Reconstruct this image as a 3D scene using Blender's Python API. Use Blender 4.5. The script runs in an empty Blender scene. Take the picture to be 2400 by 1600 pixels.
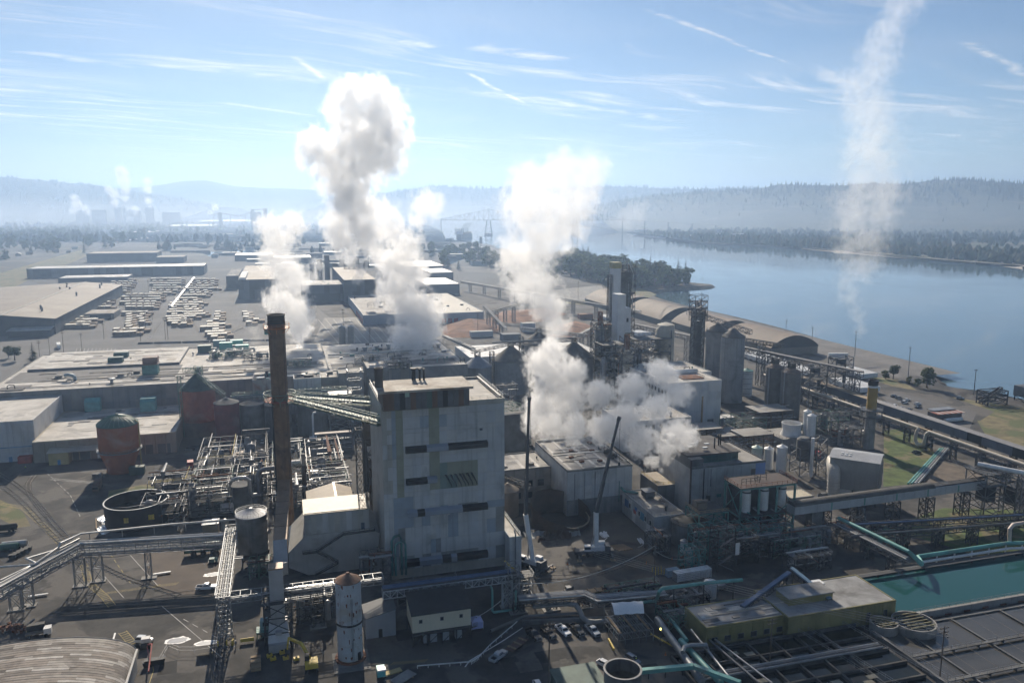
import bpy,math,random
import numpy as np
from mathutils import Vector,noise as mnoise
random.seed(7)
RAD=math.radians
scene=bpy.context.scene
COL=scene.collection
# --- camera
CAM_H,CAM_F,CAM_Y0=113.0,1867.0,485.0      # height above yard, focal length and horizon row (2400 px frame)
HEAD=RAD(16.2)# heading, clockwise from +Y (the site grid)
PITCH=math.atan((800-CAM_Y0)/CAM_F)
cam=bpy.data.cameras.new("camera")
cam.sensor_width=36.0
cam.lens=36.0*CAM_F/2400.0
cam.clip_start=1.0
cam.clip_end=80000.0
camo=bpy.data.objects.new("camera",cam)
COL.objects.link(camo)
camo.location=(0,0,CAM_H)
camo.rotation_euler=(math.pi/2-PITCH,0,-HEAD)
scene.camera=camo
# --- light
SUN_EL,SUN_AZ=RAD(28.5),RAD(4.0)# azimuth clockwise from +Y
sun=bpy.data.lights.new("sun",'SUN')
sun.energy=5.0
sun.angle=RAD(0.55)
sun.color=(1.0,0.88,0.72)
suno=bpy.data.objects.new("sun",sun)
COL.objects.link(suno)
sdir=Vector((math.sin(SUN_AZ)*math.cos(SUN_EL),math.cos(SUN_AZ)*math.cos(SUN_EL),math.sin(SUN_EL)))
suno.rotation_euler=(-sdir).to_track_quat('-Z','Y').to_euler()
suno.location=(0,0,600)
scene.view_settings.view_transform='Standard'
scene.view_settings.look='None'
scene.view_settings.exposure=0.32
scene.view_settings.gamma=1.0
scene.view_settings.use_curve_mapping=False
scene.cycles.use_denoising=True
scene.cycles.denoiser='OPENIMAGEDENOISE'
scene.cycles.use_adaptive_sampling=True
scene.cycles.adaptive_threshold=0.05
scene.cycles.max_bounces=6
scene.cycles.diffuse_bounces=2
scene.cycles.glossy_bounces=2
scene.cycles.transmission_bounces=2
scene.cycles.volume_bounces=4
scene.cycles.transparent_max_bounces=6
scene.cycles.volume_max_steps=512
scene.cycles.volume_step_rate=2.5
scene.cycles.caustics_reflective=False
scene.cycles.caustics_refractive=False
scene.cycles.sample_clamp_indirect=6.0
def sight(px,py):
 """Direction of the sight line through a point of the 2400 x 1600 photograph."""
 s,t=(px-1200)/CAM_F,(py-800)/CAM_F
 fw,dn=math.cos(PITCH)-t*math.sin(PITCH),math.sin(PITCH)+t*math.cos(PITCH)
 return Vector((fw*math.sin(HEAD)+s*math.cos(HEAD),fw*math.cos(HEAD)-s*math.sin(HEAD),-dn))
def P(px,py,z=0.0):
 """Site position (x, y) of a point at height z."""
 d=sight(px,py)
 k=(z-CAM_H)/d.z
 return (k*d.x,k*d.y)
def PC(px,py,r):
 """Centre of a round thing of radius r whose near foot is seen at (px, py)."""
 x,y=P(px,py)
 k=1+r/math.hypot(x,y)
 return (x*k,y*k)
def P3(px,py,z=0.0):
 x,y=P(px,py,z)
 return (x,y,z)
def ZH(xy,py):
 """Height of a point standing over xy and seen at row py."""
 F=xy[0]*math.sin(HEAD)+xy[1]*math.cos(HEAD)
 t=(py-800)/CAM_F
 return CAM_H-F*(math.sin(PITCH)+t*math.cos(PITCH))/(math.cos(PITCH)-t*math.sin(PITCH))
def PF(px,py,F):
 """Point at horizontal forward distance F."""
 d=sight(px,py)
 k=F/(d.x*math.sin(HEAD)+d.y*math.cos(HEAD))
 return Vector((k*d.x,k*d.y,CAM_H+k*d.z))
# --- sky
world=bpy.data.worlds.new("World")
scene.world=world
world.use_nodes=True
def build_sky():
 nt=world.node_tree
 N,L=nt.nodes,nt.links
 N.clear()
 def nd(t,**kw):
  n=N.new(t)
  for k,v in kw.items():
   setattr(n,k,v)
  return n
 def mth(op,a,b=None,c=None,clamp=False):
  n=nd('ShaderNodeMath',operation=op)
  n.use_clamp=clamp
  for i,s in enumerate((a,b,c)):
   if s is None:
    continue
   if isinstance(s,(int,float)):
    n.inputs[i].default_value=s
   else:
    L.new(s,n.inputs[i])
  return n.outputs[0]
 def ramp(v,a,b):
  n=nd('ShaderNodeMapRange',interpolation_type='SMOOTHSTEP')
  L.new(v,n.inputs['Value'])
  n.inputs['From Min'].default_value=a
  n.inputs['From Max'].default_value=b
  return n.outputs[0]
 sky=nd('ShaderNodeTexSky',sky_type='NISHITA')
 sky.sun_disc=False
 sky.sun_elevation=SUN_EL
 sky.sun_rotation=SUN_AZ
 sky.altitude=1800
 sky.air_density=1.0
 sky.dust_density=0.1
 sky.ozone_density=3.0
 tc=nd('ShaderNodeTexCoord')
 sep=nd('ShaderNodeSeparateXYZ')
 L.new(tc.outputs['Generated'],sep.inputs[0])
 zc=mth('MAXIMUM',sep.outputs[2],0.02)
 u,v=mth('DIVIDE',sep.outputs[0],zc),mth('DIVIDE',sep.outputs[1],zc)
 def noise(uu,vv,scale,detail,rough=0.55,dist=0.0,w=0.0):
  c=nd('ShaderNodeCombineXYZ')
  L.new(uu,c.inputs[0])
  L.new(vv,c.inputs[1])
  c.inputs[2].default_value=w
  n=nd('ShaderNodeTexNoise')
  L.new(c.outputs[0],n.inputs['Vector'])
  n.inputs['Scale'].default_value=scale
  n.inputs['Detail'].default_value=detail
  n.inputs['Roughness'].default_value=rough
  n.inputs['Distortion'].default_value=dist
  return n.outputs[0]
 wa=RAD(24)
 a=mth('ADD',mth('MULTIPLY',u,math.cos(wa)),mth('MULTIPLY',v,math.sin(wa)))
 b=mth('SUBTRACT',mth('MULTIPLY',v,math.cos(wa)),mth('MULTIPLY',u,math.sin(wa)))
 warp=noise(u,v,0.5,1,w=3.1)
 b2=mth('ADD',b,mth('MULTIPLY',mth('SUBTRACT',warp,0.5),1.3))
 a_s=mth('MULTIPLY',a,0.22)
 wisps=noise(a_s,b2,1.9,5,0.62)
 field=noise(u,v,0.33,1,w=7.7)
 fine=noise(mth('MULTIPLY',a,0.6),b2,5.0,3,0.65,w=1.3)
 cir=mth('MULTIPLY',ramp(wisps,0.48,0.74),ramp(field,0.36,0.60))
 cir=mth('MULTIPLY',cir,mth('ADD',0.35,mth('MULTIPLY',fine,1.1)))
 veil=mth('MULTIPLY',ramp(warp,0.42,0.75),0.10)
 cir=mth('ADD',cir,veil,clamp=True)
 frayed=noise(u,v,1.6,3,w=2.2)
 broken=noise(u,v,5.5,2,w=9.2)
 def streak(p,q,wdt,gain,seed):
  d0,d1=sight(*p),sight(*q)
  A,B=Vector((d0.x/d0.z,d0.y/d0.z)),Vector((d1.x/d1.z,d1.y/d1.z))
  ln=(B-A).length
  e=(B-A)/ln
  du,dv=mth('SUBTRACT',u,A.x),mth('SUBTRACT',v,A.y)
  s=mth('ADD',mth('MULTIPLY',du,e.x),mth('MULTIPLY',dv,e.y))
  w=mth('SUBTRACT',mth('MULTIPLY',dv,e.x),mth('MULTIPLY',du,e.y))
  n1=frayed
  w=mth('ADD',w,mth('MULTIPLY',mth('SUBTRACT',n1,0.5),wdt*3.0))
  across=mth('SUBTRACT',1.0,mth('DIVIDE',mth('ABSOLUTE',w),wdt),clamp=True)
  ends=mth('MULTIPLY',ramp(s,-0.03*ln,0.10*ln),ramp(s,1.03*ln,0.75*ln))
  n2=broken
  return mth('MULTIPLY',mth('MULTIPLY',across,ends),mth('MULTIPLY',ramp(n2,0.25,0.7),gain))
 for k,(p,q,wd,g)in enumerate((((1510,22),(1860,152),.035,.85),((1090,168),(1240,250),.04,1.0),
    ((1080,205),(1620,290),.16,.7),((690,132),(765,190),.045,.9),
    ((2262,98),(2420,190),.06,.7),((110,275),(520,310),.10,.55),
    ((500,240),(760,275),.13,.6),((30,118),(330,160),.12,.6),((330,150),(800,195),.17,.55),
    ((940,95),(1030,112),.09,.7),((1115,105),(1345,140),.16,.8))):
  cir=mth('ADD',cir,streak(p,q,wd,g,k*1.7),clamp=True)
 low=ramp(sep.outputs[2],0.025,0.11)
 cir=mth('MULTIPLY',cir,low)
 mix=nd('ShaderNodeMix',data_type='RGBA',blend_type='MIX')
 L.new(mth('MULTIPLY',cir,0.95),mix.inputs['Factor'])
 bw=nd('ShaderNodeRGBToBW')
 L.new(sky.outputs[0],bw.inputs[0])
 br=mth('ADD',mth('MULTIPLY',bw.outputs[0],1.7),3.0)
 L.new(sky.outputs[0],mix.inputs['A'])
 cc=nd('ShaderNodeCombineColor')
 L.new(br,cc.inputs[0])
 L.new(mth('MULTIPLY',br,0.99),cc.inputs[1])
 L.new(mth('MULTIPLY',br,0.98),cc.inputs[2])
 L.new(cc.outputs[0],mix.inputs['B'])
 bg=nd('ShaderNodeBackground')
 bg.inputs['Strength'].default_value=0.062
 L.new(mix.outputs['Result'],bg.inputs['Color'])
 out=nd('ShaderNodeOutputWorld')
 L.new(bg.outputs[0],out.inputs['Surface'])
build_sky()
world.cycles.sampling_method='MANUAL'
world.cycles.sample_map_resolution=512
# --- materials
MATS={}
def M(name,col=(.5,.5,.5),rough=.8,metal=0.,var=.25,scale=.15,dirt=None,dirt_amt=0.,streak=0.,corr=0.,corr_axis='X',
 bump=0.,spec=.5,patch=None,patch_scale=.03,patch_edge=(.5,.56)):
 """Procedural material: base colour, mottling, vertical run-off streaks, patches and fine relief."""
 if name in MATS:
  return MATS[name]
 m=bpy.data.materials.new(name)
 MATS[name]=m
 m.use_nodes=True
 nt=m.node_tree
 N,L=nt.nodes,nt.links
 b=N['Principled BSDF']
 b.inputs['Roughness'].default_value=rough
 b.inputs['Metallic'].default_value=metal
 b.inputs['Specular IOR Level'].default_value=spec
 geo=N.new('ShaderNodeNewGeometry')
 def tex(sc,det,vec=None,scl=None,dist=0.):
  v=geo.outputs['Position']if vec is None else vec
  if scl:
   mp=N.new('ShaderNodeVectorMath')
   mp.operation='MULTIPLY'
   L.new(v,mp.inputs[0])
   mp.inputs[1].default_value=scl
   v=mp.outputs[0]
  t=N.new('ShaderNodeTexNoise')
  t.inputs['Scale'].default_value=sc
  t.inputs['Detail'].default_value=det
  t.inputs['Roughness'].default_value=.6
  t.inputs['Distortion'].default_value=dist
  L.new(v,t.inputs['Vector'])
  return t.outputs[0]
 def mixc(fac,a,bcol,mode='MIX'):
  mx=N.new('ShaderNodeMix')
  mx.data_type='RGBA'
  mx.blend_type=mode
  if isinstance(fac,float):
   mx.inputs['Factor'].default_value=fac
  else:
   L.new(fac,mx.inputs['Factor'])
  for s,v in (('A',a),('B',bcol)):
   if isinstance(v,tuple):
    mx.inputs[s].default_value=(*v,1)
   else:
    L.new(v,mx.inputs[s])
  return mx.outputs['Result']
 def rmp(v,a,bb,lo=0.,hi=1.):
  r=N.new('ShaderNodeMapRange')
  L.new(v,r.inputs['Value'])
  r.inputs['From Min'].default_value=a
  r.inputs['From Max'].default_value=bb
  r.inputs['To Min'].default_value=lo
  r.inputs['To Max'].default_value=hi
  return r.outputs[0]
 c=tuple(col)
 n0=tex(scale,6)
 d=tuple(x*(1-var*1.3)for x in c)
 h=tuple(min(1,x*(1+var*.9))for x in c)
 out=mixc(rmp(n0,.3,.7),d,h)
 if patch:
  out=mixc(rmp(tex(patch_scale,5,dist=.4),*patch_edge),out,tuple(patch))
 if dirt is not None and dirt_amt>0:
  out=mixc(rmp(tex(scale*.35,7,dist=.6),.62-.3*dirt_amt,.78-.2*dirt_amt,0,.85),out,tuple(dirt))
 if streak>0:
  dk=tuple(x*.45 for x in (dirt or c))
  out=mixc(rmp(tex(1.0,4,scl=(.9,.9,.035)),.52,.8,0,streak),out,dk)
 L.new(out,b.inputs['Base Color'])
 hgt=None
 if bump>0:
  hgt=tex(scale*14,3)
  bp=N.new('ShaderNodeBump')
  bp.inputs['Strength'].default_value=bump
  bp.inputs['Distance'].default_value=.15
  L.new(hgt,bp.inputs['Height'])
  L.new(bp.outputs[0],b.inputs['Normal'])
 if corr>0:
  wv=N.new('ShaderNodeTexWave')
  wv.bands_direction=corr_axis
  wv.inputs['Scale'].default_value=corr
  wv.inputs['Distortion'].default_value=0
  L.new(geo.outputs['Position'],wv.inputs['Vector'])
  bp=N.new('ShaderNodeBump')
  bp.inputs['Strength'].default_value=.35
  bp.inputs['Distance'].default_value=.08
  L.new(wv.outputs['Fac'],bp.inputs['Height'])
  L.new(bp.outputs[0],b.inputs['Normal'])
 return m
# --- mesh builder
class MB:
 def __init__(self):
  self.v,self.f=[],[]
 def add(self,vs,fs):
  o=len(self.v)
  self.v += [tuple(q)for q in vs]
  self.f += [tuple(i+o for i in q)for q in fs]
  return self
 def box(self,x0,x1,y0,y1,z0,z1):
  return self.add([(x0,y0,z0),(x1,y0,z0),(x1,y1,z0),(x0,y1,z0),(x0,y0,z1),(x1,y0,z1),(x1,y1,z1),(x0,y1,z1)],
      [(3,2,1,0),(4,5,6,7),(0,1,5,4),(1,2,6,5),(2,3,7,6),(3,0,4,7)])
 def obox(self,c,s,rz=0.,bev=0.):
  """Box centred on c in plan, standing on c.z, turned by rz."""
  x,y,z=c
  a,b,h=s[0]/2,s[1]/2,s[2]
  co,si=math.cos(rz),math.sin(rz)
  pts=[]
  for zz in (0,h):
   for (i,j)in ((-a,-b),(a,-b),(a,b),(-a,b)):
    pts.append((x+i*co-j*si,y+i*si+j*co,z+zz))
  return self.add(pts,[(3,2,1,0),(4,5,6,7),(0,1,5,4),(1,2,6,5),(2,3,7,6),(3,0,4,7)])
 def beam(self,p,q,w=.3,h=None):
  p,q=Vector(p),Vector(q)
  h=h or w
  d=q-p
  if d.length<1e-6:
   return self
  d.normalize()
  up=Vector((0,0,1))if abs(d.z)<.95 else Vector((0,1,0))
  r=d.cross(up).normalized()*(w/2)
  u=r.cross(d).normalized()*(h/2)
  pts=[p-r-u,p+r-u,p+r+u,p-r+u,q-r-u,q+r-u,q+r+u,q-r+u]
  return self.add(pts,[(0,3,2,1),(4,5,6,7),(0,1,5,4),(1,2,6,5),(2,3,7,6),(3,0,4,7)])
 def tube(self,pts,r=.3,n=8,cap=True):
  pts=[Vector(q)for q in pts]
  rings=[]
  prev=None
  for i,q in enumerate(pts):
   a=pts[max(0,i-1)]
   b=pts[min(len(pts)-1,i+1)]
   d=(b-a).normalized()
   if prev is None:
    up=Vector((0,0,1))if abs(d.z)<.9 else Vector((1,0,0))
    s=d.cross(up).normalized()
   else:
    s=(prev-d*prev.dot(d)).normalized()
   prev=s
   t=s.cross(d)
   k=1.0
   if 0<i<len(pts)-1:
    c=(pts[i]-pts[i-1]).normalized().dot(d)
    k=1.0/max(.5,c)
   rr=r[i]if isinstance(r,(list,tuple))else r
   rings.append([q+(s*math.cos(6.28318*j/n)*k+t*math.sin(6.28318*j/n))*rr for j in range(n)])
  vs=[v for rg in rings for v in rg]
  fs=[]
  for i in range(len(rings)-1):
   for j in range(n):
    k=(j+1)% n
    fs.append((i*n+j,i*n+k,(i+1)*n+k,(i+1)*n+j))
  if cap:
   fs.append(tuple(range(n-1,-1,-1)))
   fs.append(tuple((len(rings)-1)*n+j for j in range(n)))
  return self.add(vs,fs)
 def lathe(self,x,y,prof,n=24,cap=True,a0=0.):
  """prof: list of (radius, z) from bottom to top."""
  vs,fs=[],[]
  for (r,z)in prof:
   for j in range(n):
    a=a0+6.283185*j/n
    vs.append((x+r*math.cos(a),y+r*math.sin(a),z))
  for i in range(len(prof)-1):
   for j in range(n):
    k=(j+1)% n
    fs.append((i*n+j,i*n+k,(i+1)*n+k,(i+1)*n+j))
  if cap:
   fs.append(tuple(range(n-1,-1,-1)))
   fs.append(tuple((len(prof)-1)*n+j for j in range(n)))
  return self.add(vs,fs)
 def prism(self,poly,z0,z1):
  n=len(poly)
  vs=[(x,y,z0)for x,y in poly]+[(x,y,z1)for x,y in poly]
  return self.add(vs,[tuple(range(n-1,-1,-1)),tuple(range(n,2*n))]+[(i,(i+1)% n,n+(i+1)% n,n+i)for i in range(n)])
 def slab(self,poly3,off):
  """Polygon of 3D points pushed by the vector off."""
  n=len(poly3)
  o=Vector(off)
  vs=[tuple(q)for q in poly3]+[tuple(Vector(q)+o)for q in poly3]
  return self.add(vs,[tuple(range(n-1,-1,-1)),tuple(range(n,2*n))]+[(i,(i+1)% n,n+(i+1)% n,n+i)for i in range(n)])
 def rail(self,pts,h=1.1,step=2.5,w=.07):
  """Handrail along a line of points."""
  for a,b in zip(pts[:-1],pts[1:]):
   a,b=Vector(a),Vector(b)
   n=max(1,int((b-a).length/step))
   for k in (h,h*.5):
    self.beam(a+Vector((0,0,k)),b+Vector((0,0,k)),w)
   for i in range(n+1):
    q=a.lerp(b,i/n)
    self.beam(q,q+Vector((0,0,h)),w)
  return self
 def lattice(self,p,q,h,w,step,t=.25,plan=True):
  """Box truss: p, q bottom centre ends; h height, w width."""
  p,q=Vector(p),Vector(q)
  d=(q-p)
  ln=d.length
  d.normalize()
  s=Vector((d.y,-d.x,0)).normalized()*(w/2)
  n=max(1,round(ln/step))
  up=Vector((0,0,h))
  for e in (-s,s):
   self.beam(p+e,q+e,t)
   self.beam(p+e+up,q+e+up,t)
   for i in range(n+1):
    a=p.lerp(q,i/n)+e
    self.beam(a,a+up,t*.8)
    if i<n:
     b=p.lerp(q,(i+1)/n)+e
     if i % 2:
      self.beam(a,b+up,t*.7)
     else:
      self.beam(a+up,b,t*.7)
  if plan:
   for i in range(n+1):
    a=p.lerp(q,i/n)
    self.beam(a-s,a+s,t*.7)
    self.beam(a-s+up,a+s+up,t*.7)
  return self
 def tower(self,x,y,z0,z1,wx,wy,step=4.,t=.3,x_brace=True):
  """Four-legged braced steel tower."""
  cs=[(x-wx/2,y-wy/2),(x+wx/2,y-wy/2),(x+wx/2,y+wy/2),(x-wx/2,y+wy/2)]
  n=max(1,round((z1-z0)/step))
  for c in cs:
   self.beam((*c,z0),(*c,z1),t)
  for i in range(n):
   a,b=z0+(z1-z0)*i/n,z0+(z1-z0)*(i+1)/n
   for k in range(4):
    c0,c1=cs[k],cs[(k+1)% 4]
    self.beam((*c0,b),(*c1,b),t*.8)
    self.beam((*c0,a),(*c1,b),t*.6)
    if x_brace:
     self.beam((*c1,a),(*c0,b),t*.6)
  return self
 def build(self,name,mat,parent=None,smooth=False):
  me=bpy.data.meshes.new(name)
  off=Vector((0,0,0))
  if parent is not None:
   off=Vector(parent.get("_o",(0,0,0)))
  vs=np.array(self.v,dtype=float).reshape(-1,3)-np.array(off[:])
  me.from_pydata(vs.tolist(),[],self.f)
  me.materials.append(mat)
  if smooth:
   me.polygons.foreach_set("use_smooth",[True]*len(me.polygons))
   try:
    me.set_sharp_from_angle(angle=RAD(38))
   except Exception:
    pass
  ob=bpy.data.objects.new(name,me)
  COL.objects.link(ob)
  if parent is not None:
   ob.parent=parent
   ob["_o"]=list(off)
   KIDS.setdefault(parent.name,[]).append(ob)
  return ob
def thing(name,label,cat,loc=(0,0,0),group=None):
 o=bpy.data.objects.new(name,None)
 COL.objects.link(o)
 o.empty_display_size=.5
 o.location=loc
 o["_o"]=list(loc)
 o["label"],o["category"]=label,cat
 if group:
  o["group"]=group
 return o
def tag(o,label=None,cat=None,group=None,kind=None):
 for k,v in (("label",label),("category",cat),("group",group),("kind",kind)):
  if v:
   o[k]=v
 return o
def struct(o):
 o["kind"]="structure"
 return o
KIDS={}
def copy_tree(o,loc=None,rz=None,parent=None,label=None,scale=None):
 c=o.copy()
 COL.objects.link(c)
 c.parent=parent
 if loc is not None:
  c.location=loc
 if rz is not None:
  c.rotation_euler=(0,0,rz)
 if scale is not None:
  c.scale=scale if hasattr(scale,'__len__')else (scale,)*3
 if label:
  c["label"]=label
 for ch in KIDS.get(o.name,()):
  k=copy_tree(ch,parent=c)
  KIDS.setdefault(c.name,[]).append(k)
 return c
def part(name,mat,parent,fn,smooth=False):
 b=MB()
 fn(b)
 return b.build(name,mat,parent,smooth)
def shared(name,mesh,parent,loc,rz=0.,mat=None,scale=None):
 """A piece that shares mesh data; loc is in site coordinates."""
 o=bpy.data.objects.new(name,mesh)
 COL.objects.link(o)
 if parent is not None:
  o.parent=parent
  KIDS.setdefault(parent.name,[]).append(o)
  off=Vector(parent.get("_o",(0,0,0)))
  loc=Vector(loc)-off
 o.location=loc
 o.rotation_euler=(0,0,rz)
 if scale:
  o.scale=scale
 if mat:
  o.material_slots[0].link='OBJECT'
  o.material_slots[0].material=mat
 return o
def mesh_of(mb,mat,name="piece",smooth=False):
 me=bpy.data.meshes.new(name)
 me.from_pydata(mb.v,[],mb.f)
 me.materials.append(mat)
 if smooth:
  me.polygons.foreach_set("use_smooth",[True]*len(me.polygons))
 return me
UNIT=None
def piece(name,mat,parent,x0,x1,y0,y1,z0,z1):
 """A box-shaped piece from one shared unit mesh."""
 global UNIT
 if UNIT is None:
  UNIT=mesh_of(MB().box(-.5,.5,-.5,.5,-.5,.5),M('plain'),'unit')
 return shared(name,UNIT,parent,((x0+x1)/2,(y0+y1)/2,(z0+z1)/2),0,mat,
  (abs(x1-x0),abs(y1-y0),abs(z1-z0)))
# --- palette
ASPHALT=M('asphalt',(.073,.069,.064),.9,var=.45,scale=.12,patch=(.125,.115,.103),patch_scale=.03,patch_edge=(.5,.53),dirt=(.04,.039,.038),dirt_amt=.4,streak=.4,bump=.2,spec=.3)
CONC=M('concrete',(.30,.29,.27),.85,var=.22,scale=.2,dirt=(.12,.11,.10),dirt_amt=.3,streak=.5)
CONC_D=M('concrete_dark',(.16,.16,.155),.88,var=.3,scale=.2,dirt=(.06,.06,.06),dirt_amt=.4,streak=.55)
STEEL=M('steel_grey',(.15,.155,.165),.55,.3,var=.25,scale=.6)
STEEL_D=M('steel_dark',(.055,.058,.062),.7,.1,var=.3,scale=.6)
GALV=M('galvanised',(.27,.28,.29),.5,.4,var=.2,scale=.8)
ALU=M('aluminium',(.42,.42,.41),.4,.6,var=.15,scale=.9,dirt=(.3,.27,.23),dirt_amt=.2)
TEAL=M('teal_paint',(.10,.26,.24),.6,var=.25,scale=.5,dirt=(.05,.08,.07),dirt_amt=.3)
GREEN_ST=M('green_steel',(.14,.24,.19),.6,var=.25,scale=.5,dirt=(.08,.07,.05),dirt_amt=.3)
TEAL_PIPE=M('teal_pipe',(.13,.36,.33),.5,var=.2,scale=.4,dirt=(.2,.2,.16),dirt_amt=.25)
BLUE_PIPE=M('blue_pipe',(.07,.12,.22),.5,var=.2,scale=.4)
WHITE=M('white_paint',(.74,.74,.72),.55,var=.1,scale=.3,dirt=(.45,.42,.38),dirt_amt=.25,streak=.25)
WHITE_CL=M('white_clean',(.78,.78,.77),.5,var=.06,scale=.5)
RUST=M('rust',(.20,.085,.045),.9,var=.4,scale=.5,dirt=(.09,.04,.025),dirt_amt=.5)
YELLOW=M('yellow_paint',(.62,.44,.06),.6,var=.2,scale=.6)
ORANGE=M('orange_paint',(.55,.17,.05),.6,var=.2,scale=.6)
RED=M('red_paint',(.38,.055,.045),.6,var=.2,scale=.5)
BLACK=M('black',(.02,.02,.021),.7,var=.3,scale=.5)
GLASS=M('dark_glass',(.03,.035,.04),.12,var=.1)
RUBBER=M('rubber',(.02,.02,.02),.9,var=.1)
WOOD=M('timber',(.30,.22,.14),.85,var=.3,scale=1.2)
POLEWOOD=M('pole_wood',(.10,.08,.065),.9,var=.25,scale=.6)
ROOF_W=M('roof_white',(.56,.53,.48),.8,var=.22,scale=.12,dirt=(.24,.215,.18),dirt_amt=.42,patch=(.38,.36,.33),patch_scale=.06,patch_edge=(.54,.6))
ROOF_G=M('roof_grey',(.15,.145,.14),.85,var=.25,scale=.15,dirt=(.07,.07,.07),dirt_amt=.3)
ROOF_PALE=M('roof_pale',(.34,.32,.29),.8,var=.25,scale=.12,dirt=(.12,.11,.10),dirt_amt=.45)
ROOF_D=M('roof_dark',(.05,.05,.05),.8,var=.3,scale=.2)
GRASS=M('grass',(.085,.12,.03),.95,var=.4,scale=.2,patch=(.17,.145,.07),patch_scale=.08,bump=.5)
DRYGRASS=M('dry_grass',(.19,.16,.08),.95,var=.35,scale=.15,patch=(.10,.115,.04),patch_scale=.06,bump=.5)
DIRT=M('dirt',(.15,.12,.09),.95,var=.35,scale=.15,bump=.4)
CHIPS=M('wood_chips',(.25,.125,.07),.95,var=.4,scale=.12,dirt=(.13,.06,.035),dirt_amt=.35,bump=.7)
WALL_G=M('wall_grey',(.21,.22,.235),.75,var=.16,scale=.15,dirt=(.1,.1,.1),dirt_amt=.25,streak=.35,corr=1.2)
WALL_W=M('wall_white',(.60,.60,.585),.7,var=.1,scale=.2,dirt=(.3,.27,.23),dirt_amt=.25,streak=.4,corr=1.3)
WALL_B=M('wall_blue',(.16,.19,.24),.7,var=.15,scale=.2,streak=.3,corr=1.2)
TANP=M('tan_metal',(.27,.20,.12),.55,.0,var=.15,scale=.25,dirt=(.42,.36,.27),dirt_amt=.22)
def water_mat(name,col,rough,sc,strength,dist):
 m=M(name,col,rough,var=.05,scale=.002)
 nt=m.node_tree
 N,L=nt.nodes,nt.links
 b=N['Principled BSDF']
 b.inputs['IOR'].default_value=1.33
 geo=N.new('ShaderNodeNewGeometry')
 vm=N.new('ShaderNodeVectorMath')
 vm.operation='MULTIPLY'
 vm.inputs[1].default_value=(.02,.006,1)
 L.new(geo.outputs['Position'],vm.inputs[0])
 wt=N.new('ShaderNodeTexNoise')
 wt.inputs['Detail'].default_value=5
 wt.inputs['Scale'].default_value=1.0
 L.new(vm.outputs[0],wt.inputs['Vector'])
 mr=N.new('ShaderNodeMapRange')
 L.new(wt.outputs[0],mr.inputs['Value'])
 mr.inputs['From Min'].default_value=.4
 mr.inputs['From Max'].default_value=.65
 mr.inputs['To Min'].default_value=rough*.5
 mr.inputs['To Max'].default_value=rough*1.7
 L.new(mr.outputs[0],b.inputs['Roughness'])
 t=N.new('ShaderNodeTexNoise')
 t.inputs['Scale'].default_value=sc
 t.inputs['Detail'].default_value=3
 L.new(geo.outputs['Position'],t.inputs['Vector'])
 bp=N.new('ShaderNodeBump')
 bp.inputs['Strength'].default_value=strength
 bp.inputs['Distance'].default_value=dist
 L.new(t.outputs[0],bp.inputs['Height'])
 L.new(bp.outputs[0],b.inputs['Normal'])
 return m
RIVER=water_mat('river_water',(.10,.165,.205),.06,.22,.07,.08)
POND=water_mat('pond_water',(.02,.085,.085),.04,.4,.08,.05)
POND_D=water_mat('dark_pond_water',(.018,.022,.02),.03,.4,.06,.05)
# --- ground, river, far land
def smooth_line(pts,n=6):
 """Catmull-Rom through 2D points."""
 out=[]
 q=[pts[0]]+list(pts)+[pts[-1]]
 for i in range(1,len(q)-2):
  p0,p1,p2,p3=[np.array(x,float)for x in q[i-1:i+3]]
  for k in range(n):
   t=k/n
   out.append(tuple(.5*((2*p1)+(-p0+p2)*t+(2*p0-5*p1+4*p2-p3)*t*t+(-p0+3*p1-3*p2+p3)*t ** 3)))
 out.append(tuple(pts[-1]))
 return out
SHORE=[(418,-900),(419,250)]+[P(*q,-3)for q in ((2400,949),(2299,927),(2210,912),(2160,872),(2040,838),(1916,800))]+ \
  [(455,700),(452,860),(470,960),(520,1010),P(1667,673,-3),(600,1085),(560,1200),(600,1500),(640,1900),(560,2300),(545,2700),(640,3200),
 (800,4200),(900,5600),(600,7600),(-600,9800),(-3000,11500),(-9000,13000),(-26000,14000)]
def land(name,edge,rest,mat,drop,z=0.0):
 """Flat land: an edge line with a sloping bank down to the water, closed by the corner points in rest."""
 b=MB()
 edge=smooth_line(edge,5)
 pts=edge+rest
 n=len(pts)
 b.add([(x,y,z)for x,y in pts],[tuple(range(n))])
 ob=b.build(name,mat)
 struct(ob)
 if ob.data.polygons[0].normal.z<0:
  ob.data.flip_normals()
 bk=MB()
 m=len(edge)
 vs=[]
 for i,(x,y)in enumerate(edge):
  a,c=np.array(edge[max(0,i-1)]),np.array(edge[min(m-1,i+1)])
  d=(c-a)/(np.linalg.norm(c-a)+1e-9)
  nn=np.array((d[1],-d[0]))*drop
  j=random.uniform(.7,1.3)
  vs += [(x,y,z-.02),(x+nn[0]*j,y+nn[1]*j,-5.0)]
 bk.add(vs,[(2*i,2*i+1,2*i+3,2*i+2)for i in range(m-1)])
 struct(bk.build('river_bank',M('bank',(.09,.08,.065),.95,var=.5,scale=.2,bump=.8)))
 return ob
land('ground',SHORE,[(-26000,-900)],ASPHALT,9.0)
b=MB()
b.add([(-30000,-1200,-3),(30000,-1200,-3),(30000,26000,-3),(-30000,26000,-3)],[(0,1,2,3)])
struct(b.build('river',RIVER))
FAR=[P(*q,-3)for q in ((1300,527),(1408,534),(1503,550),(1640,570),(1760,576),(1937,588),(2195,612),(2400,628))]
FAR=[(-14000,16500),(-4000,15000),(400,12500),(1500,8500),(1800,6300)]+FAR+[(1400,900),(1450,200),(1500,-900)]
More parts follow.
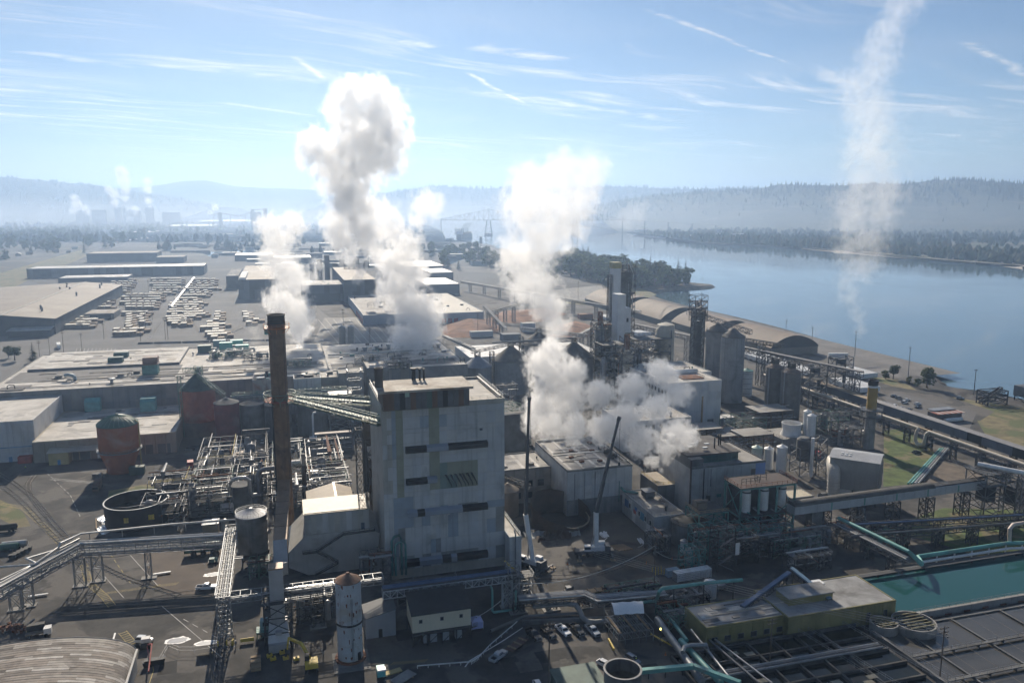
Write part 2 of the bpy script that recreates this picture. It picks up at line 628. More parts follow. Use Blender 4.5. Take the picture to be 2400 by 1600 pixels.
FARLAND=M('far_land',(.07,.085,.045),.95,var=.5,scale=.012,patch=(.13,.12,.085),patch_scale=.004)
land('far_shore',FAR[::-1],[(-14000,25500),(29000,25500),(29000,-900)],FARLAND,40.0,z=1.0)
land('far_left_shore',[(-27000,14600),(-14000,14900),(-14100,25500)],[(-27000,25500)],FARLAND,-40.0,z=1.0)
SAND=M('sand',(.46,.40,.33),.95,var=.15,scale=.05)
for k,(a,c,w)in enumerate((((1950,590),(2290,618),9),((2310,617),(2400,630),5),((1480,552),(1560,561),6),((1880,583),(1960,590),4))):
 n=14
 b=MB()
 vs=[]
 for i in range(n+1):
  t=i/n
  x,y=P(a[0]+(c[0]-a[0])*t,a[1]+(c[1]-a[1])*t,-2.4)
  ww=w*math.sin(math.pi*min(1,max(.03,t)))** .6*4
  vs += [(x-4-ww*.2,y,-3.1),(x+ww*.5,y+2,-2.2),(x+ww*1.6,y+6,1.3)]
 fs=[]
 for i in range(n):
  fs += [(3*i,3*i+1,3*i+4,3*i+3),(3*i+1,3*i+2,3*i+5,3*i+4)]
 b.add(vs,fs)
 struct(b.build('sand_bar',SAND))
YARD=M('pale_yard',(.15,.145,.138),.9,var=.22,scale=.03,patch=(.14,.135,.13),patch_scale=.01,dirt=(.09,.085,.08),dirt_amt=.3,spec=.35)
LIGHT_CONC=M('light_yard',(.24,.23,.21),.88,var=.2,scale=.05,dirt=(.12,.115,.11),dirt_amt=.35)
WOODYARD=M('log_yard',(.032,.036,.04),.9,var=.5,scale=.01,patch=(.075,.075,.072),patch_scale=.006)
TOWN=M('town_ground',(.045,.06,.04),.95,var=.4,scale=.01,patch=(.14,.13,.12),patch_scale=.012)
def sheet(name,mat,pts,z,world=False):
 b=MB()
 q=[(x,y,z)for x,y in (pts if world else [P(*p)for p in pts])]
 b.add(q,[tuple(range(len(q)))])
 o=b.build(name,mat)
 if o.data.polygons[0].normal.z<0:
  o.data.flip_normals()
 return struct(o)
_r=random.Random(66)
for _k in range(46):
 _x,_y=P(_r.uniform(0,1150),_r.uniform(1090,1590))if _k<30 else P(_r.uniform(1180,1600),_r.uniform(1290,1590))
 _w,_d=_r.uniform(2,11),_r.uniform(1.5,6)
 sheet('asphalt_patch',M('tar_%d' % (_k % 3),((.04,.039,.038),(.11,.104,.095),(.055,.052,.048))[_k % 3],.9,var=.3,scale=.4,spec=.3),[(_x,_y),(_x+_w,_y+_r.uniform(-.4,.4)),(_x+_w+_r.uniform(-.6,.6),_y+_d),(_x+_r.uniform(-.5,.5),_y+_d)],.008+.0003*_k,True)
sheet('lumber_yard',YARD,[(-330,565),(60,565),(60,700),(20,1120),(-420,1120)],.05,True)
sheet('far_industrial_ground',WOODYARD,[(-420,1130),(450,1130),(420,1700),(620,2300),(560,3000),(-900,3600),(-1500,2400),(-430,1700)],.06,True)
sheet('town_ground',TOWN,[(-4200,1500),(-430,1150),(-520,1750),(-1500,2500),(-1800,5200),(-7000,5200)],.04,True)
sheet('grass_verge',DRYGRASS,[(0,690),(0,640),(190,585),(205,600),(60,660)],.07)
sheet('grass_lawn',GRASS,[(2070,1140),(2072,1010),(2130,1000),(2190,1060),(2200,1100),(2130,1135)],.03)
sheet('grass_lawn',GRASS,[(2110,1250),(2140,1215),(2210,1190),(2400,1195),(2400,1310),(2300,1305),(2190,1270)],.03)
sheet('grass_lawn',DRYGRASS,[(2290,985),(2400,985),(2400,1060),(2310,1020)],.03)
sheet('grass_lawn',DRYGRASS,[(2230,930),(2400,955),(2400,1000),(2290,990),(2330,965)],.025)
sheet('grass_lawn',DRYGRASS,[(2020,880),(2110,890),(2150,915),(2090,905)],.03)
sheet('dirt_patch',DIRT,[(2190,1075),(2300,1110),(2310,1150),(2200,1140),(2150,1130)],.035)
sheet('grass_verge',DRYGRASS,[(0,1170),(20,1180),(55,1200),(72,1232),(40,1236),(0,1215)],.03)
sheet('grass_verge',DRYGRASS,[(255,1150),(430,1118),(480,1100),(470,1130),(360,1160),(330,1180),(250,1178)],.03)
sheet('grass_verge',DRYGRASS,[(1300,690),(1500,675),(1540,690),(1460,720),(1330,712)],.05)
sheet('gravel_lot',LIGHT_CONC,[(1290,680),(1410,668),(1425,700),(1320,705)],.06)
sheet('gravel_lot',YARD,[(430,1100),(510,1060),(560,1100),(470,1150),(380,1180),(395,1150)],.02)
sheet('concrete_apron',LIGHT_CONC,[(735,800),(760,745),(1000,740),(1060,790),(900,815)],.08)
sheet('concrete_apron',LIGHT_CONC,[(505,870),(505,880),(60,880),(60,862)],.04)
sheet('wharf',M('wharf_deck',(.17,.16,.15),.9,var=.25,scale=.05),[(395,430),(447,430),(449,800),(400,800)],.03,True)
sheet('parking_lot',M('lot',(.12,.115,.11),.9,var=.2,scale=.06),[(2065,930),(2100,918),(2290,965),(2270,1010),(2120,975)],.05)
sheet('dirt_patch',M('brown_dirt',(.11,.085,.065),.9,var=.3,scale=.1),[(330,1290),(530,1285),(530,1385),(400,1395),(345,1350)],.02)
# --- hills with conifer ridges
HILL=M('forest_hill',(.035,.055,.035),.95,var=.6,scale=.012,patch=(.07,.075,.04),patch_scale=.003,bump=.6)
def hill_ridge(name,sky,F,depth,seed,trees=0,th=22,base_y=None):
 """A ridge whose crest follows a skyline. sky: (px, py) points; F: forward distance of the crest; it slopes both ways."""
 pts=[]
 n=90
 xs=[p[0]for p in sky]
 ys=[p[1]for p in sky]
 fx,fy=math.sin(HEAD),math.cos(HEAD)
 crest=[]
 for i in range(n+1):
  px=xs[0]+(xs[-1]-xs[0])*i/n
  py=float(np.interp(px,xs,ys))+3.0*(mnoise.noise((px*.012,seed,0))+.6*mnoise.noise((px*.05,seed,2)))
  ff=F(px)if callable(F)else F
  crest.append(PF(px,py,ff))
 rows=[(-1.0,0.0),(-.8,.12),(-.6,.30),(-.45,.50),(-.3,.66),(-.18,.83),(-.08,.95),(0,1.0),(.3,.93),(.7,.5),(1.0,0.0)]
 vs=[]
 for j,(s,h)in enumerate(rows):
  for i,c in enumerate(crest):
   nn=mnoise.fractal((i*.11,s*2.2,seed),1.0,2.0,4)
   hh=max(0,c.z*h+(0 if s == 0 else c.z*.16*nn*math.sin(math.pi*min(1,h+.08))))
   ss=s+.10*mnoise.noise((i*.16,s*3,seed+9))*(1-h)
   vs.append((c.x+fx*depth*ss,c.y+fy*depth*ss,hh if abs(s)<1 else -4))
 m=n+1
 fs=[(j*m+i,j*m+i+1,(j+1)*m+i+1,(j+1)*m+i)for j in range(len(rows)-1)for i in range(n)]
 b=MB()
 b.add(vs,fs)
 struct(b.build(name,HILL,smooth=True))
 if trees:
  t=MB()
  rnd=random.Random(seed)
  for k in range(trees):
   u=rnd.random()*n
   i=int(u)
   c=crest[i].lerp(crest[min(n,i+1)],u-i)
   s=-abs(rnd.gauss(0,.22))
   h=float(np.interp(s,[r[0]for r in rows],[r[1]for r in rows]))
   z=c.z*h-4
   x,y=c.x+fx*depth*s,c.y+fy*depth*s
   hh,r=th*rnd.uniform(.6,1.5),th*rnd.uniform(.16,.3)
   a0=rnd.random()*6
   vs2=[(x+r*math.cos(a0+a),y+r*math.sin(a0+a),z)for a in (0,1.57,3.14,4.71)]+ \
  [(x+r*.55*math.cos(a0+a+.7),y+r*.55*math.sin(a0+a+.7),z+hh*.5)for a in (0,1.57,3.14,4.71)]+[(x,y,z+hh)]
   t.add(vs2,[(0,1,5,4),(1,2,6,5),(2,3,7,6),(3,0,4,7),(4,5,8),(5,6,8),(6,7,8),(7,4,8)])
  o=t.build('conifer_forest',M('conifer',(.03,.05,.035),.95,var=.5,scale=.03))
  tag(o,'dark conifers along the crest of the ' +name.replace('_',' '),'forest',kind='stuff')
hill_ridge('distant_hills',[(-260,405),(0,432),(200,445),(330,438),(420,426),(485,423),(560,438),(680,442),(800,447),(900,452),(1000,452),(1150,450),(1300,448)],9200,1300,3)
hill_ridge('left_ridge',[(-300,400),(-60,408),(0,415),(60,419),(120,425),(180,431),(240,437),(300,446),(360,456),(440,470),(520,486)],6600,1300,11,trees=900,th=26)
hill_ridge('middle_ridge',[(740,487),(840,470),(900,458),(960,444),(1010,437),(1060,440),(1120,442),(1200,440),(1300,441),(1400,436),(1480,439),(1560,442),(1640,444),(1720,440),(1850,446)],7600,1700,23,trees=1300,th=32)
hill_ridge('right_ridge',[(1380,488),(1440,474),(1500,462),(1560,456),(1640,450),(1720,446),(1790,441),(1830,432),(1900,434),(1960,437),(2040,428),(2120,434),(2200,421),(2270,422),(2330,427),(2400,431),(2500,436),(2800,430),(3300,425)],
 lambda px:5200-max(0,px-1500)*.9,1500,37,trees=2600,th=24)
# --- shared building helpers
def edges_mat(mats,r):
 return mats[int(r*len(mats))% len(mats)]
def parapet(b,x0,x1,y0,y1,z,h=.7,t=.35,o=.04):
 b.box(x0-o,x1+o,y0-o,y0+t,z-.25,z+h)
 b.box(x0-o,x1+o,y1-t,y1+o,z-.25,z+h-.004)
 b.box(x0-o-.003,x0+t,y0+t,y1-t,z-.25,z+h-.008)
 b.box(x1-t,x1+o+.003,y0+t,y1-t,z-.25,z+h-.008)
def building(name,label,x0,x1,y0,y1,h,wall,roof,z0=0.,par=.6,cat='building',panels=None,pmats=None,side=None,group=None,seed=0,par_mat=None):
 """Flat-roofed block: wall body, roof sheet, parapet and, on the faces in view, separate wall panels."""
 t=thing(name,label,cat,((x0+x1)/2,(y0+y1)/2,z0),group)
 part('wall',wall,t,lambda b:b.box(x0,x1,y0,y1,z0,h))
 part('roof',roof,t,lambda b:b.box(x0+.02,x1-.02,y0+.02,y1-.02,h+.004,h+.12))
 if par:
  part('parapet',par_mat or wall,t,lambda b:parapet(b,x0,x1,y0,y1,h,par))
 rnd=random.Random(seed+int(x0*7))
 if panels:
  nx,nz=panels
  for i in range(nx):
   for j in range(nz):
    a,c=x0+(x1-x0)*i/nx,x0+(x1-x0)*(i+1)/nx
    d,e=z0+(h-.3-z0)*j/nz,z0+(h-.3-z0)*(j+1)/nz
    piece('wall_panel',edges_mat(pmats or [wall],rnd.random()),t,a+.05,c-.05,y0-.10,y0-.002,d+.04,e-.04)
 if side:# panels on the left (-1) or right (+1) wall
  sg,ny,nz=side
  xs=x1 if sg>0 else x0
  for i in range(ny):
   for j in range(nz):
    a,c=y0+(y1-y0)*i/ny,y0+(y1-y0)*(i+1)/ny
    d,e=z0+(h-.3-z0)*j/nz,z0+(h-.3-z0)*(j+1)/nz
    piece('wall_panel',edges_mat(pmats or [wall],rnd.random()),t,xs+sg*.002,xs+sg*.1,a+.05,c-.05,d+.04,e-.04)
 return t
def win(t,x0,x1,z0,z1,y,frame=None,face='y'):
 """Window: dark pane in a proud frame, on a wall facing the camera (or a side wall at x = y)."""
 f=MB()
 w=.12
 fr=frame or STEEL
 if face == 'y':
  f.box(x0-w,x1+w,y-.16,y-.101,z0-w,z0)
  f.box(x0-w,x1+w,y-.16,y-.101,z1,z1+w)
  f.box(x0-w,x0,y-.155,y-.101,z0,z1)
  f.box(x1,x1+w,y-.155,y-.101,z0,z1)
  o=f.build('window',fr,t)
  part('pane',GLASS,o,lambda b:b.box(x0,x1,y-.135,y-.103,z0,z1))
 else:
  s=face
  f.box(y+s*.101,y+s*.16,x0-w,x1+w,z0-w,z0)
  f.box(y+s*.101,y+s*.16,x0-w,x1+w,z1,z1+w)
  f.box(y+s*.101,y+s*.155,x0-w,x0,z0,z1)
  f.box(y+s*.101,y+s*.155,x1,x1+w,z0,z1)
  o=f.build('window',fr,t)
  part('pane',GLASS,o,lambda b:b.box(min(y+s*.103,y+s*.135),max(y+s*.103,y+s*.135),x0,x1,z0,z1))
 return o
def vents(t,n,x0,x1,y0,y1,z,seed,mats=(GALV,STEEL_D,TEAL,ROOF_G),smax=1.6):
 """Small roof fittings: ducts, hoods, curbs, one part each."""
 rnd=random.Random(seed)
 for k in range(n):
  x,y=rnd.uniform(x0,x1),rnd.uniform(y0,y1)
  m=mats[rnd.randrange(len(mats))]
  s=rnd.uniform(.5,smax)
  q=rnd.random()
  if q<.45:
   part('roof_curb',m,t,lambda b:(b.box(x-s,x+s,y-s*.7,y+s*.7,z+.1,z+.1+s*.8),b.box(x-s*1.1,x+s*1.1,y-s*.8,y+s*.8,z+.1+s*.8,z+.2+s*.8)))
  elif q<.8:
   part('roof_vent',m,t,lambda b:b.lathe(x,y,[(s*.35,z+.1),(s*.35,z+1.3*s),(s*.6,z+1.32*s),(s*.5,z+1.8*s),(.05,z+2.0*s)],10),True)
  else:
   part('roof_pipe',m,t,lambda b:b.tube([(x,y,z+.1),(x,y,z+1.6*s),(x+.8*s,y,z+2.1*s),(x+2.6*s,y,z+2.1*s),(x+3*s,y,z+.1)],.22,7),True)
def roof_detail(t,x0,x1,y0,y1,z,n,seed,big=9.):
 """Patches, skylights and seams lying on a flat roof."""
 rnd=random.Random(seed)
 ms=(M('felt_pale',(.50,.47,.42),.8,var=.2,scale=.3),M('felt_grey',(.27,.26,.25),.85,var=.2,scale=.3),M('felt_tan',(.38,.33,.27),.8,var=.2,scale=.3),M('felt_dark',(.13,.125,.12),.85,var=.2,scale=.3))
 for k in range(n):
  w,d=rnd.uniform(1.2,big),rnd.uniform(.6,big*.5)
  if k % 4 == 0:
   w,d=(x1-x0)*rnd.uniform(.3,.9),.35
  w,d=min(w,(x1-x0)*.9),min(d,(y1-y0)*.8)
  x,y=rnd.uniform(x0,x1-w),rnd.uniform(y0,y1-d)
  piece('roof_patch',ms[rnd.randrange(4)],t,x,x+w,y,y+d,z+.125,z+.14+.012*k)
def silo(name,label,x,y,r,z1,wall,roof,cone=3.,z0=0.,n=28,rail=None,bands=0,band_mat=None,cat='silo',ladder=False,group=None,over=.15):
 t=thing(name,label,cat,(x,y,z0),group)
 part('shell',wall,t,lambda b:b.lathe(x,y,[(r,z0),(r,z1)],n),True)
 part('roof',roof,t,lambda b:b.lathe(x,y,[(r+over,z1+.01),(r+over,z1+.25),(r*.55,z1+.3+cone*.5),(r*.12,z1+.3+cone),(r*.1,z1+.5+cone)],n),True)
 for k in range(bands):
  zz=z0+(z1-z0)*(k+.5)/bands
  part('band',band_mat or wall,t,lambda b:b.lathe(x,y,[(r,zz-.12),(r+.1,zz-.1),(r+.1,zz+.1),(r,zz+.12)],n,cap=False),True)
 if rail:
  pts=[(x+(r+over-.1)*math.cos(a*.349),y+(r+over-.1)*math.sin(a*.349),z1+.2)for a in range(19)]
  part('handrail',rail,t,lambda b:b.rail(pts,1.1,3.5,.09))
 if ladder:
  part('ladder',STEEL,t,lambda b:[b.beam((x+dx,y-r-.25,z0),(x+dx,y-r-.25,z1+1),.09)for dx in (-.3,.3)]+[b.beam((x-.3,y-r-.25,z0+.6*q),(x+.3,y-r-.25,z0+.6*q),.06)for q in range(int((z1-z0)/.6))])
 return t
# --- boiler house
PAN=[M('panel_%d' % i,c,.75,var=.08,scale=.3,dirt=(.24,.235,.22),dirt_amt=.25,streak=.55,corr=2.2)for i,c in enumerate(
 ((.52,.525,.515),(.54,.545,.53),(.50,.51,.51),(.53,.53,.51),(.50,.515,.52)))]
OLIVE=M('panel_olive',(.30,.31,.235),.75,var=.1,scale=.3,dirt=(.14,.14,.1),dirt_amt=.3,streak=.35,corr=2.2)
BLUEP=M('panel_blue',(.32,.37,.42),.75,var=.1,scale=.3,dirt=(.16,.18,.2),dirt_amt=.25,streak=.35,corr=2.2)
BEIGE=M('panel_beige',(.43,.41,.36),.75,var=.1,scale=.3,dirt=(.2,.18,.15),dirt_amt=.3,streak=.4,corr=2.2)
DKPAN=M('panel_dark',(.27,.28,.27),.8,var=.15,scale=.3,dirt=(.1,.1,.1),dirt_amt=.4,streak=.6,corr=2.2)
BX0,BX1,BY0,BY1,BZ=26.8,64.6,230.8,263.8,54.0
def boiler_house():
 t=thing('boiler_house','tall pale boiler house with patched metal cladding and dark louvre slots','building',((BX0+BX1)/2,(BY0+BY1)/2,0))
 part('wall',BEIGE,t,lambda b:b.box(BX0,BX1,BY0,BY1,0,BZ))
 part('roof',ROOF_W,t,lambda b:b.box(BX0+.05,BX1-.05,BY0+.05,BY1-.05,BZ+.004,BZ+.15))
 part('parapet',BEIGE,t,lambda b:parapet(b,BX0,BX1,BY0,BY1,BZ,.9,.4,.12))
 X=lambda z6:BX0+(z6-1150)/1062.*(BX1-BX0)
 Zr=lambda z6:ZH((45.,BY0),780+z6/3.675)
 cols=[1150,1190,1230,1265,1325,1400,1470,1545,1590,1635,1700,1790,1880,1970,2050,2130,2212]
 rows=[Zr(v)for v in (640,700,805,840,925,1050,1115,1230,1340,1380,1480,1544,1640,1760,1880,1990)]+[3.0]
 rnd=random.Random(3)
 for i in range(len(cols)-1):
  for j in range(len(rows)-1):
   a,c=cols[i],cols[i+1]
   m=PAN[rnd.randrange(5)]
   if c <= 1230 and j<8:
    m=BEIGE if rnd.random()<.7 else PAN[3]
   if 1230 <= a<1265 and j<5:
    m=BLUEP
   if 1265 <= a<1325 and j<9:
    m=OLIVE
   if 1545 <= a<1635 and j<8:
    m=OLIVE
   if 1635 <= a<1970 and 6 <= j<8:
    m=OLIVE if rnd.random()<.75 else M('panel_green',(.20,.27,.24),.75,var=.1,scale=.3,streak=.3,corr=2.2)
   if (1470 <= a<1545 or 1635 <= a<1700)and 1 <= j<2:
    m=BLUEP
   if 1200 <= a<1400 and 9 <= j<12:
    m=BLUEP
   if j in (10,11,12,13)and rnd.random()<.22:
    m=DKPAN if rnd.random()<.6 else BLUEP
   if j >= 14:
    m=DKPAN if rnd.random()<.75 else PAN[4]
   if rows[j]-rows[j+1]<.2:
    continue
   piece('wall_panel',m,t,X(a)+.02,X(c)-.02,BY0-.10,BY0-.003,rows[j+1]+.05,rows[j]-.05)
 for (xa,xb,zt,h,plates)in ((1340,2055,Zr(950),2.0,((1520,1705),)),(1340,1600,Zr(1222),1.9,((1522,1605),)),
         (1345,2052,Zr(1492),2.0,((1340,1430),(1495,1825))),(1330,2052,Zr(1905),2.2,((1440,1640),(1720,1770)))):
  lo=part('louvre',BLACK,t,lambda b:b.slab([(X(xa),BY0-.11,zt),(X(xa),BY0-1.3,zt-.7),(X(xa),BY0-1.3,zt-h),(X(xa),BY0-.11,zt-h)],(X(xb)-X(xa),0,0)))
  for pa,pb in plates:
   part('cover_sheet',M('sheet_grey',(.30,.34,.40),.5,.3,var=.12),lo,lambda b:b.slab([(X(pa),BY0-.3,zt+.12),(X(pa),BY0-1.42,zt-.62),(X(pa),BY0-1.42,zt-h+.1)],(X(pb)-X(pa),0,0)))
 for k in range(7):# slanting steel tubes on the green patch
  xa=(1680,1722,1765,1802,1830,1868,1905)[k]
  part('slanted_tube',STEEL_D,t,lambda b:b.tube([(X(xa),BY0-.2,Zr(1222)),(X(xa)+.2,BY0-.9,Zr(1222)),(X(xa+52),BY0-.7,Zr(1308)),(X(xa+52),BY0-.7,Zr(1325))],.16,6))
 part('conduit',STEEL,t,lambda b:b.tube([(X(2000),BY0-.3,Zr(860)),(X(2000),BY0-.3,Zr(845))],.5,8))
 z=60.2
 (xl,yf),(xr,_)=P(888,919,z),P(1113,908,z)
 yb=P(1081,881,z)[1]
 ph=part('penthouse',M('brown_siding',(.15,.11,.085),.8,var=.2,scale=.3,streak=.4,corr=1.5),t,lambda b:b.box(xl+1.2,xr-1,yf+1.2,yb-1,BZ+.1,z-.7))
 for i in range(16):
  a=xl+1.3+(xr-xl-2.4)*i/16
  piece('siding_panel',(M('orange_siding',(.15,.09,.06),.8,var=.2,scale=.4,streak=.3),M('grey_siding',(.12,.12,.125),.8,var=.2,scale=.4,streak=.3),BLACK,M('green_siding',(.09,.14,.12),.8,var=.2))[(0,0,1,2,1,0,1,1,3,0,1,2,1,1,0,1)[i]],ph,
 a+.04,a+(xr-xl-2.4)/16-.04,yf+1.08,yf+1.198,BZ+.2,z-.75)
 part('penthouse_roof',M('patchy_roof',(.52,.48,.41),.8,var=.2,scale=.3,dirt=(.16,.11,.07),dirt_amt=.7),t,lambda b:b.box(xl,xr,yf,yb,z-.7,z))
 x,y=P(891,912,z)
 part('flue_tank',M('dark_tank',(.09,.075,.065),.8,var=.3,scale=.4,streak=.5),t,lambda b:b.lathe(x,y+3,[(1.25,z),(1.25,z+5.4),(1.4,z+5.5),(1.4,z+5.9),(1.1,z+5.9),(1.1,z+5.2)],20,False),True)
 for px in (967,972,984,993.5):
  xx,yy=P(px,890,z)
  part('black_vent',BLACK,t,lambda b:b.lathe(xx,yy,[(.32,z),(.32,z+3.0),(.42,z+3.0),(.42,z+3.6)],10),True)
 xx,yy=P(979,889,z)
 part('vent_canopy',STEEL_D,t,lambda b:b.box(xx-2.2,xx+1.6,yy+.3,yy+1.6,z+3.3,z+3.6))
 part('green_duct',M('mint_duct',(.32,.45,.38),.6,var=.15),t,lambda b:(b.box(X(1335),X(1372),BY0+1.5,BY0+2.7,BZ+.1,z-.9),b.box(X(1335),X(1372),BY0+2.7,yf+1.05,z-2.2,z-.9)))
 part('handrail',GALV,t,lambda b:b.rail([(BX0+.2,BY1-.3,BZ+.9),(BX0+.2,BY0+.3,BZ+.9),(BX1-.2,BY0+.3,BZ+.9),(BX1-.2,BY1-.3,BZ+.9)],1.1,2.4,.08))
 part('roof_beam',STEEL,t,lambda b:b.box(BX1-1.1,BX1-.5,BY0+2,BY1-1,BZ+.9,BZ+1.3))
 part('green_pipe',TEAL,t,lambda b:b.tube([(28.6,229.5,2),(28.6,229.5,13),(29.4,229.2,14.5),(31,229.2,14.8),(31.5,229.2,13.6),(31.5,229.2,2)],.35,8),True)
 part('green_pipe',TEAL,t,lambda b:b.tube([(29.6,229,2),(29.6,229,11.5),(30.3,228.8,12.6),(32.3,228.8,12.8),(32.7,228.8,11.6),(32.7,228.8,2)],.35,8),True)
 for px in (1430,1560,1700,1850,1980):
  part('wall_light',M('lamp_body',(.5,.48,.42),.4),t,lambda b:b.box(X(px),X(px)+.4,BY0-.6,BY0-.11,Zr(1560),Zr(1560)+.3))
 (xa,ya)=P(1222,1259,11)
 an=building('annex','low side annex with sunlit roof against the right wall of the boiler house',BX1+.15,xa,ya,ya+27,11,PAN[1],ROOF_W,panels=(2,3),pmats=PAN)
 part('downpipe',GALV,an,lambda b:b.tube([(BX1+2,ya-.4,0),(BX1+2,ya-.4,12.5),(BX1+2,ya+1,13.2)],.25,8),True)
 part('handrail',GALV,an,lambda b:b.rail([(xa-.2,ya+.2,11.5),(xa-.2,ya+26,11.5)],1.1,2.5,.08))
boiler_house()
# --- brown stack with its ring walkways
def big_stack():
 x,y=P(672,1249)
 STK=M('stack_brown',(.21,.13,.078),.85,var=.2,scale=.4,streak=.55,dirt=(.05,.04,.03),dirt_amt=.3)
 top=ZH((x,y),737)
 t=thing('chimney_stack','tall brown chimney stack beside the boiler house','chimney',(x,y,0))
 n=13
 for k in range(n):# shell courses, each slightly stepped
  z0,z1=top*k/n,top*(k+1)/n
  part('shell_course',STK,t,lambda b:b.lathe(x,y,[(2.75,z0+.02),(2.72,z1-.12),(2.82,z1-.10),(2.82,z1)],32,k == 0),True)
 part('rim',M('soot',(.04,.033,.03),.9,var=.3),t,lambda b:b.lathe(x,y,[(2.83,top-3.4),(2.95,top-3.3),(2.95,top-3.0),(2.83,top-2.9),(2.83,top-.3),(3.0,top-.2),(3.0,top+.1),(2.4,top+.1),(2.4,top-6)],32,False),True)
 for k in range(3):
  part('hoop',BLACK,t,lambda b:b.lathe(x,y,[(2.80,top-1.6-k),(2.92,top-1.58-k),(2.92,top-1.42-k),(2.80,top-1.4-k)],32,False),True)
 def ring(zc,ro,mat,deck,nm):
  r=part(nm,deck,t,lambda b:b.lathe(x,y,[(2.9,zc),(ro,zc),(ro,zc+.18),(2.9,zc+.18)],16,False))
  pts=[(x+ro*math.cos(a*.3927),y+ro*math.sin(a*.3927),zc+.18)for a in range(17)]
  part('handrail',mat,r,lambda b:b.rail(pts,1.25,2.2,.10))
  part('bracket',mat,r,lambda b:[b.beam((x+ro*math.cos(a*.785),y+ro*math.sin(a*.785),zc),(x+2.8*math.cos(a*.785),y+2.8*math.sin(a*.785),zc-1.8),.16)for a in range(8)])
 ring(ZH((x,y),768),4.3,ORANGE,ORANGE,'top_platform')
 zr=ZH((x,y),937)
 ring(zr,5.4,GREEN_ST,M('red_deck',(.34,.10,.06),.8,var=.3),'ring_walkway')
 part('ring_truss',GREEN_ST,t,lambda b:[b.beam((x+5.4*math.cos(i*.3927),y+5.4*math.sin(i*.3927),zr+(2.6 if i % 2 else .1)),(x+5.4*math.cos((i+1)*.3927),y+5.4*math.sin((i+1)*.3927),zr+(.1 if i % 2 else 2.6)),.13)for i in range(16)]+
 [b.beam((x+5.4*math.cos(i*.3927),y+5.4*math.sin(i*.3927),zr+2.6),(x+5.4*math.cos((i+1)*.3927),y+5.4*math.sin((i+1)*.3927),zr+2.6),.16)for i in range(16)])
 part('ladder',STEEL_D,t,lambda b:[b.beam((x+2.0+d,y-2.2,16),(x+2.0+d,y-2.2,top-8),.1)for d in (0,.55)]+[b.beam((x+2.0,y-2.2,16+1.2*q),(x+2.55,y-2.2,16+1.2*q),.07)for q in range(int((top-24)/1.2))])
 part('edge_strip',BLACK,t,lambda b:b.beam((x-2.6,y-1.3,8),(x-2.6,y-1.3,zr),.5,.25))  # black strip down the left edge, up to the ring walkway
 zc=ZH((x,y),1175)
 part('door_cage',TEAL,t,lambda b:b.tower(x,y-3.6,zc,zc+4.2,3.2,1.6,2.1,.14))
 for nm,q,lab in (('footbridge',(BX0-.2,BY0+3,zr+.2),'near green lattice footbridge from stack ring to boiler house corner'),
  ('footbridge',(BX0-.2,BY1-5,zr+.2),'far green lattice footbridge from stack ring to boiler house roof')):
  d=(Vector(q)-Vector((x,y,zr))).normalized()
  p=Vector((x,y,zr+.2))+d*5.6
  f=thing(nm,lab,'footbridge',p,'green footbridges at the stack')
  part('truss',GREEN_ST,f,lambda b:b.lattice(p,q,3.0,2.0,2.0,.13))
  part('deck',M('deck_green',(.10,.13,.09),.8),f,lambda b:b.beam(p+Vector((0,0,.15)),Vector(q)+Vector((0,0,.15)),1.5,.1))
  part('handrail',GREEN_ST,f,lambda b:b.beam(p+Vector((0,0,1.4)),Vector(q)+Vector((0,0,1.4)),1.9,.07))
 return x,y
SX,SY=big_stack()
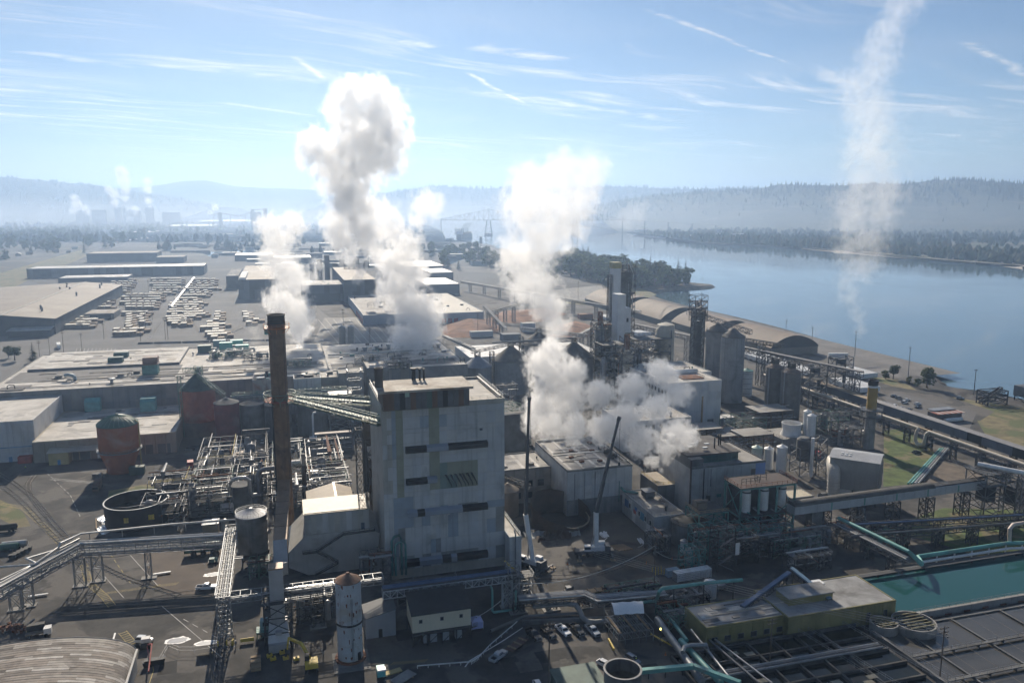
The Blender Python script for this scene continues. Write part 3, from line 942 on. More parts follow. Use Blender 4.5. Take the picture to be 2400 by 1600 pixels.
# --- flue, precipitator and ducts between stack and boiler house
def flue_works():
 BROWN=M('duct_brown',(.27,.17,.10),.55,.15,var=.2,scale=.3,dirt=(.15,.09,.05),dirt_amt=.3)
 GREYD=M('duct_grey',(.40,.40,.40),.6,.15,var=.12,scale=.3,streak=.25)
 za,zb=20.5,15.0
 (x1,y1)=P(675,1172,za)
 (x2,y2)=P(656,1264,zb)
 w=2.0
 t=thing('flue_duct','brown sloping flue duct ending in a grey vertical drop leg','duct',(x2,y2,0))
 part('sloping_duct',BROWN,t,lambda b:b.slab([(SX-w,SY-2.5,za),(SX+w,SY-2.5,za),(x2+w,y2,zb),(x2-w,y2,zb)],(0,0,-4.2)))
 part('seam',M('seam',(.18,.11,.07),.7),t,lambda b:[b.beam((SX+(x2-SX)*k-w,SY-2.5+(y2-SY+2.5)*k,za+(zb-za)*k+.03),(SX+(x2-SX)*k+w,SY-2.5+(y2-SY+2.5)*k,za+(zb-za)*k+.03),.18,.12)for k in (.2,.4,.6,.8)])
 xb,yb=P(655,1508)
 zt=ZH((xb,yb),1330)
 part('elbow',GREYD,t,lambda b:b.slab([(x2-w,y2-.02,zb),(x2-w,y2-6,zb-5),(x2-w,y2-6,zb-8.5),(x2-w,y2-.02,zb-4.2)],(2*w,0,0)))
 dl=part('drop_leg',GREYD,t,lambda b:b.box(xb-1.75,xb+1.75,yb-1.2,yb+2.4,6.2,zt))
 part('leg_cap',BROWN,dl,lambda b:b.box(xb-1.85,xb+1.85,yb-1.3,yb+2.5,zt+.01,zt+.35))
 part('transfer_duct',GREYD,t,lambda b:b.slab([(x2-w+.1,y2-5.5,zb-4.8),(x2+w-.1,y2-5.5,zb-4.8),(xb+1.7,yb+2.42,zt-.3),(xb-1.7,yb+2.42,zt-.3)],(0,0,-3.4)))
 part('hopper',M('hopper_white',(.55,.56,.57),.55,var=.12,scale=.3),t,lambda b:b.add([(xb-2.7,yb-3.2,2.2),(xb+2.7,yb-3.2,2.2),(xb+2.7,yb+1.5,2.2),(xb-2.7,yb+1.5,2.2),(xb-2.3,yb-1.0,6.4),(xb+2.3,yb-1.0,6.4),(xb+2.3,yb+2.4,6.4),(xb-2.3,yb+2.4,6.4)],
 [(3,2,1,0),(4,5,6,7),(0,1,5,4),(1,2,6,5),(2,3,7,6),(3,0,4,7)]))
 part('hopper_box',GREYD,t,lambda b:(b.box(xb-2.6,xb+2.6,yb-4.4,yb-1.2,0,2.19),b.box(xb-.8,xb+.8,yb-3.6,yb-2.2,4.3,5.1)))
 st=part('support_frame',STEEL_D,t,lambda b:b.tower(xb,yb+.6,0,12.5,6.8,5.6,4.2,.32))
 part('walkway',STEEL_D,st,lambda b:(b.box(xb-4,xb+4,yb-3,yb-1.3,12.5,12.65),b.rail([(xb-4,yb-3,12.65),(xb+4,yb-3,12.65)],1.1,1.6,.08)))
 z=19.5
 (xl,yf),(xr,_)=P(713,1207,z),P(866,1196,z)
 yb2=P(858,1163,z)[1]
 WALLP=M('precip_wall',(.44,.43,.40),.75,var=.1,scale=.25,dirt=(.22,.2,.17),dirt_amt=.3,streak=.4,corr=1.6)
 t=thing('precipitator','tan roofed grey precipitator casing with zigzag outside stair','building',((xl+xr)/2,yf,0))
 part('upper_casing',WALLP,t,lambda b:b.box(xl,xr,yf,yb2,13.0,z))
 rf=part('roof',TANP,t,lambda b:b.slab([(xl-.3,yf-.3,z+.05),(xr+.3,yf-.3,z+.05),(xr+.3,yb2,z+.9),(xl-.3,yb2,z+.9)],(0,0,.2)))
 for k in range(1,9):
  piece('roof_sheet',TANP,rf,xl+(xr-xl)*(k-1)/8,xl+(xr-xl)*k/8-.08,yf+.2,yf+4.5,z+.38,z+.42)
 poly=[(xl-5.2,8.0),(xl,12.98),(xr,12.98),(xr+3.2,11.0),(xr+2.0,3.5),(xr-1.5,-.5),(xl+.5,-.5),(xl-5.2,3.2)]
 part('hopper_casing',WALLP,t,lambda b:b.slab([(q[0],yf-.4,max(q[1],0))for q in poly],(0,20,0)))
 for k in range(11):
  a=xl+(xr-xl)*k/11
  piece('casing_panel',(WALLP,BEIGE,WALLP,PAN[3])[k % 4],t,a+.04,a+(xr-xl)/11-.04,yf-.1,yf-.003,13.1,z-.1)
 z2=18.0
 (ga,gy),(gb,_)=P(738,1140,z2),P(829,1165,z2)
 gy1=P(737,1136,z2)[1]
 xm=P(790,1120,z2)[0]
 gx0,gx1=xl+1.5,P(826,1165,z2)[0]
 gy0,gy1=yb2+.4,yb2+14
 xm=gx0+(gx1-gx0)*.62
 g=part('rear_casing',WALLP,t,lambda b:b.box(gx0+.2,gx1-.2,gy0,gy1,8,z2))
 part('gable_roof',TANP,g,lambda b:(b.slab([(gx0-.3,gy0,z2+.01),(xm,gy0,z2+2.2),(xm,gy1+.3,z2+2.2),(gx0-.3,gy1+.3,z2+.01)],(0,0,.2)),b.slab([(gx1+.3,gy0,z2+.01),(xm+.01,gy0,z2+2.2),(xm+.01,gy1+.3,z2+2.2),(gx1+.3,gy1+.3,z2+.01)],(0,0,.2))))
 part('ridge_cap',M('ridge',(.5,.43,.32),.5,.2),g,lambda b:b.box(xm-.35,xm+.35,gy0,gy1+.3,z2+2.28,z2+2.5))
 yy=yf-1.0
 legs=[((xr+1.5,12.6),(xr-8.2,12.4)),((xr-8.2,12.4),(xl+3.2,7.6)),((xl+3.2,7.6),(xl-1,7.6)),((xl+3.2,7.6),(xl+9.6,3.2)),((xl+9.6,3.2),(xl+2.6,-.2))]
 for (a,c)in legs:
  f=part('stair_flight' if abs(a[1]-c[1])>1 else 'landing',STEEL_D,t,lambda b:b.beam((a[0],yy,max(.1,a[1])),(c[0],yy,max(.1,c[1])),1.2,.3))
  part('handrail',STEEL_D,f,lambda b:b.rail([(a[0],yy-.55,max(.2,a[1])),(c[0],yy-.55,max(.2,c[1]))],1.1,1.6,.09))
 part('door',M('blue_door',(.09,.12,.16),.6),t,lambda b:b.box(xr-2.6,xr-1.5,yf-.2,yf-.101,13.1,15.2))
 zt=40.0
 (xd,yd)=P(863,985,zt)
 t2=thing('flue_riser','black vertical flue riser squeezed beside the boiler house','duct',(xd,yd,0))
 SOOT=M('soot_duct',(.035,.03,.028),.7,var=.4,scale=.4,streak=.5)
 part('riser',SOOT,t2,lambda b:b.box(xd-1.8,xd+1.9,yd,yd+4.5,14,zt))
 part('lit_top_plate',ROOF_W,t2,lambda b:b.box(xd-1.9,xd+2.0,yd-.1,yd+4.6,zt+.01,zt+.25))  # sunlit top of the riser, painted pale through its material
 part('lower_riser',M('brown_riser',(.07,.055,.045),.75,var=.3,scale=.4,streak=.5),t2,lambda b:b.box(xd-.4,xd+3.1,yd-3.5,yd-.01,4,27))
 for zz in (29.4,27.0):
  part('expansion_joint',M('joint_grey',(.42,.44,.46),.5,.2),t2,lambda b:b.box(xd-.7,xd+3.3,yd-3.8,yd+.3,zz,zz+1.4))
 part('support_frame',STEEL_D,t2,lambda b:(b.tower(xd-3.2,yd+1.2,12,37,2.4,3.5,4,.22),b.tower(xd+1.2,yd-4.3,8,34,5.6,1.0,5,.22)))
 part('bracing',STEEL_D,t2,lambda b:[b.beam((xd+2.2,yd-2,z5),(BX0,yd-1,z5),.3)for z5 in (18,24,30,34)])
flue_works()
# --- pipe racks
def rack(name,label,pts,zb,h,w,pipes,legs=(),step=3.0,mat=GALV,t=.2,leg_mat=None,leg_w=None,group=None):
 """Pipe bridge on lattice legs. pts: plan corners; pipes: (offset across, height above bottom, radius, material)."""
 base=(*pts[0],0)
 o=thing(name,label,'pipe rack',base,group)
 for a,c in zip(pts[:-1],pts[1:]):
  part('truss',mat,o,lambda b:b.lattice((*a,zb),(*c,zb),h,w,step,t))
 for (off,hz,r,m)in pipes:
  line=[]
  for i,q in enumerate(pts):
   a=Vector(pts[max(0,i-1)])
   c=Vector(pts[min(len(pts)-1,i+1)])
   d=(c-a).normalized()
   k=1.0
   if 0<i<len(pts)-1:
    k=1/max(.6,(Vector(pts[i])-a).normalized().dot(d))
   line.append((q[0]+d.y*off*k,q[1]-d.x*off*k,zb+hz))
  part('pipe',m,o,lambda b:b.tube(line,r,8),True)
 for (lx,ly,*rest)in legs:
  lw=leg_w or w
  part('leg',leg_mat or mat,o,lambda b:b.tower(lx,ly,0,zb,rest[0]if rest else lw,rest[1]if len(rest)>1 else 1.2,3.6,t*1.2))
  part('footing',CONC,o,lambda b:b.box(lx-lw*.7,lx+lw*.7,ly-1.2,ly+1.2,-.1,.35))
 return o
def left_racks():
 zb,h=9.0,3.2
 A=P(0,1402,zb)
 B=P(188,1297,zb)
 C=P(534,1276,zb)
 D=P(527,1419,12)
 A=(B[0]+(A[0]-B[0])*1.35,B[1]+(A[1]-B[1])*1.35)
 pipes=[(-1.2,.5,.28,GALV),(-.4,.45,.2,ALU),(.5,.5,.25,ALU),(1.2,.45,.18,GALV),(-1.0,h+.35,.3,ALU),(-.2,h+.3,.22,GALV),(.9,h+.4,.38,ALU),(-.7,1.8,.16,GALV),(.4,1.9,.18,ALU)]
 o=rack('pipe_bridge','long silver pipe bridge crossing the left yard with a bend',[A,B,C],zb,h,3.2,pipes,
 [(*P(190,1373),3.0),(*P(231,1362),3.0),(*P(350,1354),1.6),(*P(40,1428),3.2),(*P(66,1420),3.2)],3.2,GALV,.2)
 line=[P3(0,1328,13),P3(80,1322,13),P3(138,1281,13.5),P3(141,1272,14.5),P3(190,1250,14.5),P3(400,1228,14.5),P3(560,1216,14.5)]
 part('upper_pipe',ALU,o,lambda b:b.tube(line,.3,9),True)
 part('pipe_stand',GALV,o,lambda b:[b.beam((line[4][0]+(line[6][0]-line[4][0])*k,line[4][1]+(line[6][1]-line[4][1])*k,zb+h),(line[4][0]+(line[6][0]-line[4][0])*k,line[4][1]+(line[6][1]-line[4][1])*k,14.4),.18)for k in (.05,.25,.45,.65,.85)])
 lp=[P3(0,1360,12.6),P3(45,1338,12.6),P3(86,1320,12.8),P3(62,1308,12.8),P3(140,1285,13),P3(186,1262,13)]
 part('loop_pipe',ALU,o,lambda b:b.tube(lp,.3,8),True)
 part('walkway',STEEL,o,lambda b:b.beam((B[0],B[1]-2.4,zb+.1),(C[0],C[1]-2.4,zb+.1),1.0,.12))
 part('handrail',GALV,o,lambda b:b.rail([(B[0],B[1]-2.9,zb+.15),(C[0],C[1]-2.9,zb+.15)],1.1,2.6,.08))
 part('cable',BLACK,o,lambda b:b.tube([(B[0]+(C[0]-B[0])*k/8,B[1]-1.8,zb-.3-1.2*math.sin(math.pi*(k % 4)/4))for k in range(9)],.1,5))
 E1,E2=P(540,1240,11.5),P(527,1405,11.5)
 xm=(E1[0]+E2[0])/2
 pp=[(k*.62-1.5,.5+.35*(k % 2),.17+.05*(k % 3),(ALU,GALV)[k % 2])for k in range(6)]
 o2=rack('pipe_rack','sunlit rack of bright pipes running towards the camera to a lattice tower',[(xm,E1[1]),(xm,E2[1])],11.3,1.8,3.6,pp,(),3.0,GALV,.18)
 tx,ty=P(537,1510)
 part('tower',GALV,o2,lambda b:b.tower(xm+.2,E2[1],0,12.9,3.4,2.4,2.6,.24))
 part('tower_foot',YELLOW,o2,lambda b:[b.lathe(xm+dx,E2[1]-2.4,[(.2,0),(.2,1.5)],8)for dx in (-1.6,.6,2.2)])
 part('pipe_loop',ALU,o2,lambda b:b.tube([(xm+1.4,E1[1]-24,12.4),(xm+4.2,E1[1]-24,12.4),(xm+4.2,E1[1]-25.2,12.4),(xm+1.4,E1[1]-25.2,12.4)],.16,7),True)
 p1,p2=(xm+1.8,E2[1]+.4),P(905,1385,11.3)
 pp=[(k*.55-1.2,.5+.3*(k % 2),.18,(ALU,GALV,STEEL)[k % 3])for k in range(6)]
 rack('pipe_rack','low pipe rack behind the grey drop leg, lit at its left end',[p1,(p2[0],p1[1])],10.8,1.9,3.2,pp,[(xm+14,p1[1]),(xm+24,p1[1])],2.6,GALV,.17,STEEL_D)
left_racks()
# --- tanks on the left
x,y=PC(596,1336,4.5)
t=silo('storage_tank','grey domed steel tank with handrail standing on a dark skirt',x,y,4.75,17.0,M('tank_steel',(.20,.20,.195),.5,.35,var=.25,scale=.3,streak=.6,dirt=(.08,.07,.06),dirt_amt=.4),M('tank_dome',(.42,.42,.43),.5,.3,var=.15,scale=.4),1.6,z0=5.2,rail=GALV,bands=3,cat='tank')
part('skirt',STEEL_D,t,lambda b:(b.lathe(x,y,[(4.3,3.8),(5.0,3.8),(5.0,5.15),(4.3,5.15)],28,False),b.tower(x,y,0,3.8,6.5,6.5,3.8,.4)))
for k in range(16):
 a=k*.3927
 part('roof_rib',GALV,t,lambda b:b.beam((x+4.6*math.cos(a),y+4.6*math.sin(a),17.3),(x+.6*math.cos(a),y+.6*math.sin(a),18.95),.1))
x,y=PC(325,1245,10.7)
zt=8.2
t=thing('open_tank','large open black tank with pale rim and dark water in the left yard','tank',(x,y,0))
TB=M('tank_black',(.026,.017,.017),.75,var=.3,scale=.3,streak=.5)
R0=10.7
part('shell',TB,t,lambda b:b.lathe(x,y,[(R0,0),(R0,zt),(R0-.25,zt),(R0-.25,1.0)],48,False),True)
part('rim',GALV,t,lambda b:b.lathe(x,y,[(R0+.02,zt-.1),(R0+.16,zt-.08),(R0+.16,zt+.1),(R0-.3,zt+.1),(R0-.3,zt+.02)],48,False),True)
part('water',POND_D,t,lambda b:b.lathe(x,y,[(R0-.26,4.2),(.01,4.21)],40,False))
for dx in (-2.6,5.2):
 yy=y-math.sqrt(R0 ** 2-dx ** 2)
 for i in (0,1):
  for j in (0,1):
   part('yellow_placard',YELLOW,t,lambda b:b.box(x+dx+i*1.0,x+dx+.9+i*1.0,yy-.25,yy-.02,3.6+j*.95,4.45+j*.95))
part('inlet_pipe',STEEL,t,lambda b:b.tube([(x-9,y+3,4.9),(x-3,y+1.5,4.9),(x+4,y+4,4.9)],.2,7),True)
for nm,lab,pts in (('foil_sheeting','crumpled silver sheeting to the left of the open black tank',((225,1215),(258,1200),(262,1245),(240,1255),(226,1240))),('foil_sheeting','crumpled silver sheeting to the right of the open black tank',((393,1180),(410,1182),(426,1220),(418,1232),(396,1232)))):
 q=[P(*p)for p in pts]
 cx,cy=sum(p[0]for p in q)/len(q),sum(p[1]for p in q)/len(q)
 o=thing(nm,lab,'sheeting',(cx,cy,0))
 def foil(b):
  rnd=random.Random(int(cx*10))
  n=9
  vs=[]
  for i in range(n+1):
   for j in range(n+1):
    u,v=i/n,j/n
    k=min(int(u*(len(q)-1)),len(q)-2)
    e=Vector(q[k]).lerp(Vector(q[k+1]),u*(len(q)-1)-k)
    c=Vector((cx,cy)).lerp(e,v)
    vs.append((c.x,c.y,.05+.9*rnd.random()*(1-v*.7)))
  b.add(vs,[(i*(n+1)+j,i*(n+1)+j+1,(i+1)*(n+1)+j+1,(i+1)*(n+1)+j)for i in range(n)for j in range(n)])
 part('sheet',M('foil',(.75,.74,.72),.3,.7,var=.1),o,foil)
 part('edge_board',WOOD,o,lambda b:b.beam((*q[0],.2),(*q[-1],.2),.4))
x,y=PC(285,1112,6)
OR=M('tank_orange',(.36,.115,.055),.75,var=.15,scale=.3,dirt=(.4,.26,.2),dirt_amt=.22,streak=.35)
t=thing('blend_tank','rusty orange tank with green ribbed dome and tapered foot','tank',(x,y,0))
part('shell',OR,t,lambda b:b.lathe(x,y,[(5.6,0),(5.6,2.5),(8.1,9.2),(8.1,21.0)],36),True)
dm=part('dome',M('green_dome',(.05,.12,.09),.5,var=.2,scale=.4),t,lambda b:b.lathe(x,y,[(8.3,21.01),(8.3,21.4),(6.3,23.0),(3.6,24.3),(.8,25.0),(.5,25.6)],36),True)
for k in range(24):
 a=k*.2618
 part('dome_rib',M('green_rib',(.13,.24,.19),.5),dm,lambda b:b.tube([(x+8.3*math.cos(a),y+8.3*math.sin(a),21.45),(x+6.3*math.cos(a),y+6.3*math.sin(a),23.08),(x+3.6*math.cos(a),y+3.6*math.sin(a),24.38),(x+.8*math.cos(a),y+.8*math.sin(a),25.08)],.11,5,False))
part('walkway',GALV,t,lambda b:(b.lathe(x,y,[(8.1,9.6),(9.0,9.6),(9.0,9.8),(8.1,9.8)],36,False),b.rail([(x+8.9*math.cos(-3.2+k*.2),y+8.9*math.sin(-3.2+k*.2),9.8)for k in range(18)],1.1,2,.1)))
part('riser_pipe',M('yellow_pipe',(.42,.33,.15),.6),t,lambda b:b.tube([(x+8.5,y-1.5,0),(x+8.5,y-1.5,21.5),(x+7,y-1,22.8)],.3,8),True)
part('pump_house',M('dark_green',(.02,.06,.045),.6,var=.2),t,lambda b:b.box(x+4.4,x+10.4,y-8,y-4.5,0,3.4))
part('pump_plinth',CONC_D,t,lambda b:b.box(x-10,x-6.5,y-7,y-5,0,1.6))
part('pump',STEEL,t,lambda b:[b.lathe(x-8+k*1.3,y-7.6,[(.5,0),(.5,1.1),(.3,1.6)],10)for k in range(3)],True)
REDB=M('red_brick',(.27,.095,.065),.85,var=.2,scale=.3,dirt=(.32,.2,.16),dirt_amt=.25,streak=.35)
xs,ys=PC(470,1024,8)
t=silo('chip_silo','large red brick silo with dark conical roof and conveyor trusses',xs,ys,8.4,23.2,REDB,M('green_cone',(.075,.105,.095),.7,var=.25,scale=.3),7.0,cat='silo')
part('base_course',M('dark_brick',(.13,.085,.065),.9,var=.3,scale=.3),t,lambda b:b.lathe(xs,ys,[(8.55,0),(8.55,6.5),(8.42,7.2)],36,False),True)
part('head_truss',GREEN_ST,t,lambda b:(b.lattice((xs-6,ys+4,31),(xs+2,ys-1,31),2.2,2.2,2,.18),b.tower(xs-7.6,ys-5,0,31,1.6,1.6,4,.2),b.lattice((xs+1,ys-4,30),(xs+13.5,ys-10,20),2,2,2.2,.18),b.tower(xs+1,ys,30,34.5,4,3.2,2.2,.16)))
part('conveyor_pipe',ALU,t,lambda b:(b.tube([(xs+1,ys-3,31.5),(xs+13,ys-9.5,21.3)],.35,8),b.tube([(xs-1,ys+8,30),(xs+1,ys,33.8),(xs+2,ys-2,31)],.4,8)),True)
part('head_house',TEAL,t,lambda b:b.box(xs-.8,xs+1.6,ys+6,ys+8.4,29.6,32.8))
x2,y2=PC(536,1036,5.5)
t=silo('chip_silo','smaller dark red brick silo beside the big red silo',x2,y2,5.9,18.6,M('dkred_brick',(.20,.055,.055),.85,var=.2,scale=.3,dirt=(.28,.16,.15),dirt_amt=.25,streak=.35),CONC_D,2.0,cat='silo')
for k,(px,py,r,h,lab)in enumerate(((596,1030,6.0,17.0,'left'),(655,1030,6.4,16.6,'middle, right behind the brown stack,'),(735,1022,7.6,15.4,'right'))):
 xx,yy=PC(px,py,r)
 silo('storage_tank','%s dark grey concrete tank in the row behind the stack' % lab,xx,yy,r,h,CONC_D,CONC_D,.8,cat='tank',group='dark concrete tanks')
x3,y3=P(735,1032)
t=thing('vapour_pipe','pale bent vapour pipe in front of the dark concrete tanks','pipe',(x3,y3,0))
part('pipe',WHITE,t,lambda b:b.tube([(x3,y3-1,0),(x3,y3-1,13),(x3+.3,y3-.6,14),(x3+1.6,y3,14.2)],.45,9),True)
part('drum',WHITE,t,lambda b:b.tube([(x3-2,y3-2,1.6),(x3+1.6,y3-2,1.6)],1.3,12),True)
# --- paper mill and warehouse blocks on the left
def mill():
 PW=[M('mill_panel_%d' % i,c,.8,var=.1,scale=.2,dirt=(.15,.15,.15),dirt_amt=.25,streak=.45)for i,c in enumerate(((.25,.25,.245),(.27,.265,.25),(.23,.235,.24),(.21,.22,.23)))]
 WP=[M('white_panel_%d' % i,c,.75,var=.08,scale=.2,dirt=(.35,.32,.28),dirt_amt=.3,streak=.4)for i,c in enumerate(((.56,.56,.55),(.58,.575,.55),(.54,.55,.55)))]
 t=building('warehouse','white panelled warehouse corner block at the left edge',-152,-110,393.6,444.5,18.2,WP[0],ROOF_W,panels=(10,4),pmats=WP,side=(1,9,3),par=.5)
 part('blue_stripe',M('stripe_blue',(.16,.30,.45),.6),t,lambda b:b.box(-150,-110.2,393.42,393.49,6.5,6.9))
 part('rust_panel',RUST,t,lambda b:b.box(-127.5,-126.3,393.40,393.48,3,11.5))
 part('door',M('door_blue',(.10,.25,.42),.5),t,lambda b:b.box(-121,-119.6,393.4,393.49,0,2.4))
 part('dumpster',RED,t,lambda b:b.box(-116.5,-111,389.5,392.8,0,3.0))
 part('roof_unit',M('unit_green',(.05,.12,.11),.6,var=.2),t,lambda b:b.slab([(-140,419,18.4),(-140,425,18.4),(-140,425,22),(-140,421,22)],(7,0,0)))
 t=building('loading_dock','low loading dock with wide pale roof in front of the mill wall',-109.8,-50.4,388.5,444.6,9.4,M('dock_wall',(.33,.28,.22),.8,var=.15,scale=.2,streak=.4),ROOF_W,par=.35,par_mat=M('fascia',(.45,.40,.3),.7))
 roof_detail(t,-108,-52,390,443,9.4,22,74,10)
 part('canopy',M('canopy_tan',(.42,.38,.3),.6),t,lambda b:b.slab([(-103,382,5.6),(-68,382,5.6),(-68,388.4,6.4),(-103,388.4,6.4)],(0,0,.25)))
 part('side_shed',M('shed_yellow',(.48,.40,.19),.75,var=.12,scale=.3),t,lambda b:b.box(-102.5,-94.5,383,388.4,0,5.5))
 part('blue_door',M('door_blue',(.10,.25,.42),.5),t,lambda b:b.box(-99,-97.8,382.88,382.99,0,2.3))
 for xa,xb in ((-94,-86.5),(-84,-72),(-66,-60.5),(-58.5,-53)):
  piece('dock_door',(WHITE,BLACK,M('dock_grey',(.12,.12,.12),.8),M('dock_brown',(.2,.14,.1),.8))[int(-xa)% 4],t,xa,xb,388.33,388.48,.1,4.6)
 for k in range(13):
  xa=-109.8+k*4.57
  piece('pilaster',M('dock_post',(.26,.22,.17),.8),t,xa,xa+.5,388.2,388.47,0,9.0)
 t=building('paper_mill','long grey paper mill with dark and pale roof bands',-146,24,445,556,20.8,PW[0],ROOF_W,panels=(34,3),pmats=PW,par=.5)
 part('dark_roof_band',ROOF_G,t,lambda b:b.box(-143,-58,470,499,20.95,21.05))
 part('dark_roof_band',ROOF_G,t,lambda b:b.box(-40,22,478,487,20.95,21.05))
 part('roof_step',M('step_wall',(.2,.2,.2),.8),t,lambda b:b.box(-140,-60,500,555.5,20.96,22.3))
 part('upper_roof',ROOF_W,t,lambda b:b.box(-139.6,-60.4,500.4,555,22.304,22.4))
 for (px,py)in ((270,850),(283,838)):
  xx,yy=P(px,py,22.4)
  part('roof_unit',M('unit_green',(.05,.12,.11),.6,var=.2),t,lambda b:b.slab([(xx-4,yy,22.4),(xx-4,yy+5,22.4),(xx-4,yy+5,25.4),(xx-4,yy+1,25.4),(xx-4,yy,24.4)],(8,0,0)))
 xx,yy=P(352,878,21)
 part('roof_house',TEAL,t,lambda b:b.box(xx-4,xx+4,yy,yy+7,21,26.5))
 part('roof_house_cap',M('cap_rust',(.18,.12,.1),.7),t,lambda b:(b.box(xx-4.3,xx+4.3,yy-.3,yy+7.3,26.51,27),b.box(xx-3.6,xx+4,yy+1,yy+7,27.01,30.5)))
 for (px,py)in ((137,888),(283,884)):
  xx,yy=P(px,py,21)
  part('roof_curb',CONC,t,lambda b:(b.box(xx-3,xx+3,yy-1,yy+3,21.05,21.6),b.box(xx-1.6,xx+1.6,yy,yy+2,21.61,22.8)))
 xx,yy=P(165,892,21)
 part('curved_duct',M('duct_bl',(.25,.33,.38),.5,.2),t,lambda b:b.tube([(xx+2.4,yy,21),(xx+2.2,yy,22.8),(xx+1,yy,24),(xx-1,yy,24.4),(xx-2.6,yy,24)],.9,10),True)
 xx,yy=P(262,897,21)
 part('mushroom_vent',GALV,t,lambda b:b.lathe(xx,yy,[(.8,21),(.8,22.8),(2.0,22.9),(1.8,23.5),(.1,23.8)],14),True)
 for (px,py)in ((223,948),(351,944)):
  xx,yy=P(px,958,9.6)
  part('wall_unit',M('unit_teal',(.14,.36,.35),.6,var=.2,scale=.4),t,lambda b:b.slab([(xx-3.6,yy-6,9.7),(xx-3.6,yy,9.7),(xx-3.6,yy,16.2),(xx-3.6,yy-4,16.2),(xx-3.6,yy-6,14.5)],(7.2,0,0)))
 roof_detail(t,-143,22,447,499,20.95,40,71,14)
 roof_detail(t,-138,-62,502,553,22.3,18,72,14)
 vents(t,22,-138,20,448,552,21.0,5)
 t=building('machine_hall','paper machine hall with pale worn roof and steaming vents',24.2,104,452,545,20.8,PW[3],ROOF_W,panels=(16,2),pmats=PW,par=.5)
 roof_detail(t,27,102,455,542,20.95,30,73,12)
 vents(t,34,27,100,456,540,21.0,6)
 part('roof_ridge_pipe',ALU,t,lambda b:b.tube([(26,500,22.2),(100,500,22.2)],.5,8),True)
 part('dark_roof_band',ROOF_G,t,lambda b:b.box(26,100,460,476,20.95,21.05))
 for k in range(7):
  xx=50+k*8
  part('exhaust_hood',GALV,t,lambda b:b.lathe(xx,512+3*(k % 3),[(1.2,21),(1.2,23),(1.7,23.1),(1.7,24.2),(1.2,24.2)],14),True)
 DKW=M('dark_siding',(.10,.105,.11),.8,var=.2,scale=.3,streak=.5)
 t=building('switch_house','white walled rooftop block with dark roof behind the stack',*[v for v in (P(690,915,22)[0],P(757,915,22)[0])],420,432,24.5,WALL_W,ROOF_G,panels=(6,2),pmats=[WALL_W,PAN[4]])
 vents(t,7,P(690,915,22)[0]+1,P(757,915,22)[0]-1,421,431,24.5,8)
 t=building('switch_house','weathered rooftop block with pipes left of the stack',P(590,925,22)[0],P(643,920,22)[0],420,434,25,M('rusty_white',(.42,.40,.37),.8,var=.2,scale=.3,dirt=(.3,.14,.08),dirt_amt=.4,streak=.5),ROOF_G)
 vents(t,9,P(590,925,22)[0]+1,P(643,920,22)[0]-1,421,433,25,9,smax=2)
 t=building('service_block','grey service block with two round wall lights behind the footbridges',P(800,898,24)[0],P(860,893,24)[0],425,440,25,CONC,ROOF_PALE)
 for dx in (.35,.7):
  xx=P(800,898,24)[0]*(1-dx)+P(860,893,24)[0]*dx
  part('wall_light',WHITE_CL,t,lambda b:b.tube([(xx,424.9,23.2),(xx,424.6,23.2)],.5,10))
 t=building('service_block','grey service block with dark rim left of the boiler house penthouse',P(865,882,24)[0],P(915,876,24)[0],430,452,26,CONC_D,ROOF_PALE)
 t=building('service_block','low pale service block with dark parapet between footbridges and mill',P(757,905,22)[0],P(800,900,22)[0],428,446,22.6,CONC,ROOF_W)
 vents(t,5,P(757,905,22)[0]+1,P(800,900,22)[0]-1,429,445,22.6,12)
mill()
rnd=random.Random(12)
x,y=P(800,985,0)
t=thing('steel_platform','bare braced steel platform tower behind the footbridges','steel tower',(*P(800,1010),0))
xx,yy=P(800,1010)
part('frame',GALV,t,lambda b:(b.tower(xx,yy,0,20,11,8,5,.35),b.tower(xx+8,yy+8,0,30,7,6,5,.35)))
part('deck',STEEL,t,lambda b:[b.box(xx-5.8,xx+5.8,yy-4.2,yy+4.2,zz,zz+.2)for zz in (15,20)])
part('handrail',GALV,t,lambda b:b.rail([(xx-5.8,yy-4.2,20.2),(xx+5.8,yy-4.2,20.2),(xx+5.8,yy+4.2,20.2)],1.1,2,.1))
t=thing('pipe_rack','rack of pipes running past the concrete tanks at stack-ring level','pipe rack',(*P(640,1010),0))
yy=412
part('truss',GREEN_ST,t,lambda b:b.lattice((-26,yy,18.6),(30,yy,18.6),2.6,3,3,.2))
for k in range(5):
 part('pipe',(ALU,GALV,STEEL,TEAL,ALU)[k],t,lambda b:b.tube([(-27,yy-1.2+k*.6,19.2+.5*(k % 2)),(32,yy-1.2+k*.6,19.2+.5*(k % 2))],.25,7),True)
part('leg',GREEN_ST,t,lambda b:[b.beam((xq,yy-1.4,0),(xq,yy-1.4,18.6),.3)for xq in (-24,-12,0,12,24)])
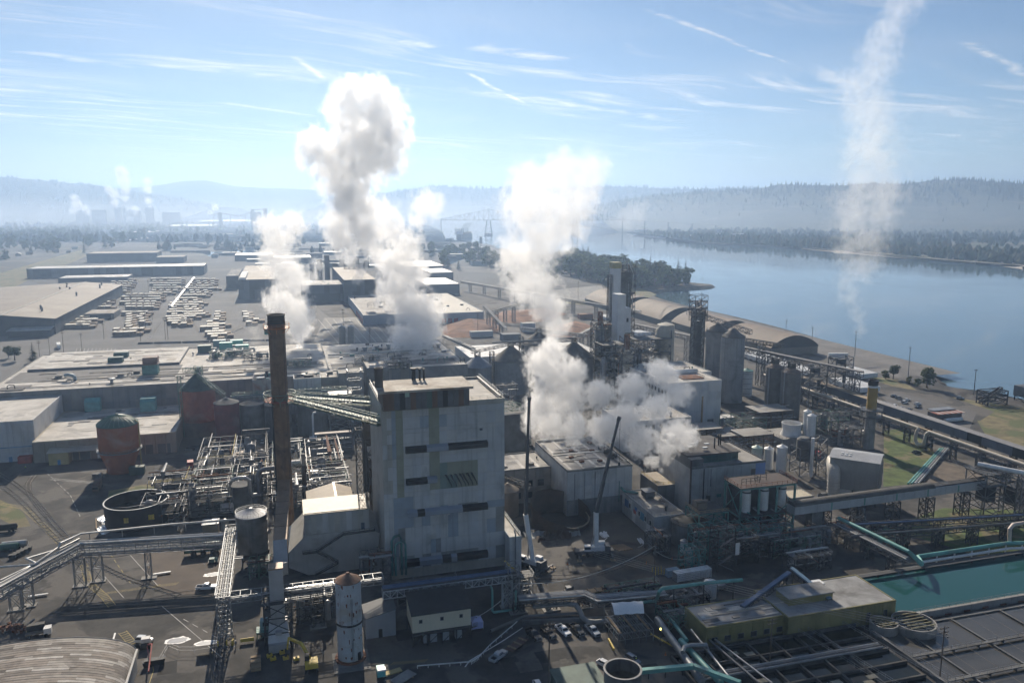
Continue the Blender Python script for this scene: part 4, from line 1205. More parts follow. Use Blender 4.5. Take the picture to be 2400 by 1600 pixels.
# --- dense process piping left of the boiler house
def process_area():
 rnd=random.Random(21)
 GRATE=M('grating',(.045,.044,.042),.95,var=.4,scale=.6,spec=.2)
 (x0,yb),(x1,_)=P(470,1085),P(850,1085)
 yf=P(600,1215)[1]
 y_back=yb
 x_r=24.0
 sheet('process_slab',M('slab_dark',(.07,.068,.065),.95,var=.4,scale=.3,spec=.2),[(x0,yf),(x_r,yf),(x_r,y_back),(x0,y_back)],.06,True)
 cells=[(-52,-38),(-36,-22),(-20,-9),(-7,5),(7,22)]
 k=0
 names=('leftmost','second','middle','fourth','rightmost')
 for i,(a,c)in enumerate(cells):
  for j,(ya,yc)in enumerate(((yf+3,yf+17),(yf+21,yf+36),(yf+40,y_back-2))):
   if i == 2 and j == 0:
    continue
   if a<x0+2 and j == 2:
    continue
   h=rnd.choice((8,10,12))
   t=thing('process_rack','%s frame of pipes and vessels in the %s row of the process area' % (names[i],('front','centre','back')[j]),'pipe rack',((a+c)/2,ya,0),'process racks')
   part('frame',(STEEL,STEEL_D,GREEN_ST)[(i+j)% 3],t,lambda b:[b.tower(xx,(ya+yc)/2,0,h,(c-a)/2,yc-ya,4,.22,False)for xx in ((a*3+c)/4,(a+c*3)/4)])
   part('deck',GRATE,t,lambda b:b.box(a+1,c-1,ya+1,yc-1,h*.55,h*.55+.12))
   part('handrail',YELLOW if rnd.random()<.3 else STEEL,t,lambda b:b.rail([(a+.5,ya,h),(c-.5,ya,h),(c-.5,yc,h)],1.1,2.0,.09))
   for q in range(15):
    m=(STEEL,GALV,STEEL_D,STEEL,RUST,STEEL_D,STEEL)[rnd.randrange(7)]
    r=rnd.choice((.14,.18,.22,.3,.45))
    z=rnd.uniform(1.5,h+1.4)
    if rnd.random()<.62:
     yy=rnd.uniform(ya,yc)
     pts=[(a-1,yy,z),(rnd.uniform(a,c),yy,z)]
     pts.append((pts[-1][0],yy,max(.5,z+rnd.uniform(-4,3))))
     pts.append((c+1,yy,pts[-1][2]))
    else:
     xx=rnd.uniform(a,c)
     pts=[(xx,ya-1,z),(xx,rnd.uniform(ya,yc),z)]
     pts.append((xx,pts[-1][1],max(.5,z+rnd.uniform(-4,3))))
     pts.append((xx,yc+1,pts[-1][2]))
    part('pipe',m,t,lambda b:b.tube(pts,r,7),True)
   for q in range(rnd.randrange(4,8)):
    xx,yy=rnd.uniform(a+1,c-1),rnd.uniform(ya+1,yc-1)
    r=rnd.uniform(.8,1.9)
    hh=rnd.uniform(3,h+2)
    if rnd.random()<.65:
     part('vessel',(STEEL,GALV,STEEL,CONC)[rnd.randrange(4)],t,lambda b:b.lathe(xx,yy,[(r*.9,.4),(r,.6),(r,hh),(r*.7,hh+r*.4),(.1,hh+r*.6)],14),True)
    else:
     zz=rnd.uniform(2,h*.8)
     part('drum',(ALU,WHITE,STEEL)[rnd.randrange(3)],t,lambda b:b.tube([(xx-2.4,yy,zz),(xx-2.1,yy,zz),(xx+2.1,yy,zz),(xx+2.4,yy,zz)],[r*.5,r,r,r*.5],12),True)
   k += 1
 x,y=P(578,1108)
 t=thing('domed_tank','wide tank with pale tan dome behind the process piping','tank',(x,y,0))
 part('shell',CONC,t,lambda b:b.lathe(x,y,[(7.6,0),(7.6,6)],32),True)
 part('dome',M('dome_tan',(.44,.35,.27),.6,var=.15,scale=.3),t,lambda b:b.lathe(x,y,[(7.7,6.01),(7.4,6.5),(6,8),(3.6,9.2),(.1,9.7)],32),True)
 part('hatch',GALV,t,lambda b:b.box(x+5,x+8,y-4,y-2,5,9))
 x,y=P(562,1190)
 t=thing('swan_neck_pipe','fat silver swan-neck pipe in front of the process frames','pipe',(x,y,0))
 part('pipe',ALU,t,lambda b:b.tube([(x-2.6,y,4),(x-3.4,y,9),(x-2.4,y,11.2),(x,y,11.9),(x+2.6,y,11.8),(x+4,y,10.6),(x+4,y,6),(x+5,y,4.6),(x+8,y,4.6)],.75,12),True)
 part('tank',CONC_D,t,lambda b:b.lathe(x+.6,y+2.6,[(4,0),(4,8.6)],24),True)
 x,y=P(609,1185)
 t=thing('flue_elbow','tall grey pipe with elbow top left of the brown stack','pipe',(x,y,0))
 part('pipe',STEEL,t,lambda b:b.tube([(x,y,0),(x,y,12.4),(x+.5,y,13.6),(x+2,y,14.4),(x+6,y,14.6)],.9,12),True)
 x,y=P(716,1190)
 t=thing('slim_stack','slim dark exhaust stack right of the big brown stack','chimney',(x,y,0))
 part('shaft',M('slim_dark',(.05,.035,.03),.8,var=.3,streak=.4),t,lambda b:b.lathe(x,y,[(.85,0),(.8,17)],16),True)
 part('tip',CONC,t,lambda b:b.lathe(x,y,[(.8,17.01),(.8,21.5)],16),True)
 for (px,py,lab)in ((505,1255,'front left'),(520,1150,'far left')):
  x,y=P(px,py)
  t=thing('pump_house','small tan and grey pump house at the %s of the process area' % lab,'shed',(x,y,0))
  part('wall',M('shed_tan',(.34,.26,.18),.8,var=.2,scale=.4),t,lambda b:b.box(x-4,x+1,y,y+5,0,4.2))
  part('roof',GALV,t,lambda b:b.box(x-4.3,x+1.3,y-.3,y+5.3,4.21,4.5))
  part('tank',ALU,t,lambda b:b.lathe(x+3.2,y+1.5,[(1.3,0),(1.3,4.6),(.6,5.2),(.1,5.3)],14),True)
  part('pump',STEEL,t,lambda b:[b.lathe(x-3+1.4*q,y-1.6,[(.45,0),(.45,1.2),(.2,1.5)],9)for q in range(4)],True)
 y=y_back+3
 xa,xb2=P(750,1092,8)[0],P(848,1088,8)[0]
 t=thing('pipe_bench','long roofed pipe bench behind the tan gable roof','pipe rack',(xa,y,0))
 part('roof',M('bench_roof',(.36,.29,.24),.7,var=.2),t,lambda b:b.box(xa,xb2,y,y+3,8,8.4))
 part('frame',STEEL,t,lambda b:[b.tower(xa+(xb2-xa)*(q+.5)/5,y+1.5,0,8,(xb2-xa)/5.2,2.6,2.7,.2,False)for q in range(5)])
 for q in range(8):
  part('pipe',(ALU,GALV,STEEL)[q % 3],t,lambda b:b.tube([(xa,y-.3,1+q*.8),(xb2,y-.3,1+q*.8)],.16,6),True)
process_area()
# --- middle: flat-roofed blocks, wrecked tank, cranes
def centre():
 WF=[M('front_white_%d' % i,c,.75,var=.08,scale=.25,dirt=(.25,.24,.22),dirt_amt=.28,streak=.4)for i,c in enumerate(((.50,.50,.49),(.53,.53,.51),(.47,.48,.48)))]
 CB=[M('block_grey_%d' % i,c,.85,var=.15,scale=.25,dirt=(.09,.09,.085),dirt_amt=.35,streak=.5)for i,c in enumerate(((.24,.235,.22),(.21,.21,.205),(.26,.25,.235)))]
 t=building('pulp_building','white fronted flat-roofed building behind the wrecked tank',97.6,123.6,263.2,301.5,17.4,CB[0],ROOF_PALE,panels=(8,3),pmats=WF,side=(-1,6,2),par=.5)
 part('grey_base',CB[1],t,lambda b:b.box(97.5,123.7,263.0,263.09,0,6.3))
 for k in range(5):
  piece('roof_strip',ROOF_W,t,99+k*5.2,100.1+k*5.2,264,300.5,17.53,17.6)
 piece('roof_band',ROOF_W,t,98.2,123,281.5,283,17.61,17.8)
 for (dx,dy)in ((8,8),(15,7),(9,22),(17,20),(6,14),(20,30)):
  part('roof_hatch',RUST,t,lambda b:(b.box(97.6+dx,99.3+dx,263+dy,264.2+dy,17.55,18.1),b.box(97.5+dx,99.4+dx,262.9+dy,264.3+dy,18.11,18.2)))
 roof_detail(t,98,118,264,300,17.5,18,75,5)
 for k in range(7):
  part('roof_pipe',(ALU,GALV,STEEL_D)[k % 3],t,lambda b:b.tube([(119.5+.6*k,266,18.3+.25*(k % 3)),(119.5+.6*k,300,18.3+.25*(k % 3)),(119.5+.6*k,304,15)],.2,7),True)
 part('roof_fan',STEEL_D,t,lambda b:[b.lathe(119.6,272+6*k,[(1.4,18),(1.4,19.6),(1.0,19.9),(.2,19.95)],16)for k in range(3)],True)
 for xx in (100.4,104.4,108.5):
  part('wall_pipe',STEEL,t,lambda b:b.tube([(xx,262.9,0),(xx,262.9,16.5)],.1,6))
 part('overhang_pipe',TEAL,t,lambda b:(b.tube([(119,262.8,9.3),(119,259.5,9.0),(124,258.5,8.2)],.4,8),b.tube([(118.2,262.8,4),(118.2,262.8,12)],.15,6)),True)
 part('antenna',STEEL_D,t,lambda b:b.beam((123,290,17.5),(123,290,29),.15))
 x,y=P(1348,1020,17.5)
 part('stub_stack',STEEL,t,lambda b:b.lathe(x,y,[(.75,17.5),(.75,25)],14),True)
 part('pale_edge',ROOF_W,t,lambda b:b.box(98,117,301,301.5,17.9,18.4))  # pale strip along the rear roof edge
 t=building('pulp_building','lower grey concrete wing with square windows left of the white front',78.5,97.4,281,301,13.4,CB[1],ROOF_PALE,panels=(6,2),pmats=CB,par=.5)
 for xx in (84,88.6,93.2):
  for zz in (2.0,6.6):
   win(t,xx-1.2,xx+1.2,zz,zz+2.4,281-.1)
 vents(t,4,80,96,283,300,13.4,31)
 for k in range(3):
  piece('roof_strip',ROOF_W,t,80+6*k,81.4+6*k,282,300,13.54,13.6)
 c=Vector((*P(1312,1226),0))
 TK=M('wreck_rust',(.06,.04,.03),.85,var=.4,scale=.25,dirt=(.10,.06,.04),dirt_amt=.4)
 t=thing('wrecked_tank','torn open rusty tank lying slumped between the two cranes','tank',c)
 n=56
 R1=10.4
 def shell(b):
  vs,fs=[],[]
  for i in range(n+1):
   a=6.2832*i/n
   jag=1.0+.5*mnoise.noise((math.cos(a)*3,math.sin(a)*3,2))+.22*mnoise.noise((a*9,0,4))
   h=5.6+3.6*math.cos(a-2.1)+1.2*jag
   if 4.6<a<5.6:
    h *= .6+.35*abs(a-5.1)
   for k in range(5):
    z=h*k/4
    r=R1*(1+.06*k*(.4-math.sin(a))/2)+.25*mnoise.noise((a*2,z,1))
    vs.append((c.x+r*math.cos(a),c.y+r*math.sin(a)*.95,max(.02,z)))
  for i in range(n):
   for k in range(4):
    fs.append((i*5+k,(i+1)*5+k,(i+1)*5+k+1,i*5+k+1))
  b.add(vs,fs)
 part('shell',TK,t,shell,True)
 part('floor',BLACK,t,lambda b:b.lathe(c.x,c.y,[(R1-.2,.3),(.1,.32)],40,False))
 rim=[]
 for i in range(30):
  a=3.9+2.5*i/29
  rim.append((c.x+(R1+.25)*math.cos(a),c.y+(R1+.25)*math.sin(a)*.95,3.4+1.6*math.cos(a-2.1)+.5*mnoise.noise((a*3,0,1))))
 part('rim',M('bent_rim',(.24,.2,.15),.8,var=.3),t,lambda b:b.tube(rim,.28,6),True)
 def torn(b,px,py,w,hh,s):
  x,y=P(px,py)
  rn=random.Random(s)
  m=7
  vs=[(x+w*(i/m-.5)+rn.uniform(-.4,.4),y+rn.uniform(-.8,.8)+1.2*j,hh*j*(.4+.6*rn.random()))for j in range(3)for i in range(m+1)]
  b.add(vs,[(j*(m+1)+i,j*(m+1)+i+1,(j+1)*(m+1)+i+1,(j+1)*(m+1)+i)for j in range(2)for i in range(m)])
 for k,(px,py,w,hh)in enumerate(((1262,1260,9,.9),(1310,1262,10,1.5),(1345,1256,6,1.2),(1285,1268,7,.6))):
  part('torn_sheet',(M('pale_sheet',(.30,.31,.30),.6,.2,var=.3,scale=.5),TK)[k % 2],t,lambda b:torn(b,px,py,w,hh,k))
 for (px,py,lab)in ((1420,1258,'white tarpaulin and hose'),(1505,1272,'small white bag')):
  x,y=P(px,py)
  o=thing('tarpaulin',lab+' lying in the yard right of the crane boom','tarpaulin',(x,y,0))
  part('cloth',WHITE_CL,o,lambda b:torn(b,px,py,3 if px<1500 else 1.2,.6,px))
  part('hose',WHITE_CL,o,lambda b:b.tube([(x-3,y-3,.1),(x-1.5,y-2.4,.1),(x,y-1,.12),(x+.5,y,.3)],.1,5),True)
 x,y=P(1455,1283)
 t=thing('steel_plate','brown crane mat plate lying on the dirt yard','plate',(x,y,0))
 part('plate',M('plate_brown',(.23,.16,.10),.8,var=.25),t,lambda b:[b.obox((x+k*1.05,y,.02),(1.0,5,.25),.35)for k in range(-2,3)])
centre()
def crane(name,label,bx,by,mid,tip,rz,seed):
 """Mobile crane: carrier with wheels and outriggers, cab, counterweight, telescopic boom."""
 z0=0
 t=thing(name,label,'crane',(bx,by,0),'mobile cranes')
 CW=M('crane_white',(.66,.67,.68),.45,var=.1,scale=.5)
 CG=M('crane_grey',(.07,.075,.085),.5,var=.2,scale=.5)
 def rot(x,y):
  return (bx+x*math.cos(rz)-y*math.sin(rz),by+x*math.sin(rz)+y*math.cos(rz))
 part('carrier',CG,t,lambda b:b.obox((bx,by,.9),(13,2.8,1.0),rz))
 for k in range(5):
  for s in (-1,1):
   xx,yy=rot(-4.8+2.4*k,s*1.2)
   d=Vector((-math.sin(rz),math.cos(rz),0))*.3
   part('wheel',RUBBER,t,lambda b:b.tube([Vector((xx,yy,.7))-d,Vector((xx,yy,.7))+d],.68,12))
 for (q,s)in ((-5.5,1),(-5.5,-1),(5.5,1),(5.5,-1)):
  a,c=rot(q,s*1.2),rot(q,s*4.3)
  o=part('outrigger',CG,t,lambda b:(b.beam((*a,1.1),(*c,1.1),.4),b.beam((*c,.2),(*c,1.2),.3)))
  part('float_pad',WOOD,o,lambda b:b.obox((*c,.02),(1.6,1.6,.25),rz))
 part('turntable',CW,t,lambda b:(b.obox((*rot(1,0),1.92),(6.0,2.6,1.4),rz),b.obox((*rot(2.6,.9),3.33),(2.2,1.5,1.1),rz)))
 cb=part('cab',CW,t,lambda b:b.obox((*rot(-2.4,-1.0),2.0),(2.0,1.3,1.9),rz))
 part('cab_glass',GLASS,cb,lambda b:b.obox((*rot(-2.4,-1.0),2.7),(2.06,1.36,.8),rz))
 part('counterweight',CG,t,lambda b:b.obox((*rot(4.3,0),1.95),(1.8,3.2,1.7),rz))
 mid,tip=Vector(mid),Vector(tip)
 p0=Vector((*rot(.6,0),3.2))
 part('boom_base',CW,t,lambda b:b.beam(p0,mid,1.25,1.5))
 L=tip-mid
 for k in range(3):
  part('boom_section',CG,t,lambda b:b.beam(mid+L*(k/3)*.98,mid+L*((k+1)/3),1.0-.18*k,1.15-.2*k))
 part('boom_head',CG,t,lambda b:b.beam(tip,tip+L.normalized()*1.3+Vector((0,-.4,0)),.9,1.1))
 part('lift_cylinder',GALV,t,lambda b:b.tube([Vector((*rot(-1.2,0),2.6)),p0.lerp(mid,.45)],.28,8))
 part('hoist_cable',BLACK,t,lambda b:(b.beam(tip+Vector((.3,-.8,.3)),Vector((tip.x+.3,tip.y-.8,tip.z-14)),.09),b.obox((tip.x+.3,tip.y-.8,tip.z-15),(.6,.4,1.0))))
 return t
b1=P(1244,1330)
F1=b1[0]*math.sin(HEAD)+b1[1]*math.cos(HEAD)
crane('mobile_crane','mobile crane with near-vertical boom standing by the boiler house corner',*b1,PF(1232,1205,F1),PF(1240,938,F1+2),RAD(-55),1)
b2=P(1392,1300)
F2=b2[0]*math.sin(HEAD)+b2[1]*math.cos(HEAD)
crane('mobile_crane','mobile crane in the open yard with boom leaning to the right',*b2,PF(1397,1200,F2),PF(1449,985,F2+4),RAD(-12),2)
# --- process building with the green vessel frame
def process_building():
 DC=[M('dark_conc_%d' % i,c,.85,var=.15,scale=.2,dirt=(.07,.07,.07),dirt_amt=.35,streak=.55)for i,c in enumerate(((.16,.165,.165),(.14,.145,.15),(.185,.185,.18)))]
 LW=[M('light_side_%d' % i,c,.8,var=.1,scale=.25,dirt=(.2,.2,.19),dirt_amt=.3,streak=.4)for i,c in enumerate(((.40,.41,.41),(.37,.38,.39)))]
 x0,y0,x1=138.5,245.6,169.0
 t=building('process_building','dark process building with teal clerestory and pale front',x0,x1,y0,271,20.4,DC[0],ROOF_PALE,panels=(9,3),pmats=LW,side=(-1,6,5),par=.45)
 part('clerestory',TEAL,t,lambda b:b.box(x0+5,160,y0+4.2,270,20.55,23.5))
 for k in range(12):
  a=x0+5.1+(160-x0-5.2)*k/12
  piece('clerestory_panel',M('teal_dark',(.03,.085,.09),.5,var=.2),t,a+.05,a+(160-x0-5.2)/12-.05,y0+4.08,y0+4.19,20.7,23.3)
 part('upper_roof',M('roof_tar',(.075,.07,.068),.85,var=.3,scale=.2,dirt=(.3,.29,.27),dirt_amt=.16),t,lambda b:b.box(x0+.02,160.6,y0+3.6,271,23.51,24.0))
 part('tower_top',DC[1],t,lambda b:b.box(x0-.02,x0+4.98,y0+.5,270.9,20.56,23.5))
 part('blue_panel',M('bright_blue',(.16,.25,.48),.6,var=.08),t,lambda b:b.box(x1-4.2,x1-.1,y0-.16,y0-.102,15.6,20.0))
 for (xx,yy,h)in ((153,255,4),(156.5,258,4.4),(157.3,258,4.4)):
  part('vent_pipe',BLACK,t,lambda b:b.lathe(xx,yy,[(.28,24),(.28,24+h)],9),True)
 for (xx,yy)in ((147,262),(149,256),(152,260),(144,258)):
  part('roof_hatch',WHITE,t,lambda b:b.box(xx,xx+1.8,yy,yy+1.1,24.01,24.3))
 part('handrail',GALV,t,lambda b:b.rail([(x1-.2,y0+.2,20.9),(x1-.2,270.5,20.9)],1.1,2.2,.08))
 part('downpipe',M('pipe_brown',(.06,.04,.035),.7),t,lambda b:b.tube([(x0-.5,y0-.6,2),(x0-.5,y0-.6,23.8)],.35,8),True)
 part('wall_conduit',BLACK,t,lambda b:(b.beam((146.3,y0-.3,13),(146.3,y0-.3,19.6),.12),b.beam((143.4,y0-.4,4),(143.4,y0-.4,20),.3)))
 win(t,144.8,146.4,7.6,9.6,y0-.1)
 win(t,163,164.6,15.8,18,y0-.1)
 part('green_panel',TEAL,t,lambda b:b.box(149,151,y0-.16,y0-.102,8.6,9.8))
 part('white_fan',WHITE,t,lambda b:(b.lathe(148,275,[(2.0,12),(2.0,16.5),(2.2,16.6)],20),b.lathe(141.5,268,[(1.6,24),(1.6,26.6),(1.8,26.7)],20)),True)
 t=building('annex','low white annex with painted signs left of the process building',119.3,131.0,235.5,262,7.8,LW[0],ROOF_PALE,panels=(4,2),pmats=[WALL_W,LW[0]],side=(-1,9,2),par=.4)
 for k,(yy,m)in enumerate(((258,M('mural_blue',(.06,.14,.30),.6)),(251,RED),(250,M('mural_blue',(.06,.14,.30),.6)),(245,M('mural_sea',(.10,.28,.42),.6)))):
  piece('wall_sign',m,t,119.10,119.19,yy-(1.0 if k in (1,2)else 1.8),yy+(1.0 if k in (1,2)else 1.6),3.6 if k != 2 else 5.0,6.4 if k != 1 else 5.0)
 part('handrail',GALV,t,lambda b:b.rail([(119.5,261.5,8.2),(119.5,235.8,8.2),(130.8,235.8,8.2)],1.1,2,.08))
 part('chiller',STEEL,t,lambda b:(b.box(124,127.5,252,256,8.4,10.6),b.box(123.7,127.8,251.7,256.3,10.61,10.8)))
 part('rooftop_pipe',STEEL_D,t,lambda b:b.tube([(126,240,8),(126,240,9.4),(128,244,9.4),(128,249,8.6)],.3,7),True)
 for yy in (238,242,247,255):
  win(t,yy-.7,yy+.7,4.2,6.0,119.2,WHITE,-1)
 t=building('annex','tan roofed deck with yellow rails tucked behind the white annex',131.2,138.2,257,272,10.6,DC[2],M('deck_tan',(.38,.32,.24),.8,var=.2),par=0)
 part('handrail',YELLOW,t,lambda b:b.rail([(131.3,271,10.75),(131.3,257.2,10.75),(138,257.2,10.75)],1.1,2,.09))
 fx0,fx1,fy0,fy1,zt,zm=146.6,167.8,226.0,236.0,18.6,8.6
 t=thing('vessel_frame','green steel frame holding three white vertical vessels','steel frame',((fx0+fx1)/2,fy0,0))
 for xx in (fx0,fx0+7.1,fx0+14.1,fx1):
  for yy in (fy0,fy1):
   part('column',TEAL,t,lambda b:b.beam((xx,yy,0),(xx,yy,zt),.6))
 for zz in (zt,zm,4.0):
  for yy in (fy0,fy1):
   part('girder',TEAL,t,lambda b:b.beam((fx0,yy,zz),(fx1,yy,zz),.5,.8))
  for xx in (fx0,fx1):
   part('girder',TEAL,t,lambda b:b.beam((xx,fy0,zz),(xx,fy1,zz),.4,.55))
 part('bracing',TEAL,t,lambda b:[b.beam((fx0+7.07*k,fy0,a),(fx0+7.07*(k+1),fy0,c),.22)for k in range(3)for (a,c)in ((0,zm),(zm,0))]+[b.beam((fx0,fy0,zm),(fx0,fy1,zt),.25),b.beam((fx0,fy1,zm),(fx0,fy0,zt),.25),b.beam((fx1,fy0,zm),(fx1,fy1,zt),.25),b.beam((fx1,fy0,13),(fx0+14,fy0,zm),.25)])
 part('top_deck',M('deck_rust',(.07,.05,.045),.85,var=.3),t,lambda b:b.box(fx0-.6,fx1+.6,fy0-.6,fy1+.6,zt+.3,zt+.5))
 part('mid_deck',STEEL_D,t,lambda b:b.box(fx0,fx1,fy0-1.2,fy1,zm+.3,zm+.45))
 part('handrail',M('rail_brown',(.30,.15,.10),.7),t,lambda b:b.rail([(fx0-.5,fy1,zt+.5),(fx0-.5,fy0-.5,zt+.5),(fx1+.5,fy0-.5,zt+.5),(fx1+.5,fy1,zt+.5)],1.2,2,.12))
 part('top_steel',STEEL_D,t,lambda b:b.rail([(fx0+2,fy0+3,zt+.5),(fx0+9,fy0+3,zt+.5),(fx0+9,fy0+6,zt+.5),(fx0+13,fy0+5,zt+.5)],2.0,1.5,.14))
 for xx in (fx0+4.2,fx0+11.2,fx0+18.2):
  v=part('vessel',WHITE,t,lambda b:b.lathe(xx,fy0+3.2,[(1.4,zm+.5),(1.55,zm+.9),(1.55,zt-2.2),(1.35,zt-2.0),(1.35,zt+.2)],20),True)
  part('band',STEEL_D,v,lambda b:b.lathe(xx,fy0+3.2,[(1.56,zt-2.5),(1.66,zt-2.45),(1.66,zt-2.1),(1.5,zt-2.0)],20,False),True)
  part('hopper',M('hopper_rust',(.14,.085,.07),.8,var=.3),t,lambda b:b.lathe(xx,fy0+3.2,[(.4,4.6),(1.7,7.4),(1.7,8.55)],14),True)
 part('rear_casing',M('backing_dark',(.035,.04,.042),.8,var=.4,scale=.4,streak=.4),t,lambda b:(b.box(fx0+.6,fx1-.6,fy1-3.4,fy1-.4,.2,zt-1.4),b.box(fx0+2,fx1-6,fy0+1,fy1-3.5,.1,3.6)))  # dark backing boxes added behind the vessels so the frame reads dense
 for k in range(9):
  part('side_pipe',(GALV,RUST,TEAL_PIPE)[k % 3],t,lambda b:b.tube([(fx0+1+2.4*k,fy0-.6,.3),(fx0+1+2.4*k,fy0-.6,6+(k % 4)),(fx0+2.4*k-1,fy0+2,7.6+(k % 4))],.22,7),True)
 x,y=P(1608,1275)
 t=thing('tank_platform','dark round tank under a green braced platform beside the annex','tank',(x,y,0))
 part('shell',CONC_D,t,lambda b:b.lathe(x+2,y+2,[(6.2,0),(6.2,7.4)],30),True)
 part('roof',M('roof_soot',(.06,.058,.05),.8,var=.3),t,lambda b:b.lathe(x+2,y+2,[(6.3,7.41),(4.5,8.0),(.2,8.4)],30),True)
 part('ring_rail',GALV,t,lambda b:b.rail([(x+2+6.4*math.cos(k*.393),y+2+6.4*math.sin(k*.393),7.4)for k in range(17)],1.1,2.2,.09))
 part('frame',TEAL,t,lambda b:b.tower(x+8,y+1,0,11.5,11,9,3.9,.34))
 part('deck',STEEL_D,t,lambda b:b.box(x+2.4,x+13.6,y-3.6,y+5.6,11.6,11.75))
 part('handrail',M('rail_tan',(.40,.30,.17),.7),t,lambda b:b.rail([(x+2.4,y+5.6,11.75),(x+2.4,y-3.6,11.75),(x+13.6,y-3.6,11.75)],1.1,2,.1))
 part('heat_exchanger',M('exch',(.2,.16,.12),.7,var=.3),t,lambda b:(b.box(x+4,x+7.5,y,y+4,11.8,14),b.tube([(x+3.4,y+1,14.4),(x+8,y+1,14.4)],.5,9)))
 x,y=P(1690,1330)
 t=thing('stair_tower','dark steel stair tower in front of the vessel frame','steel tower',(x,y,0))
 part('frame',STEEL_D,t,lambda b:(b.tower(x,y,0,14,6,5,2.8,.24),b.tower(x+9,y+2,0,9,8,5,3,.24)))
 part('stair_flight',STEEL,t,lambda b:[b.beam((x+(-2.6 if k % 2 else 2.6),y-2.8,k*2.8),(x+(2.6 if k % 2 else -2.6),y-2.8,(k+1)*2.8),1.0,.2)for k in range(5)])
 part('handrail',GALV,t,lambda b:[b.rail([(x-3,y-2.5,k*2.8),(x+3,y-2.5,k*2.8)],1.1,1.5,.08)for k in range(1,6)])
 part('notice_board',WHITE_CL,t,lambda b:b.box(x+3.0,x+4.4,y-3.0,y-2.9,5.2,9.2))
 x,y=P(1622,1354)
 t=thing('shipping_container','white shipping container parked below the green vessel frame','container',(x,y,0))
 part('body',WHITE,t,lambda b:b.obox((x,y,.15),(12.2,2.6,2.7),RAD(3)))
 for k in range(14):
  piece('side_rib',WHITE,t,x-5.7+.86*k,x-5.5+.86*k,y-1.75,y-1.30,.4,2.6)
 part('end_door',GALV,t,lambda b:b.obox((x-6.14,y-.3,.2),(.1,2.5,2.5),RAD(3)))
 part('generator',M('gen_blue',(.2,.32,.42),.6),t,lambda b:b.obox((x-5,y+3.4,0),(4,2,2.2),RAD(3)))
 for k in range(9):
  piece('bollard',YELLOW,t,x-10+1.0*(k % 5),x-9.8+1.0*(k % 5),y+5+2.2*(k // 5),y+5.2+2.2*(k // 5),0,1.5)
 x,y=P(1602,1300)
 t=silo('storage_tank','small shiny white capped tank at the edge of the dirt yard',x,y,1.15,4.8,WHITE,ALU,.6,cat='tank',z0=1.2)
 part('stand',STEEL_D,t,lambda b:b.tower(x,y,0,1.2,1.8,1.8,1.2,.2))
process_building()
